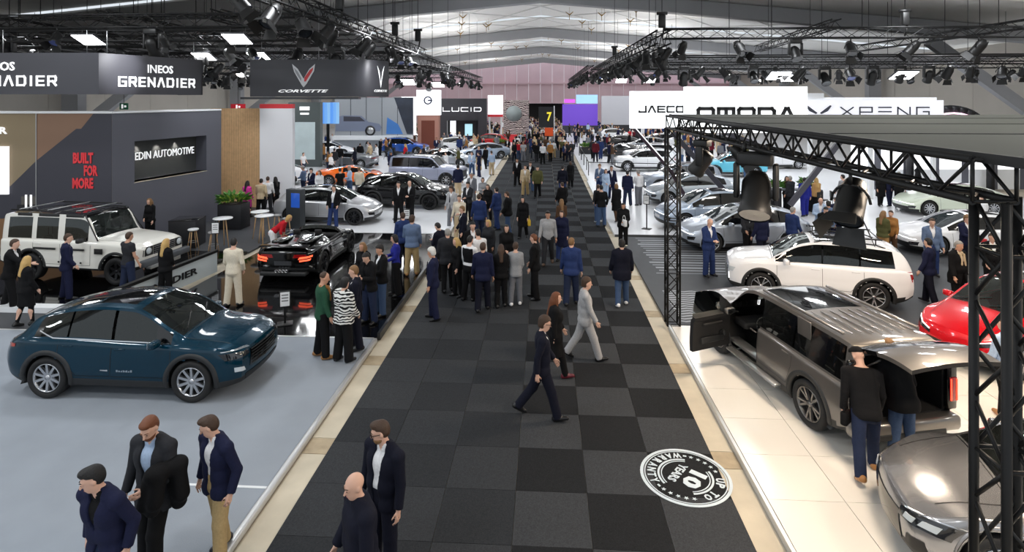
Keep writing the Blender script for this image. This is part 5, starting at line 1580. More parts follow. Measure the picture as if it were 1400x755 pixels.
# red car
o, c = make_car('crossover', paint('signal_red', (190, 14, 28), .15, .25), detail=2, front='none', plates=False)
c.grid_patch('headlamp', M_LAMPD, [(.38, .56), (.82, .68), (.82, .76), (.38, .62)], 8, 2, 'front', .012); c.grid_patch('running_light', M_DRL, [(.40, .63), (.80, .76), (.80, .775), (.40, .645)], 8, 1, 'front', .016)
c.grid_patch('grille', M_BLACK, [(-.5, .28), (.5, .28), (.44, .50), (-.44, .50)], 10, 3, 'front', .012, two=False); c.grid_patch('air_intake', M_BLACK, [(.58, .26), (.78, .30), (.74, .48), (.62, .46)], 4, 2, 'front', .012)
place(o, 10.3, 13.0, 202, .105, 'bright red car behind the grey off-roader')
# left mid-distance
o, c = make_car('crossover', paint('pearl_grey', (190, 191, 194), .5, .3), detail=2, front='ev', wheels=dict(spokes=10, rim=M_RIMD)); place(o, -9.62, 25.2, -2, .09, 'pearl grey hatchback with a person leaning on its side')
o, c = make_car('coupe_suv', paint('gloss_black_car', (13, 13, 15), .3, .2), detail=2, front='plain', wheels=dict(spokes=5, style='y', rim=M_RIMD)); o.scale = (1.07, 1.03, 1.03); place(o, -7.05, 28.9, -6, .09, 'large black sport utility car behind the pearl grey hatchback')
boxy = lambda p, d=1, **k: make_car('boxy_suv', p, detail=d, front='suv', interior=False, wheels=dict(spokes=8), **k)
o, c = boxy(paint('lilac_grey', (164, 170, 192), .5, .3), 1, rails=M_BLACK); c.grid_patch('tail_lamp', M_TAIL, [(.2, 1.05), (.85, 1.05), (.85, 1.12), (.2, 1.12)], 4, 1, 'rear', .012); place(o, -7.45, 36.5, -10, .07, 'lilac grey tall estate car behind the black sport utility car')
o, c = make_car('sports_coupe', paint('vivid_orange', (236, 104, 14), .1, .3), detail=1, front='plain', interior=False); place(o, -12.3, 36.2, 12, .07, 'bright orange sports coupe')
proto_sports = o
o, c = make_car('fastback', paint('steel_silver', (180, 186, 194), .6, .28), detail=1, front='ev', interior=False); proto_fast = o
place(o, -8.0, 46.5, -14, .07, 'silver saloon with a black roof behind the lilac grey estate')
# silver row on the right-hand white stage
o, c = make_car('crossover', paint('ice_silver', (186, 194, 206), .55, .28), detail=1, front='ev', interior=False); proto_cross = o
place(o, 7.3, 21.8, 186, .065, 'ice silver crossover before the white stage, beside a bald man in blue', 'silver crossovers in a row')
o, c = make_car('family_suv', paint('chalk_white', (228, 229, 231), .0, .3), detail=1, front='suv', interior=False, rails=M_ALU); proto_suv = o
place(o, 7.5, 44.2, 182, .09, 'white family car standing alone by the low black barrier')
def clone(proto, x, y, deg, z, label, color=None, group=None, sc=1.0):
    n = copy_tree(proto); n.scale = (sc, sc, sc)
    if color is not None: recolor(n, {'body': color, 'front_door': color, 'rear_door': color, 'wheel_arch': color if proto in (proto_cross, proto_fast, proto_sports) else None, 'door_handle': color, 'door_mirror': color})
    return place(n, x, y, deg, z, label, group)
SIL = paint('silver_blue', (168, 182, 200), .55, .28); WHT = paint('snow_white', (236, 237, 240), 0, .3); GRY = paint('mid_grey', (110, 114, 120), .5, .3); BLK = paint('night_black', (18, 18, 21), .3, .25)
BLU = paint('clear_blue', (38, 84, 170), .3, .3); RED = paint('tomato_red', (196, 24, 32), .1, .3); GRN = paint('pale_green_white', (222, 232, 214), .1, .3); SKY = paint('sky_blue', (98, 190, 214), .1, .3); LIME = paint('leaf_green', (70, 150, 60), .1, .3)
clone(proto_cross, 7.05, 25.1, 190, .10, 'silver blue crossover nosing out behind the near truss post', SIL, 'silver crossovers in a row')
clone(proto_cross, 7.6, 30.6, 187, .10, 'second silver crossover of the row on the white stage', paint('dove_silver', (176, 184, 192), .5, .3), 'silver crossovers in a row')
clone(proto_suv, 7.9, 34.2, 184, .10, 'grey crossover at the rear of the silver row', paint('dusk_silver', (150, 158, 170), .5, .3), 'silver crossovers in a row')
clone(proto_fast, 15.2, 21.6, 178, .065, 'white electric saloon with a red lower sill', WHT)
clone(proto_fast, 19.3, 28.6, 182, .10, 'pale green white saloon with a black roof', GRN)
clone(proto_cross, 24.6, 21.8, 180, .065, 'white crossover half hidden by the corner truss post', WHT)
# far rows; each car sits on its own spot of the white floors
far = [
    (proto_suv, -16.6, 30.0, -5, WHT, 'white family car with roof rails behind the timber wall'),
    (proto_fast, -17.6, 35.6, 200, WHT, 'white saloon near the white panel wall'),
    (proto_sports, -15.6, 45.2, 172, GRY, 'grey low sports coupe behind the orange one'),
    (proto_fast, -5.6, 52.5, -160, SIL, 'silver saloon beside the carpet, nose towards the crowd'),
    (proto_fast, -20.5, 53.5, 8, WHT, 'white saloon before the blue striped screen'),
    (proto_suv, -13.6, 55.5, -3, BLU, 'blue family car by the bar stools'),
    (proto_cross, -8.8, 58.5, 5, WHT, 'white crossover behind the silver saloons'),
    (proto_suv, -15.5, 66, 0, WHT, 'white off-road car before the brown alcove'),
    (proto_cross, -6.4, 64.5, 175, RED, 'red hatchback beside a second red car'),
    (proto_fast, -8.6, 72.5, -10, RED, 'red saloon behind the red hatchback'),
    (proto_cross, -11.8, 79, 0, paint('green_cyan', (40, 150, 130), .2, .3), 'green car under the blue canopy'),
    (proto_fast, -18.0, 74, 180, WHT, 'white saloon far down by the dark stand'),
    (proto_suv, -22.0, 62.5, 190, GRY, 'grey car near the rock-patterned wall'),
    (proto_suv, 8.9, 49.5, 180, WHT, 'second white family car behind the lone white one'),
    (proto_sports, 7.4, 55.5, 175, BLK, 'black low car seen past the standing man in blue'),
    (proto_cross, 10.4, 59.5, 170, GRY, 'grey crossover behind the black low car'),
    (proto_fast, 8.2, 64.5, 185, BLK, 'black saloon far along the carpet by the planter'),
    (proto_cross, 13.6, 66, 10, WHT, 'white crossover far behind the planter'),
    (proto_suv, 13.2, 41.5, 178, SKY, 'sky blue compact car behind the truss'),
    (proto_cross, 18.2, 46.5, 184, WHT, 'white crossover under the white overhead boards'),
    (proto_fast, 24.5, 37.5, 180, WHT, 'white saloon beyond the pale green one'),
    (proto_cross, 9.4, 76.5, 0, WHT, 'white car far off before the violet screen'),
]
for p, x, y, d, m, lab in far: clone(p, x, y, d, .085, lab, m, 'cars far down the hall')
# ================================================================ TRUSSES, CANOPY, LAMPS
M_TRUSS = mat('truss_black', srgb(20, 20, 21), .5, metal=.3)
M_TRUSS_G = mat('truss_grey', srgb(66, 67, 70), .45, metal=.5)
def truss(p0, p1, size=.30, bay=.5, r=.025, label='', group=None, near=False, m=None, up=(0, 0, 1), cat='truss'):
    """square lattice girder from p0 to p1 (centre line); chords and braces are parts"""
    m = m or M_TRUSS
    p0 = Vector(p0); p1 = Vector(p1); d = p1 - p0; L = d.length; d.normalize()
    up = Vector(up); s = d.cross(up).normalized(); u = s.cross(d).normalized()
    root = empty('truss', p0, 0, label, cat, group)
    h = size / 2
    cs = [(s * a + u * b) * h for a, b in ((-1, -1), (1, -1), (1, 1), (-1, 1))]
    for c in cs: MB().tube(c, c + d * L, r, n=8 if near else 5).build('chord', m, root)
    n = max(1, int(round(L / bay)))
    st = MB()
    for f in range(4):
        a, b = cs[f], cs[(f + 1) % 4]
        for k in range(n):
            q0, q1 = (a, b) if k % 2 == 0 else (b, a)
            A = q0 + d * (L * k / n); B = q1 + d * (L * (k + 1) / n)
            if near: MB().tube(A, B, r * .5, n=5).build('brace', m, root)
            else: st.tube(A, B, r * .5, n=4, caps=False)
        if near:
            for k in range(0, n + 1, 4): MB().tube(a + d * (L * k / n), b + d * (L * k / n), r * .5, n=5).build('brace', m, root)
    if not near: tag(st.build('lattice', m, root), kind='stuff')
    return root
# ---- canopy over the grey off-roader: two posts, edge girders, cloth roof
truss((3.10, 4.15, 4.985), (3.10, 14.2, 4.985), .29, .36, .028, 'long black girder along the canopy edge above the white stage', near=True)
truss((3.08, 14.08, .1), (3.08, 14.08, 4.84), .29, .32, .026, 'slim black truss post standing at the corner of the white stage', near=True, up=(0, 1, 0))
truss((3.27, 4.22, .1), (3.27, 4.22, 4.84), .30, .36, .032, 'thick black truss post standing before the silver grey car', near=True, up=(0, 1, 0))
truss((3.2, 14.08, 4.985), (12.5, 14.08, 4.985), .29, .4, .025, 'black girder under the far edge of the canopy roof')
M_ROOF = mat('canopy_cloth', srgb(62, 66, 59), .8, noise=(.8, .12))
cr = empty('canopy_roof', (8, 9, 5.14), 0, 'flat grey green cloth roof of the canopy', 'canopy')
for k in range(4):
    y0 = 3.9 + k * 2.6
    mb = MB(); mb.box((0, y0 + 1.28 - 9, .012), (9.9, 2.56, .03)); mb.build('roof_panel', M_ROOF, cr)
    mb = MB(); mb.box((0, y0 - 9, .02), (9.9, .035, .03)); mb.build('seam_batten', M_PLASTIC, cr)
mb = MB(); mb.box((-4.96, 0, .0), (.04, 10.4, .07)); mb.build('roof_edge', M_PLASTIC, cr)
for y in (6.2, 11.6):
    for x in (4.3, 8.2):
        o = empty('canopy_lamp', (x, y, 5.068), 0, 'flat warm lamp under the canopy roof', 'lamp', 'lamps under the canopy')
        mb = MB(); mb.rbox((0, 0, .04), (1.3, .5, .06), .02); mb.build('lamp_housing', M_WHITE, o)
        mb = MB(); mb.box((0, 0, .005), (1.2, .42, .008)); mb.build('lamp_panel', mat('warm_lamp_panel', (1, 1, 1), .4, emit=(1, .84, .66), estr=3), o)
        ld = bpy.data.lights.new('canopy_light', 'AREA'); ld.shape = 'RECTANGLE'; ld.size = 1.2; ld.size_y = .42; ld.energy = 190; ld.color = (1, .82, .64)
        lo = bpy.data.objects.new('canopy_light', ld); lo.location = (0, 0, -.01); lo.parent = o; COL.objects.link(lo)

# ---- lamp heads
M_LENS = mat('spot_lens', srgb(46, 50, 56), .1, coat=1)
M_LENS_ON = mat('spot_lens_lit', (1, 1, 1), .3, emit=(1, .97, .92), estr=9)
M_GLASSBLUE = mat('lens_blue', srgb(110, 124, 190), .15, coat=1)
def moving_head(s=1.0, lens=M_LENS):
    o = empty('spotlight')
    mb = MB(); mb.rbox((0, 0, -.06), (.30, .24, .12), .02); mb.build('base', M_BLACK, o)
    mb = MB(); mb.tube((-.1, 0, 0), (-.1, 0, .08), .02, n=6); mb.build('clamp', M_BLACK, o)
    mb = MB(); mb.tube((.1, 0, 0), (.1, 0, .08), .02, n=6); mb.build('clamp', M_BLACK, o)
    for sx in (1, -1):
        mb = MB(); mb.rbox((sx * .17, 0, -.27), (.05, .13, .34), .02); mb.build('yoke_arm', M_BLACK, o)
    M = Matrix.Translation((0, 0, -.38)) @ Matrix.Rotation(.6, 4, 'X')
    mb = MB(); mb.lathe([(0, .20), (.09, .19), (.13, .10), (.13, -.12), (.15, -.20), (.14, -.24)], 14, M); h = mb.build('head', M_BLACK, o)
    mb = MB(); mb.lathe([(0, -.225), (.135, -.232)], 14, M); mb.build('lens', lens, h)
    return o
def par_can(lens=M_LENS, doors=True):
    o = empty('spotlight')
    mb = MB(); mb.tube((0, 0, .02), (0, 0, -.10), .016, n=6); mb.build('clamp', M_BLACK, o)
    mb = MB()
    pts = [Vector((.15 * math.cos(a), 0, -.25 + .15 * math.sin(a))) for a in [k * PI / 8 for k in range(9)]]
    mb.path(pts, .012, 5); mb.build('yoke', M_BLACK, o)
    M = Matrix.Translation((0, 0, -.26)) @ Matrix.Rotation(.7, 4, 'X')
    mb = MB(); mb.lathe([(0, .24), (.08, .22), (.115, .10), (.12, -.14), (.13, -.16), (.12, -.17)], 12, M); h = mb.build('can', M_BLACK, o)
    mb = MB(); mb.lathe([(0, -.150), (.115, -.158)], 12, M); mb.build('lens', lens, h)
    if doors:
        for k in range(4):
            a = k * PI / 2
            R = M @ Matrix.Rotation(a, 4, 'Z')
            mb = MB(); mb.add([R @ Vector(p) for p in ((-.10, .125, -.165), (.10, .125, -.165), (.13, .20, -.30), (-.13, .20, -.30), (-.10, .131, -.165), (.10, .131, -.165), (.13, .206, -.30), (-.13, .206, -.30))], [(0, 3, 2, 1), (4, 5, 6, 7), (0, 1, 5, 4), (2, 3, 7, 6), (1, 2, 6, 5), (3, 0, 4, 7)]); mb.build('barn_door', M_BLACK, o)
    return o
def flood():
    o = empty('flood_lamp')
    mb = MB(); mb.rbox((0, -.02, .04), (.80, .70, .06), .02, (-.42, 0, 0)); mb.build('housing', M_TRUSS_G, o)
    mb = MB(); mb.box((0, -.035, .004), (.72, .62, .012), (-.42, 0, 0)); mb.build('lamp_panel', mat('flood_panel_lit', (1, 1, 1), .4, emit=(.97, .98, 1), estr=14), o)
    mb = MB(); mb.tube((-.25, 0, .07), (-.25, 0, .45), .012, n=5); mb.build('hanger', M_BLACK, o)
    mb = MB(); mb.tube((.25, 0, .07), (.25, 0, .45), .012, n=5); mb.build('hanger', M_BLACK, o)
    return o
LAMPS = dict(head=moving_head(), head_on=moving_head(lens=M_LENS_ON), par=par_can(), par_on=par_can(M_LENS_ON), par_blue=par_can(M_GLASSBLUE), flood=flood())
USED = set(); LAMPS_ALL = list(LAMPS)
def lamp(kind, x, y, z, rz=0.0, label='', group=None, sc=1.0, tilt=0.0):
    o = LAMPS[kind] if kind not in USED else copy_tree(LAMPS[kind])
    USED.add(kind)
    o.location = (x, y, z); o.rotation_euler = (0, tilt, rz); o.scale = (sc,) * 3
    if 'group' in o: del o['group']
    return tag(o, label, 'lamp', group)
# big heads hung under the canopy girder, seen from behind
lamp('head', 2.96, 8.25, 4.80, 2.7, 'large black moving spotlight hung under the canopy girder, tallest of them', None, 1.5)
lamp('par', 2.96, 5.75, 4.83, 2.4, 'black barn-door spotlight under the canopy girder near the thick post', None, 1.15)
lamp('head', 2.96, 11.0, 4.78, 1.0, 'smaller black spotlight under the canopy girder near the slim post', None, 1.1)
lamp('par', 3.24, 9.7, 4.83, -1.9, 'small black barn-door spotlight hung halfway along the canopy girder', None, .9)

# ---- girders over the stands: (start, end, height, lamps)
KINDN = dict(par='barn-door spotlight', head='moving-head spotlight', par_blue='blue-lensed barn-door spotlight', par_on='lit barn-door spotlight')
def rig(p0, p1, size, label, group=None, lamps=(), every=1.6, kinds=('par', 'head', 'par_blue', 'par_on'), lampgroup=None, lamplabel=None, sc=1.2, r=.03, bay=.6, skip=.8):
    t = truss(p0, p1, size, bay, r, label, group)
    p0 = Vector(p0); p1 = Vector(p1); L = (p1 - p0).length; k = 0
    x = skip
    while x < L - .4 and lamplabel:
        p = p0.lerp(p1, x / L)
        kd = kinds[rnd.randrange(len(kinds))]
        dd = (p1 - p0).normalized(); sd = dd.cross(Vector((0, 0, 1))).normalized() * (size / 2) * rnd.choice((-1, 1))
        s_ = sc * rnd.uniform(.9, 1.15)
        lamp(kd, p.x + sd.x, p.y + sd.y, p.z - size / 2 - (.02 if kd.startswith('par') else .06) * s_ + .012, rnd.uniform(0, 6.28) if kd.startswith('par') else math.atan2(dd.y, dd.x) + PI * rnd.randrange(2), '%s %s' % (KINDN[kd], lamplabel.split('spotlight ', 1)[1]), lampgroup, s_)
        x += every * rnd.uniform(.75, 1.3)
    # hanging wires
    n = max(2, int(L / 7) + 1)
    for i in range(n):
        p = p0.lerp(p1, (i + .5) / n)
        top = ridge(p.x) + 1.1
        MB().tube((p.x - p0.x, p.y - p0.y, p.z + size / 2 - p0.z), (p.x - p0.x, p.y - p0.y, top - p0.z), .014, n=4).build('hanging_wire', M_BLACK, t)
    return t
# right: cross girder, then the long one running down the hall, more girders behind
rig((4.9, 24, 8.22), (26, 24, 8.22), .40, 'black cross girder over the white boards on the stand side of the square post', lamplabel='spotlight hung from the cross girder above the white boards', lampgroup='spotlights on the cross girder', every=2.0, sc=1.5)
rig((4.9, 24, 8.1), (4.7, 56, 8.1), .55, 'black girder running down the hall above the silver cars', lamplabel='spotlight crowded under the girder above the silver cars', lampgroup='spotlights crowded on the long girder', every=.85, sc=1.35, r=.04)
rig((5.2, 31, 7.55), (30, 31, 7.55), .40, 'second black cross girder behind the first', lamplabel='spotlight hung in the second row above the white boards', lampgroup='spotlights of the second row', every=1.1, sc=1.6)
rig((5.2, 36, 7.6), (34, 36, 7.6), .40, 'third black cross girder, far behind the white boards', lamplabel='spotlight hung in the third row behind the white boards', lampgroup='spotlights of the third row', every=1.8, sc=1.4)
rig((12, 24.4, 8.66), (13, 36, 8.6), .35, 'black girder slanting back from the cross girder over the stand')
rig((20, 24.4, 8.66), (19, 36, 8.6), .35, 'black girder slanting back further along the cross girder')
rig((4.6, 58, 8.6), (4.4, 100, 8.6), .6, 'distant black girder continuing down the hall', lamplabel='spotlight on the distant girder towards the violet screen', lampgroup='spotlights on the distant girder', every=1.9, sc=1.6, r=.05, bay=1)
rig((4.6, 58, 8.2), (26, 58, 8.2), .5, 'distant cross girder over the far white stands', every=2.4, lamplabel='spotlight over the far white stands', lampgroup='spotlights over the far stands', sc=1.5, r=.04, bay=1)
# left: rows of girders over the dark stands and the long one along the carpet
rig((-34, 18.2, 8.1), (-7.6, 18.2, 8.1), .42, 'black cross girder above the black hanging banners', lamplabel='spotlight on the cross girder above the dark banners', lampgroup='spotlights above the dark banners', every=2.6, sc=1.4)
rig((-34, 18.2, 7.62), (-8.2, 18.2, 7.62), .34, 'lower black cross girder doubled under the first')
rig((-7.5, 12.5, 8.45), (-7.3, 34, 8.25), .45, 'black girder running back above the black sports car', lamplabel='spotlight on the girder above the black sports car', lampgroup='spotlights on the girder above the sports car', every=1.9, sc=1.5, r=.035)
rig((-7.3, 34, 7.8), (-7.0, 62, 7.6), .5, 'black girder running on down the hall past the dark banner', lamplabel='spotlight on the girder past the dark banner', lampgroup='spotlights on the girder past the banner', every=1.9, sc=1.4, r=.035)
for i, (yy, zz, xe) in enumerate(((22.5, 7.9, -7.4), (26.0, 7.5, -7.3), (30.5, 7.8, -7.2), (35.5, 7.4, -7.2), (42, 7.6, -7.1), (50, 7.6, -7.0))):
    rig((-36, yy, zz), (xe, yy, zz), .42, ['black cross girder behind the hanging banners', 'black cross girder deeper behind the banners', 'black cross girder over the timber wall', 'black cross girder over the orange coupe', 'black cross girder over the far silver cars', 'black cross girder over the blue striped screen'][i], every=1.5 if i < 4 else 2.2,
        lamplabel=['spotlight in the row directly behind the banners', 'spotlight in the row deeper behind the banners', 'spotlight in the row over the timber wall', 'spotlight in the row over the orange coupe', 'spotlight in the row over the far silver cars', 'spotlight in the row over the blue striped screen'][i], lampgroup=['lamps directly behind the banners', 'lamps deeper behind the banners', 'lamps over the timber wall', 'lamps over the orange coupe', 'lamps over the far silver cars', 'lamps over the blue striped screen'][i], sc=1.5)
for i, xx in enumerate((-30, -25, -20, -15, -11)):
    rig((xx, 18.6, 8.38), (xx - .6, 44, 8.38), .34, 'black girder running back over the dark stands, crossing the rows', 'girders crossing the rows of lamps')
# lit square flood lamps
def hang_flood(x, y, z, k, sc=1.0):
    lamp('flood', x, y, z - .45 * sc + .02, k, 'lit square flood lamp hung among the girders', 'lit square flood lamps', sc)
for i, (x, y, zg) in enumerate(((-14.9, 18.2 - .21, 7.89), (-9.9, 18.2 - .21, 7.89), (-11.6, 22.5 + .21, 7.69), (-12.9, 26 + .21, 7.29), (-13.9, 22.5 + .21, 7.69), (-10.9, 35.5 + .21, 7.19), (-12.9, 30.5 + .21, 7.59), (-10.2, 42 + .21, 7.39), (-14.6, 42 + .21, 7.39), (-9.4, 50 + .21, 7.39), (12.2, 31 - .2, 7.35), (14.8, 36 - .2, 7.4), (18.5, 31 - .2, 7.35), (7.6, 58 - .25, 7.95), (10.4, 58 - .25, 7.95))):
    hang_flood(x, y, zg, 0, 1.0 if y < 30 else 1.4)
# hoists: black chain-motor boxes on the girders
def hoist(x, y, z, label, group=None):
    o = empty('chain_hoist', (x, y, z), 0, label, 'hoist', group)
    mb = MB(); mb.rbox((0, 0, .35), (.28, .22, .55), .04); mb.build('motor', M_BLACK, o)
    mb = MB(); mb.tube((-.22, 0, .68), (.22, 0, .68), .07, n=8); mb.build('spool', M_BLACK, o)
    mb = MB(); mb.tube((0, 0, .7), (0, 0, ridge(x) + 1.1 - z), .018, n=4); mb.build('chain', M_BLACK, o)
    mb = MB(); mb.tube((.1, 0, .1), (0.02, .05, -.35), .05, .03, n=6); mb.build('chain_bag', M_BLACK, o)
for i, (x, y, z) in enumerate(((4.9, 24.4, 8.45), (14.6, 24.2, 8.45), (-7.45, 20.5, 8.7), (-7.4, 28, 8.6), (-6.7, 30, 8.5), (4.8, 40, 8.45))):
    hoist(x, y, z, ['black chain hoist at the corner of the cross girder', 'black chain hoist out along the cross girder over the boards', 'black chain hoist above the black sports car', 'black chain hoist further back above the carpet edge', 'small black chain hoist hanging by the carpet edge girder', 'black chain hoist above the crowded girder'][i])
# hangers from the ceiling with small brass fittings over the carpet
M_BRASS = mat('brass_fitting', srgb(150, 118, 52), .4, metal=.7)
for i in range(34):
    y = rnd.uniform(46, 112); x = rnd.uniform(-.16, .16) * y
    o = empty('ceiling_fitting', (x, y, ridge(x) + .35), 0, 'small brass fitting hanging under the pale ceiling panels', 'fitting', 'brass ceiling fittings')
    mb = MB(); mb.tube((0, 0, -.4), (0, 0, .1), .035, n=4); mb.tube((0, 0, .1), (0, 0, .8), .012, n=4); mb.build('stem', M_BRASS, o)
    mb = MB()
    for s in (1, -1): mb.tube((0, 0, .05), (s * .35, 0, .35), .06, .03, n=5)
    mb.build('arm_pair', M_BRASS, o)

for k_ in LAMPS_ALL:
    if k_ not in USED:
        for c_ in list(LAMPS[k_].children_recursive) + [LAMPS[k_]]: bpy.data.objects.remove(c_)
# ================================================================ PEOPLE CLOSE TO THE CAMERA, each posed on its own
N1 = put(make_person(h=.0128, wide=1.10, hair='quiff', hairc='black', topc='navy', shirtc='black', botc='darkdenim', arms=((-14, 14, 42, 28), (-14, 14, 42, 28)), legs=((4, 4, 4), (-3, 3, 5)), head=(38, 18), lean=5, hunch=6, skin=0), -4.47, 5.64, 168, .08, 1.80, 'person in navy blazer over black sweater and jeans, hands in pockets, looking down aside')
N2 = put(make_person(h=.0128, wide=1.10, hair='quiff', hairc='auburn', topc='charcoal', shirtc='paleblue', opened=-.30, botc='black', arms=((6, 10, 12, 0), (12, 8, 78, 30)), legs=((2, 4, 3), (16, 14, 2)), head=(-12, 24), hunch=5, beard='auburn', hem=.74), -4.50, 6.40, 172, .08, 1.86, 'person in charcoal blazer and pale blue shirt looking down, a dark coat over the arm')
N3 = put(make_person(h=.0128, wide=1.2, hair='quiff', hairc='brown', topc='navy', shirtc='white', botc='khaki', opened=-.30, arms=((-2, 10, 20, 10), (-10, 16, 40, 20)), legs=((-10, 2, 3), (8, 6, 5)), head=(42, 24), hunch=6, shoec='darknavy'), -3.88, 6.62, 152, .08, 1.74, 'person in navy blazer with khaki trousers by the aluminium stage edge')
N4 = put(make_person(h=.0128, wide=1.2, hair='quiff', hairc='brown', topc='darknavy', shirtc='white', opened=-.30, botc='darknavy', arms=((2, 8, 10, 0), (2, 8, 14, 0)), head=(40, 14), glasses=True, beard='sandy', belly=.02), -1.88, 6.62, 150, 0, 1.80, 'person with glasses in dark navy jacket over an open white shirt')
N5 = put(make_person(h=.0128, wide=1.10, hair='bald', hairc='grey', top='coat', topc='darknavy', hem=.50, opened=False, botc='black', arms=((8, 10, 25, 10), (8, 10, 25, 10)), head=(-6, 10), hunch=4, belly=.02), -1.86, 5.72, 128, 0, 1.79, 'bald person in long dark navy overcoat with collar up')
N6 = put(make_person(h=.0145, wide=1.06, hair='full', hairc='brown', top='suit', topc='darknavy', shirtc='white', botc='darknavy', arms=((-18, 6, 18, 0), (14, 6, 20, 0)), legs=((20, 6, 1), (-22, 16, 1)), head=(0, 12), glasses=True), -.04, 9.98, -88, 0, 1.80, 'person in dark navy suit and glasses striding across the carpet')
N7 = put(make_person(h=.0145, woman=True, hair='long', hairc='auburn', top='coat', topc='black', hem=.50, opened=False, bottom='slim', botc='black', arms=((-10, 5, 15, 0), (12, 5, 20, 0)), legs=((16, 4, 1), (-16, 14, 1)), head=(0, 8), shoec='burgundy'), .20, 11.5, -84, 0, 1.70, 'person with long auburn hair in black coat walking behind the navy suit')
N8 = put(make_person(h=.0145, wide=1.06, hair='full', hairc='brown', top='suit', topc='lightgrey', shirtc='black', botc='lightgrey', arms=((16, 6, 12, 0), (-14, 6, 12, 0)), legs=((22, 6, 1), (-20, 14, 1)), head=(0, 6)), .86, 12.27, -86, 0, 1.78, 'person in light grey suit and black turtleneck striding across the carpet')
N9 = put(make_person(h=.0145, wide=1.12, hair='hat', hairc='black', top='sweater', topc='black', botc='darkdenim', arms=((18, 8, 30, 20), (6, 8, 14, 0)), legs=((14, 4, 4), (-16, 16, 6)), lean=16, hunch=12, head=(-20, 24), shoec='tan', belly=.02, hem=.84), 4.66, 8.62, -12, .105, 1.78, 'person in black sweater, jeans and tan boots leaning into the open tailgate')
N10 = put(make_person(h=.0145, wide=1.06, hair='receding', hairc='sandy', top='puffer', topc='black', botc='denim', arms=((14, 10, 30, 30), (14, 8, 30, 0)), lean=16, hunch=10, head=(30, 24), hem=.80), 5.36, 8.95, 8, .105, 1.78, 'person in black padded jacket and pale jeans leaning into the open tailgate')
N11 = put(make_person(h=.014, hair='receding', hairc='sandy', top='shirt', topc='paleblue', botc='black', arms=((4, 8, 12, 0), (10, 8, 40, 20)), hem=.94, legs=((10, 4, 3), (-12, 12, 3)), shoec='tan'), 7.72, 10.1, 20, .105, 1.80, 'person in pale blue shirt walking behind the thick truss post')
# the coat the second one carries over his arm
def draped_coat(J, root, label):
    f = Field((-.5, -.6, -.9), (.5, .6, .5), .016)
    f.cone((0, -.14, .02), (0, .16, .02), .075, .08, .05)
    for k, (x, L) in enumerate(((-.04, .30), (.02, .42), (.05, .26))):
        f.cone((x, -.10, 0), (x * 1.3, -.13, -L), .075, .085, .06); f.cone((x, .10, 0), (x * 1.2, .14, -L * .9), .075, .08, .06)
    f.cone((.05, .18, -.05), (.08, .24, -.34), .06, .05, .04)
    me = f.mesh('carried_coat', cloth('black'))
    o = link('carried_coat', me)
    mid = (J['el'] * .45 + J['wr'] * .55) if isinstance(J, dict) else J
    o.location = root.matrix_basis @ Vector(mid); o.rotation_euler = (0, 0, root.rotation_euler.z - .5)
    return tag(o, label, 'coat')
J2 = JOINTS[N2.name]
draped_coat((J2[-1, 'el'] + J2[-1, 'wr']) / 2 + np.array([-.08, -.04, .12]), N2, 'dark coat draped over the arm of the person in charcoal')
def bag(x, y, z, c, label, size=(.28, .12, .24)):
    o = empty('shoulder_bag', (x, y, z), rnd.uniform(0, 3), label, 'bag')
    mb = MB(); mb.rbox((0, 0, size[2] / 2), size, .03); mb.build('pouch', cloth(c), o)
    mb = MB(); mb.path([Vector((size[0] * .4 * math.cos(a), 0, size[2] + .16 * math.sin(a))) for a in [k * PI / 6 for k in range(7)]], .010, 5); mb.build('strap', cloth(c), o)
    return o
bag(4.42, 8.72, .76, 'black', 'small black bag hanging at the side of the person in tan boots', (.2, .1, .2))
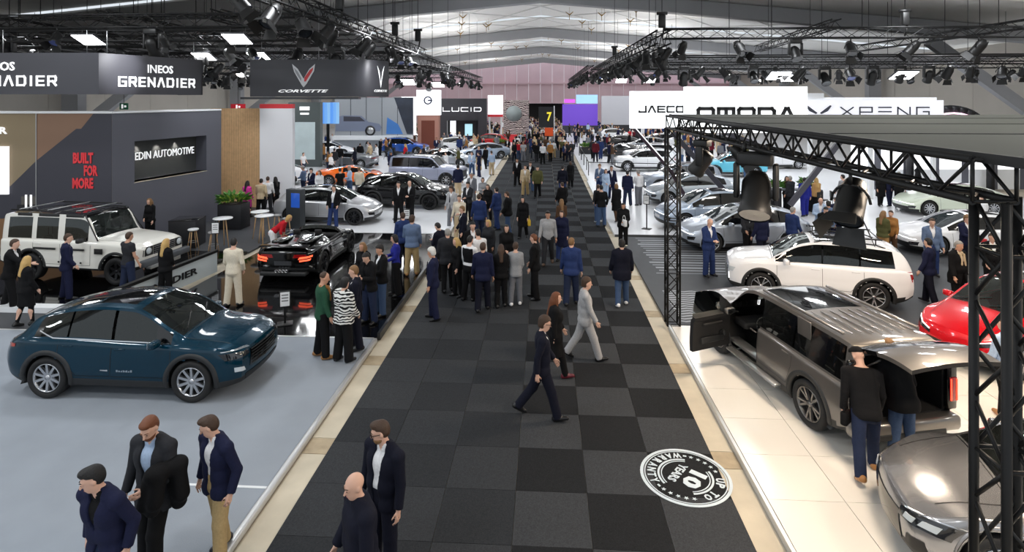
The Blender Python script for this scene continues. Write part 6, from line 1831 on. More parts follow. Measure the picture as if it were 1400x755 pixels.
MID = [  # x, y, floor, pose, facing, height, upper colour, lower colour, hair, where
    (-4.69, 11.88, 0.08, 'scarf', -60, 1.8, 'green', 'black', 'brown', 'at the corner of the black stage, brown scarf'),
    (-4.18, 11.74, 0.08, 'cap_back', -30, 1.72, 'PAT', 'black', 'black', 'by the corner of the black stage'),
    (-4.14, 12.34, 0.08, 'suit', 110, 1.82, 'darknavy', 'darknavy', 'sandy', 'talking at the corner of the black stage'),
    (-4.27, 13.77, 0.08, 'phone', 150, 1.76, 'black', 'darkdenim', 'dark', 'looking down at a phone behind the corner group'),
    (-4.15, 14.34, 0.08, 'suit2', 130, 1.78, 'black', 'denim', 'dark', 'in the cluster behind the corner group'),
    (-4.14, 15.75, 0.08, 'wblouse', 110, 1.7, 'royal', 'black', 'dark', 'on the black stage edge'),
    (-4.12, 17.61, 0.08, 'backblazer', 10, 1.84, 'steel', 'khaki', 'brown', 'on the black stage edge, back turned'),
    (-4.59, 18.36, 0.08, 'suit', 30, 1.78, 'blue', 'darknavy', 'brown', 'behind the pale blue blazer'),
    (-4.79, 14.92, 0.08, 'wlong', 160, 1.68, 'black', 'black', 'sandy', 'in the cluster on the black stage'),
    (-13.86, 14.14, 0.06, 'reach', -70, 1.84, 'black', 'black', 'brown', 'reaching for the boxy white off-roader'),
    (-12.5, 13.16, 0.06, 'wskirt', -20, 1.68, 'black', 'black', 'blond', 'in skirt before the boxy white off-roader'),
    (-13.03, 14.95, 0.06, 'suit', -50, 1.8, 'navy', 'navy', 'brown', 'walking past the boxy white off-roader'),
    (-11.61, 15.38, 0.06, 'tee', -20, 1.76, 'charcoal', 'darkdenim', 'brown', 'in t-shirt at the front wing of the off-roader'),
    (-10.34, 15.1, 0.06, 'wlong', -10, 1.66, 'black', 'black', 'blond', 'at the bumper of the off-roader'),
    (-8.22, 14.73, 0.08, 'backsweat', 0, 1.78, 'cream', 'cream', 'dark', 'with his back turned behind the dark teal car'),
    (-14.91, 20.9, 0.1, 'wlong', 170, 1.68, 'black', 'black', 'sandy', 'behind the bonnet of the off-roader'),
    (-9.36, 19.28, 0.08, 'bend', -80, 1.7, 'red', 'white', 'blond', 'bending over the black sports car'),
    (-13.69, 25.7, 0.06, 'wskirt', -10, 1.7, 'pink', 'pink', 'dark', 'in all pink beside the plant pot'),
    (-13.13, 25.89, 0.06, 'backsweat', 0, 1.78, 'beige', 'black', 'dark', 'next to the pink outfit'),
    (-13.23, 26.74, 0.06, 'shirt', 20, 1.76, 'white', 'charcoal', 'brown', 'near the dark screen totem'),
    (-13.1, 27.28, 0.06, 'wlong', 60, 1.68, 'black', 'black', 'dark', 'behind the dark screen totem'),
    (-8.95, 23.88, 0.09, 'lean', 175, 1.8, 'black', 'blue', 'dark', 'leaning on the pearl grey hatchback'),
    (-6.45, 25.03, 0.09, 'suit', 185, 1.8, 'black', 'black', 'dark', 'in front of the large black car'),
    (-6.01, 25.36, 0.09, 'suitbald', 160, 1.82, 'black', 'black', 'dark', 'bald, in front of the large black car'),
    (-10.7, 30.95, 0.09, 'shirt', 120, 1.78, 'paleblue', 'denim', 'grey', 'facing the orange coupe'),
    (-10.9, 30.04, 0.09, 'tee', 40, 1.76, 'black', 'black', 'dark', 'in the line before the orange coupe'),
    (-9.96, 30.31, 0.09, 'backsweat', 0, 1.78, 'cream', 'grey', 'sandy', 'in the line behind the black car'),
    (-11.82, 29.56, 0.09, 'wlong', 170, 1.68, 'white', 'black', 'brown', 'in the line before the orange coupe'),
    (-13.23, 30.81, 0.09, 'shirt', 90, 1.78, 'steel', 'darkdenim', 'grey', 'by the white panel wall'),
    (-13.71, 30.32, 0.09, 'tee', 60, 1.78, 'paleblue', 'black', 'grey', 'close to the white panel wall'),
    (-14.58, 30.97, 0.09, 'suit', 100, 1.78, 'olive', 'black', 'brown', 'beside the white panel wall'),
    (-12.42, 29.95, 0.09, 'suit2', 150, 1.76, 'navy', 'black', 'dark', 'left of the orange coupe tail'),
    (-2.81, 14.29, 0, 'suitgrey', 95, 1.8, 'navy', 'navy', 'white', 'white-haired, alone at the carpet edge'),
    (-2.79, 16.37, 0, 'puffer', 20, 1.8, 'charcoal', 'black', 'grey', 'near the white-haired man'),
    (-2.45, 15.96, 0, 'wlong', 120, 1.66, 'black', 'black', 'blond', 'among the carpet group with a leaflet'),
    (-2.07, 15.69, 0, 'vest', -30, 1.78, 'white', 'black', 'dark', 'in waistcoat on the carpet'),
    (-1.62, 14.95, 0, 'suitback', 5, 1.78, 'navy', 'darknavy', 'brown', 'back turned in the carpet group'),
    (-1.17, 15.25, 0, 'wlong', 10, 1.66, 'black', 'black', 'brown', 'with white boots on the carpet'),
    (-0.79, 15.43, 0, 'wsweat', 5, 1.68, 'heather', 'grey', 'brown', 'with white trainers on the carpet'),
    (-0.28, 15.91, 0, 'suit', 80, 1.8, 'black', 'black', 'auburn', 'facing the carpet group'),
    (0.1, 19.23, 0, 'sweater', 175, 1.82, 'lightgrey', 'charcoal', 'dark', 'walking up the carpet, hands free'),
    (0.58, 19.78, 0, 'wcoat', 170, 1.72, 'navy', 'blue', 'brown', 'walking beside the light sweater'),
    (0.71, 15.52, 0, 'suitback', -5, 1.8, 'blue', 'darkdenim', 'sandy', 'striding away up the carpet'),
    (2.06, 15.54, 0, 'pufferback', 0, 1.76, 'darknavy', 'denim', 'dark', 'with white shoes near the slim truss post'),
    (2.92, 21.66, 0, 'wpuffer', 175, 1.66, 'black', 'black', 'black', 'with white bag by the stage edge'),
    (2.44, 25.08, 0, 'backsweat', 0, 1.8, 'black', 'denim', 'dark', 'at the edge of the white stage'),
    (3.17, 25.69, 0.1, 'wcoat', 20, 1.68, 'black', 'brown', 'sandy', 'on the white stage rim'),
    (2.39, 25.96, 0, 'wsweat', 15, 1.7, 'charcoal', 'denim', 'brown', 'half hidden behind the black sweater'),
    (3.61, 31.49, 0.1, 'suit', 190, 1.8, 'navy', 'navy', 'dark', 'talking on the white stage'),
    (3.07, 32.4, 0.1, 'suit2', 150, 1.8, 'steel', 'blue', 'sandy', 'talking on the white stage'),
    (3.25, 31.02, 0.1, 'wlong', 200, 1.68, 'paleblue', 'paleblue', 'brown', 'between two suits on the white stage'),
    (4.18, 29.39, 0.1, 'suitback', -20, 1.8, 'navy', 'darkdenim', 'dark', 'on the white stage by the silver noses'),
    (4.77, 29.62, 0.1, 'shirt', 20, 1.8, 'white', 'grey', 'grey', 'on the white stage by the silver noses'),
    (-0.87, 22.8, 0, 'wcoat', 170, 1.66, 'black', 'black', 'dark', 'carrying a yellow bag'),
    (-1.12, 32.75, 0, 'suitback', 175, 1.76, 'beige', 'khaki', 'brown', 'walking up the carpet centre'),
    (-0.41, 32.06, 0, 'puffer', 180, 1.78, 'olive', 'black', 'dark', 'walking beside the beige jacket'),
    (-1.75, 36.27, 0, 'suit', 170, 1.78, 'black', 'black', 'dark', 'walking in the first rank of the far crowd'),
    (-0.87, 34.31, 0, 'suit2', 170, 1.78, 'black', 'denim', 'brown', 'walking behind the beige jacket'),
    (0.99, 32.38, 0, 'suitback', 0, 1.78, 'darknavy', 'blue', 'dark', 'walking away near the bare floor strip'),
    (1.59, 35.86, 0, 'wcoat', 0, 1.66, 'black', 'black', 'brown', 'walking away beside the bare floor strip'),
    (0.81, 26.49, 0, 'puffer', 30, 1.7, 'black', 'black', 'brown', 'in dark sweater on the striped carpet'),
    (0.65, 22.42, 0, 'wlong', 10, 1.64, 'brown', 'black', 'sandy', 'behind the navy coat on the carpet'),
    (-0.18, 48.48, 0, 'shirt', 0, 1.8, 'white', 'black', 'grey', 'in white top amid the far carpet'),
    (-3.32, 22.19, 0, 'shirt', 170, 1.8, 'cream', 'beige', 'brown', 'in pale suit on the carpet group'),
    (-3.98, 24.43, 0, 'suitgrey', 150, 1.8, 'lightgrey', 'grey', 'brown', 'in light grey suit at the stage edge'),
    (-2.86, 19.95, 0, 'suit', 110, 1.8, 'darknavy', 'black', 'sandy', 'beside the pale suit'),
    (-2.56, 22.23, 0, 'suitback', 10, 1.84, 'blue', 'darkdenim', 'brown', 'tall, with back turned by the pale suit'),
    (-2.04, 24.26, 0, 'suitback', 60, 1.8, 'blue', 'blue', 'dark', 'at the open side of the carpet group'),
    (-1.51, 23.25, 0, 'puffer', 80, 1.78, 'black', 'denim', 'brown', 'in dark jacket facing the group'),
    (-2.57, 25.83, 0, 'wlong', 170, 1.68, 'black', 'black', 'brown', 'in the middle of the carpet group'),
    (-3.48, 25.93, 0, 'suit2', 150, 1.78, 'charcoal', 'black', 'dark', 'in the middle of the carpet group'),
    (-4.88, 32.05, 0, 'suitback', 20, 1.84, 'navy', 'beige', 'dark', 'on the white stage rim by the lilac car'),
    (-3.69, 28.88, 0, 'suit', 160, 1.8, 'grey', 'grey', 'grey', 'behind the carpet group'),
    (-3.04, 27.98, 0, 'wblouse', 190, 1.7, 'heather', 'black', 'dark', 'behind the carpet group'),
    (-3.85, 41.34, 0, 'shirt', 20, 1.78, 'paleblue', 'beige', 'brown', 'by the silver saloon nose'),
    (-4.62, 40.14, 0, 'suit', 90, 1.8, 'navy', 'navy', 'dark', 'by the silver saloon nose'),
    (-4.63, 44.72, 0, 'puffer', 60, 1.8, 'black', 'black', 'dark', 'at the tail of the silver saloon'),
    (-3.53, 54.35, 0, 'suit2', 170, 1.8, 'black', 'black', 'dark', 'on the carpet beyond the silver saloon'),
    (-3.19, 17.41, 0.0, 'phone', 60, 1.76, 'darknavy', 'black', 'dark', 'at the stage edge behind the white-haired man'),
    (-2.2, 17.4, 0, 'suit', 200, 1.8, 'black', 'black', 'black', 'with back of head visible in the carpet group'),
    (-1.8, 18.31, 0, 'wcoat', 150, 1.68, 'charcoal', 'black', 'blond', 'between the suits in the carpet group'),
    (-1.18, 17.53, 0, 'wlong', 200, 1.7, 'black', 'black', 'dark', 'with long dark hair in the carpet group'),
    (-1.92, 16.48, 0, 'shirt', 30, 1.78, 'white', 'black', 'dark', 'in white shirt among dark suits on the carpet'),
    (5.07, 18.13, 0.06, 'suitbald', -150, 1.8, 'blue', 'blue', 'white', 'bald, reading a phone beside the ice silver crossover'),
    (7.06, 20.48, 0.06, 'suit', 200, 1.76, 'charcoal', 'black', 'brown', 'behind the bonnet of the white roof-rack car'),
    (7.18, 19.51, 0.06, 'suitback', 20, 1.74, 'navy', 'darknavy', 'grey', 'beside the ice silver crossover bonnet'),
    (8.54, 20.38, 0.06, 'suit', -60, 1.74, 'blue', 'navy', 'grey', 'standing at the roof-rack car'),
    (10.44, 22.4, 0.06, 'suitbald', 150, 1.76, 'paleblue', 'grey', 'grey', 'behind the roof rack'),
    (10.32, 21.55, 0.06, 'suitback', 10, 1.76, 'steel', 'navy', 'dark', 'in the huddle behind the roof rack'),
    (10.91, 22.21, 0.06, 'suit', 170, 1.78, 'navy', 'navy', 'brown', 'in the huddle behind the roof rack, tie showing'),
    (11.1, 21.59, 0.06, 'suitbald', 120, 1.76, 'black', 'black', 'grey', 'at the far side of the huddle behind the roof rack'),
    (9.88, 20.93, 0.06, 'phone', 180, 1.7, 'black', 'black', 'dark', 'low in the huddle behind the roof rack'),
    (11.64, 27.96, 0.1, 'suit', 30, 1.78, 'charcoal', 'black', 'grey', 'at the bar table by the green plants'),
    (12.0, 27.3, 0.1, 'suitback', 0, 1.8, 'royal', 'royal', 'dark', 'in bright blue suit at the bar table'),
    (12.86, 28.03, 0.1, 'wlong', 10, 1.7, 'camel', 'black', 'blond', 'at the bar table by the green plants'),
    (14.32, 28.47, 0.1, 'backsweat', 20, 1.8, 'heather', 'grey', 'dark', 'by the bar stools behind the huddle'),
    (16.99, 30.13, 0.1, 'wcoat', 170, 1.7, 'black', 'black', 'brown', 'near the pale green saloon'),
    (17.43, 30.15, 0.1, 'suitback', 10, 1.8, 'navy', 'navy', 'dark', 'near the pale green saloon nose'),
    (17.67, 29.77, 0.1, 'suitback', -20, 1.8, 'black', 'black', 'grey', 'broad-backed, near the pale green saloon nose'),
    (21.85, 34.99, 0.1, 'wcoat', 60, 1.7, 'black', 'black', 'dark', 'by the pale green saloon roof'),
    (11.46, 20.19, 0.06, 'wlong', -60, 1.68, 'olive', 'camel', 'sandy', 'with long hair before the white electric saloon'),
    (11.84, 20.39, 0.06, 'wsweat', 150, 1.66, 'tan', 'brown', 'brown', 'holding a fur coat before the white electric saloon'),
    (11.93, 18.45, 0.06, 'suit', 170, 1.8, 'steel', 'blue', 'brown', 'standing before the white electric saloon'),
    (10.24, 15.95, 0.06, 'suitback', 40, 1.76, 'navy', 'darknavy', 'dark', 'next to the scarf wearer'),
    (10.7, 15.55, 0.06, 'scarf2', 200, 1.8, 'black', 'black', 'grey', 'with checked scarf before the red car'),
    (13.43, 19.14, 0.06, 'carry', 190, 1.78, 'navy', 'darknavy', 'sandy', 'holding a red box'),
    (12.4, 16.7, 0.06, 'suit', 170, 1.76, 'black', 'black', 'brown', 'beside the thick truss post'),
    (16.86, 23.1, 0.06, 'suitback', 60, 1.78, 'white', 'lightgrey', 'dark', 'in white at the electric saloon door'),
    (13.01, 38.01, 0.1, 'shirt', 30, 1.8, 'white', 'denim', 'grey', 'by the sky blue car'),
    (11.74, 28.68, 0.1, 'wlong', 190, 1.68, 'darkbrown', 'black', 'dark', 'at the dark bar counter'),
    (7.57, 32.65, 0.1, 'suit', 150, 1.78, 'black', 'black', 'dark', 'behind the slim truss post'),
    (5.0, 52.11, 0.08, 'suitback', 10, 1.85, 'blue', 'blue', 'brown', 'in all blue before the black low car'),
    (5.65, 49.76, 0.08, 'shirt', 0, 1.8, 'white', 'charcoal', 'dark', 'in white shirt before the lone white car'),
    (4.33, 52.7, 0.08, 'suitback', 20, 1.8, 'charcoal', 'black', 'dark', 'beside the blue suit by the carpet edge'),
]
# ================================================================ PEOPLE FURTHER AWAY: one figure per pose, copied and re-dressed
HM = .021
POSES = {
    'suit': dict(top='suit', hair='short', arms=((8, 8, 30, 20), (4, 8, 14, 0)), legs=((6, 4, 3), (-4, 4, 4)), head=(10, 10)),
    'suit2': dict(top='jacket', hair='full', arms=((4, 10, 40, 30), (16, 8, 70, 40)), legs=((2, 2, 4), (2, 2, 4)), head=(-14, 14), hem=.82),
    'suitback': dict(top='suit', hair='short', arms=((-4, 8, 14, 0), (6, 9, 18, 0)), legs=((10, 4, 3), (-9, 8, 3)), head=(12, 4)),
    'suitbald': dict(top='suit', hair='bald', arms=((14, 8, 80, 45), (12, 8, 80, 40)), legs=((2, 2, 4), (4, 4, 3)), head=(0, 22), belly=.02),
    'suitgrey': dict(top='suit', hair='full', arms=((4, 8, 14, 0), (2, 8, 12, 0)), legs=((4, 4, 3), (-4, 6, 3)), head=(20, 14), belly=.015, tie='darknavy'),
    'phone': dict(top='jacket', hair='short', arms=((20, 6, 95, 40), (20, 6, 90, 40)), legs=((2, 2, 3), (-2, 3, 3)), head=(0, 30), hunch=6, shirtc='black'),
    'backblazer': dict(top='jacket', hair='full', arms=((4, 8, 20, 10), (18, 8, 75, 45)), legs=((4, 4, 4), (-3, 3, 4)), head=(20, 6), hem=.84, shoec='tan'),
    'scarf': dict(top='sweater', hair='receding', scarf='tan', arms=((6, 8, 14, 0), (4, 8, 14, 0)), legs=((5, 4, 3), (-4, 4, 3)), head=(10, 12), shoec='tan', belly=.03, hem=.82),
    'scarf2': dict(top='coat', hair='short', scarf='beige', arms=((6, 10, 16, 0), (4, 10, 14, 0)), hem=.70, legs=((5, 4, 3), (-4, 4, 3)), head=(0, 10), belly=.03),
    'cap_back': dict(top='puffer', hair='full', arms=((10, 9, 40, 30), (10, 9, 40, 30)), hem=.84, legs=((3, 3, 3), (-3, 3, 3)), head=(-10, 10), bottom='wide'),
    'reach': dict(top='suit', hair='short', arms=((62, 12, 18, 0), (10, 8, 20, 0)), legs=((12, 6, 3), (-10, 8, 3)), head=(0, 8), lean=6),
    'bend': dict(top='shirt', hair='bob', woman=True, arms=((40, 10, 30, 20), (40, 10, 30, 20)), lean=42, hunch=14, legs=((10, 8, 3), (4, 6, 3)), head=(0, 30), hem=.86),
    'lean': dict(top='jacket', hair='short', arms=((-4, 12, 30, 24), (-6, 12, 40, 24)), legs=((12, 2, 3), (8, 2, 6)), lean=-6, head=(20, 6), shirtc='white', hem=.82, opened=-.30),
    'tee': dict(top='tee', hair='short', arms=((6, 9, 16, 0), (14, 9, 50, 30)), legs=((4, 4, 4), (-4, 4, 4)), head=(10, 10), hem=.86),
    'shirt': dict(top='shirt', hair='short', arms=((6, 9, 16, 0), (18, 8, 70, 45)), legs=((5, 4, 3), (-5, 6, 4)), head=(-8, 10), hem=.94),
    'vest': dict(top='shirt', hair='short', vest='black', arms=((20, 8, 60, 45), (6, 8, 16, 0)), legs=((4, 4, 3), (-4, 4, 3)), head=(0, 14), hem=.92, beard='dark'),
    'sweater': dict(top='sweater', hair='quiff', arms=((12, 8, 14, 0), (-10, 8, 14, 0)), legs=((16, 4, 2), (-14, 14, 2)), head=(0, 10), hem=.84, shoec='brown', bottom='slim'),
    'backsweat': dict(top='sweater', hair='short', arms=((-6, 14, 40, 30), (8, 10, 30, 20)), legs=((3, 3, 4), (-3, 3, 4)), head=(-16, 8), hem=.84),
    'puffer': dict(top='puffer', hair='short', arms=((8, 12, 30, 20), (8, 12, 30, 20)), legs=((6, 4, 3), (-6, 8, 3)), head=(0, 10), hem=.80, bottom='slim'),
    'pufferback': dict(top='puffer', hair='full', arms=((6, 12, 24, 10), (6, 12, 24, 10)), legs=((10, 4, 3), (-9, 10, 3)), head=(8, 6), hem=.72, bottom='slim', shoec='white'),
    'carry': dict(top='suit', hair='full', arms=((24, 6, 66, 22), (24, 6, 66, 22)), legs=((4, 4, 3), (-4, 5, 3)), head=(0, 18)),
    'wlong': dict(top='jacket', woman=True, hair='long', arms=((8, 6, 50, 40), (4, 6, 14, 0)), legs=((4, 4, 2), (-4, 5, 2)), head=(10, 12), hem=.84, bottom='slim', opened=False),
    'wcoat': dict(top='coat', woman=True, hair='bob', arms=((6, 7, 20, 10), (-4, 7, 20, 10)), legs=((12, 4, 2), (-12, 12, 2)), head=(0, 8), hem=.52, bottom='slim', opened=False),
    'wblouse': dict(top='dress', woman=True, hair='bob', arms=((16, 6, 85, 45), (10, 6, 60, 40)), legs=((3, 3, 2), (-3, 4, 2)), head=(0, 14), hem=.92, bottom='wide'),
    'wskirt': dict(top='jacket', woman=True, hair='long', arms=((6, 7, 24, 10), (4, 7, 20, 10)), legs=((8, 4, 2), (-6, 8, 2)), head=(-10, 8), hem=.86, bottom='skirt', opened=False),
    'wsweat': dict(top='sweater', woman=True, hair='ponytail', arms=((6, 7, 40, 30), (6, 7, 30, 20)), legs=((4, 4, 3), (-4, 5, 3)), head=(12, 8), hem=.82, bottom='slim', shoec='white'),
    'wpuffer': dict(top='puffer', woman=True, hair='long', arms=((14, 8, 70, 45), (14, 8, 70, 45)), legs=((3, 3, 2), (-3, 4, 2)), head=(0, 14), hem=.78, bottom='slim', shoec='cream'),
}
TOPS = ('jacket', 'suit_jacket', 'coat', 'padded_jacket', 'sweater', 'shirt', 't_shirt', 'hooded_top', 'blouse')
TOPNAME = dict(jacket='jacket', suit='suit jacket', coat='coat', puffer='padded jacket', sweater='sweater', shirt='shirt', tee='t-shirt', dress='blouse')
LOWNAME = dict(trousers='trousers', slim='slim trousers', wide='wide trousers', skirt='skirt', leggings='leggings')
COLN = dict(darknavy='dark navy', lightgrey='light grey', paleblue='pale blue', darkdenim='dark denim', darkbrown='dark brown', heather='heather grey', PAT='black and white patterned', royal='royal blue', steel='steel blue', denim='blue denim')
coln = lambda c: COLN.get(c, c)
PROTO = {}
def figure(v):
    """first call builds the pose, later calls copy it with its clothes"""
    if v not in PROTO:
        PROTO[v] = make_person(h=HM, **POSES[v]); return PROTO[v]
    return copy_tree(PROTO[v])
M_PATT = cloth_pattern('cloth_patterned', (226, 226, 222), (24, 24, 26), 5)
def dress(o, v, tc, bc, hc, skin=None):
    two = POSES[v]['top'] in ('jacket', 'suit', 'coat')
    for c in o.children:
        n = basename(c)
        if n in TOPS and not (n == 'shirt' and two): set_mat(c, M_PATT if tc == 'PAT' else cloth(tc))
        elif n in ('trousers', 'leggings', 'skirt'): set_mat(c, cloth(bc))
        elif n == 'hair': set_mat(c, hair_mat(hc))
    if skin is not None: set_mat(o, M_SKIN[skin])
for i, (x, y, z, v, fc, ht, tc, bc, hc, where) in enumerate(MID):
    o = figure(v)
    dress(o, v, tc, bc, hc, 0 if i % 4 else 1)
    P = POSES[v]
    hair = {'bald': 'bald person', 'hat': 'person in black cap and'}.get(P['hair'], 'person')
    lab = '%s in %s %s and %s %s %s' % (hair if P['hair'] != 'hat' else 'capped person', coln(tc), TOPNAME[P['top']], coln(bc), LOWNAME[P.get('bottom', 'trousers')].replace('slim ', '').replace('wide ', ''), where)
    w = lab.split()
    if len(w) > 16: lab = '%s in %s %s %s' % (hair if P['hair'] != 'hat' else 'capped person', coln(tc), TOPNAME[P['top']], where)
    if tc == bc and len(lab.split()) > 12: lab = '%s in %s %s' % (hair if P['hair'] != 'hat' else 'capped person', coln(tc), where)
    put(o, x, y, fc, z, ht, lab)
# things carried
mb = MB(); mb.rbox((0, 0, 0), (.36, .26, .10), .01)
def near_of(phrase):
    for r in MID:
        if phrase in r[9]: return r
r = near_of('red box'); a = r[4] * RAD
o = tag(mb.build('box', mat('red_card', srgb(196, 40, 44), .5), None, (r[0] - math.sin(a) * .42, r[1] + math.cos(a) * .42, r[2] + 1.08), (0, 0, a)), 'red box held before the electric saloon', 'box')
r = near_of('yellow bag'); bag(r[0] + .24, r[1] - .05, r[2] + .52, 'yellow', 'yellow bag carried up the carpet')
r = near_of('white bag'); bag(r[0], r[1] - .26, r[2] + .84, 'white', 'white bag held by the person in black at the stage edge')

# ---- the far crowd: people down the carpet and among the far stands
crowd_v = ['suit', 'suit2', 'suitback', 'phone', 'puffer', 'shirt', 'backsweat', 'wlong', 'wcoat', 'wsweat', 'wblouse', 'tee', 'backblazer', 'suitgrey']
HM = .034
PROTO = {}
crng = random.Random(21)
topcs = ['navy', 'black', 'charcoal', 'darknavy', 'black', 'blue', 'grey', 'white', 'beige', 'black', 'olive', 'burgundy', 'navy', 'lightgrey', 'brown', 'tan', 'paleblue', 'red']
botcs = ['black', 'darknavy', 'darkdenim', 'charcoal', 'denim', 'black', 'khaki', 'grey']
hairs = ['brown', 'dark', 'dark', 'sandy', 'grey', 'blond', 'black']
spots = [(o.location.x, o.location.y) for o in bpy.data.objects if o.type == 'MESH' and o.parent is None and o.get('category') == 'person']
CARS = [(o.location.x, o.location.y, o.rotation_euler.z) for o in bpy.data.objects if o.get('category') == 'car']
BLOCKED = [(-13.9, 57.5, -10.6, 61.8), (-16.6, 59.6, -13.4, 61.2), (-13.0, 64.8, -4.6, 69), (-21.6, 56.2, -12.9, 57.8), (2.4, 91, 8.8, 93), (8.2, 87.3, 15, 88.8), (-5.6, 71.3, -1.8, 72.5), (-21, 44, -17.5, 45.6), (-20.6, 48.5, -17.6, 49.5), (-.8, 59.5, 1.3, 60.8), (3.2, 56.4, 5.9, 58.8), (-5.9, 60.4, -3.9, 62.2), (-15, 49.5, -10.6, 51.6), (-13.6, 56.8, -13, 58)]
def free(x, y, dmin=.55):
    for x0, y0, x1, y1 in BLOCKED:
        if x0 - .3 < x < x1 + .3 and y0 - .3 < y < y1 + .3: return False
    for a, b in spots:
        if (a - x) ** 2 + (b - y) ** 2 < dmin * dmin: return False
    for a, b, r in CARS:
        dx, dy = x - a, y - b; u = dx * math.cos(r) + dy * math.sin(r); v = -dx * math.sin(r) + dy * math.cos(r)
        if abs(u) < 2.75 and abs(v) < 1.3: return False
    return True
zones = [  # name, x range, y range, count, floor
    ('walking down the carpet towards the portal', (-3.2, 2.4), (50, 68), 44, 0.0, 1),
    ('in the dense crowd far down the carpet', (-3.3, 2.5), (68, 104), 40, 0.0, 1),
    ('standing among the far stands past the silver saloons', (-16, -4.2), (40, 64), 34, .07, 0),
    ('gathered before the dark stand with thin white lettering', (-22, -4.4), (64, 84), 34, .07, 0),
    ('among the white stands beyond the silver crossovers', (3.4, 17), (45, 70), 30, .08, 0),
    ('gathered by the planter towards the violet screen', (3.4, 15), (70, 96), 26, .08, 0),
    ('standing behind the orange coupe', (-24, -9), (38, 50), 16, .07, 0),
]
for nm, xr, yr, cnt, z, walk in zones:
    k = 0; tries = 0
    while k < cnt and tries < 4000:
        tries += 1
        x = crng.uniform(*xr); y = yr[0] + (yr[1] - yr[0]) * crng.random() ** 1.2
        if not free(x, y): continue
        spots.append((x, y))
        v = crowd_v[crng.randrange(len(crowd_v))]
        o = figure(v); tc = crng.choice(topcs)
        dress(o, v, tc, crng.choice(botcs), crng.choice(hairs), 0 if crng.random() < .8 else 2)
        fc = crng.choice((0, 180)) + crng.uniform(-25, 25) if walk else crng.uniform(0, 360)
        put(o, x, y, fc, z, crng.uniform(1.62, 1.88), 'person in %s %s %s' % (coln(tc), 'top' if len(nm.split()) > 8 else TOPNAME[POSES[v]['top']], nm), 'people ' + nm)
        k += 1
HM = .021

# ---- beyond the counted figures: the packed crowd at the far end, one mass per floor area
protos = []
for v in ('suit', 'puffer', 'wlong', 'shirt', 'wcoat', 'backsweat'):
    HM = .085; r = make_person(h=HM, **POSES[v]); pieces = []
    for c in [r] + list(r.children):
        me = c.data; n = len(me.vertices)
        if len(me.polygons) == 0: continue
        co = np.empty(n * 3, np.float32); me.vertices.foreach_get('co', co)
        q = np.empty(len(me.polygons) * 4, np.int32); me.loops.foreach_get('vertex_index', q)
        pieces.append((basename(c), co.reshape(-1, 3), q.reshape(-1, 4)))
    protos.append(pieces)
    for c in list(r.children) + [r]: bpy.data.objects.remove(c)
HM = .021
CROWD_T = ['navy', 'black', 'charcoal', 'black', 'darknavy', 'blue', 'white', 'burgundy', 'beige', 'grey', 'olive']; CROWD_B = ['black', 'darknavy', 'darkdenim', 'khaki']; CROWD_H = ['brown', 'dark', 'sandy', 'grey']
cm = [M_SKIN[0]] + [cloth(c) for c in CROWD_T] + [cloth(c) for c in CROWD_B] + [hair_mat(c) for c in CROWD_H]
for lab, xr, yr, cnt, z in (('packed crowd on the carpet before the dark portal', (-3.3, 2.5), (66, 122), 150, 0.0), ('packed crowd at the far stands before the black pavilion', (-24, -4.4), (58, 104), 190, .07), ('packed crowd on the far white stands towards the violet screen', (3.3, 22), (60, 104), 150, .08)):
    VV = []; QQ = []; MM = []; b0 = 0; k = 0; tries = 0
    while k < cnt and tries < 3000:
        tries += 1
        x = crng.uniform(*xr); y = crng.uniform(*yr)
        if not free(x, y, .45): continue
        spots.append((x, y)); k += 1
        a = crng.uniform(0, 6.28); sc = crng.uniform(.93, 1.05); ca, sa = math.cos(a) * sc, math.sin(a) * sc
        R = np.array([[ca, -sa, 0], [sa, ca, 0], [0, 0, sc]], np.float32)
        mt = 1 + crng.randrange(len(CROWD_T)); mbt = 1 + len(CROWD_T) + crng.randrange(len(CROWD_B)); mh = 1 + len(CROWD_T) + len(CROWD_B) + crng.randrange(len(CROWD_H))
        for n, co, q in protos[crng.randrange(len(protos))]:
            VV.append(co @ R.T + np.array([x, y, z], np.float32)); QQ.append(q + b0); b0 += len(co)
            MM.append(np.full(len(q), 0 if n == 'person' else mh if n == 'hair' else mbt if n in ('trousers', 'shoe', 'skirt', 'leggings') else mt, np.int32))
    V = np.concatenate(VV); Q = np.concatenate(QQ); me = bpy.data.meshes.new('crowd')
    me.vertices.add(len(V)); me.vertices.foreach_set('co', V.ravel()); me.loops.add(len(Q) * 4); me.polygons.add(len(Q))
    me.loops.foreach_set('vertex_index', Q.astype(np.int32).ravel()); me.polygons.foreach_set('loop_start', np.arange(0, len(Q) * 4, 4, dtype=np.int32))
    for m_ in cm: me.materials.append(m_)
    me.polygons.foreach_set('material_index', np.concatenate(MM)); me.polygons.foreach_set('use_smooth', np.ones(len(Q), bool)); me.update(calc_edges=True)
    o = link('crowd', me); tag(o, lab, 'crowd', None, 'stuff')
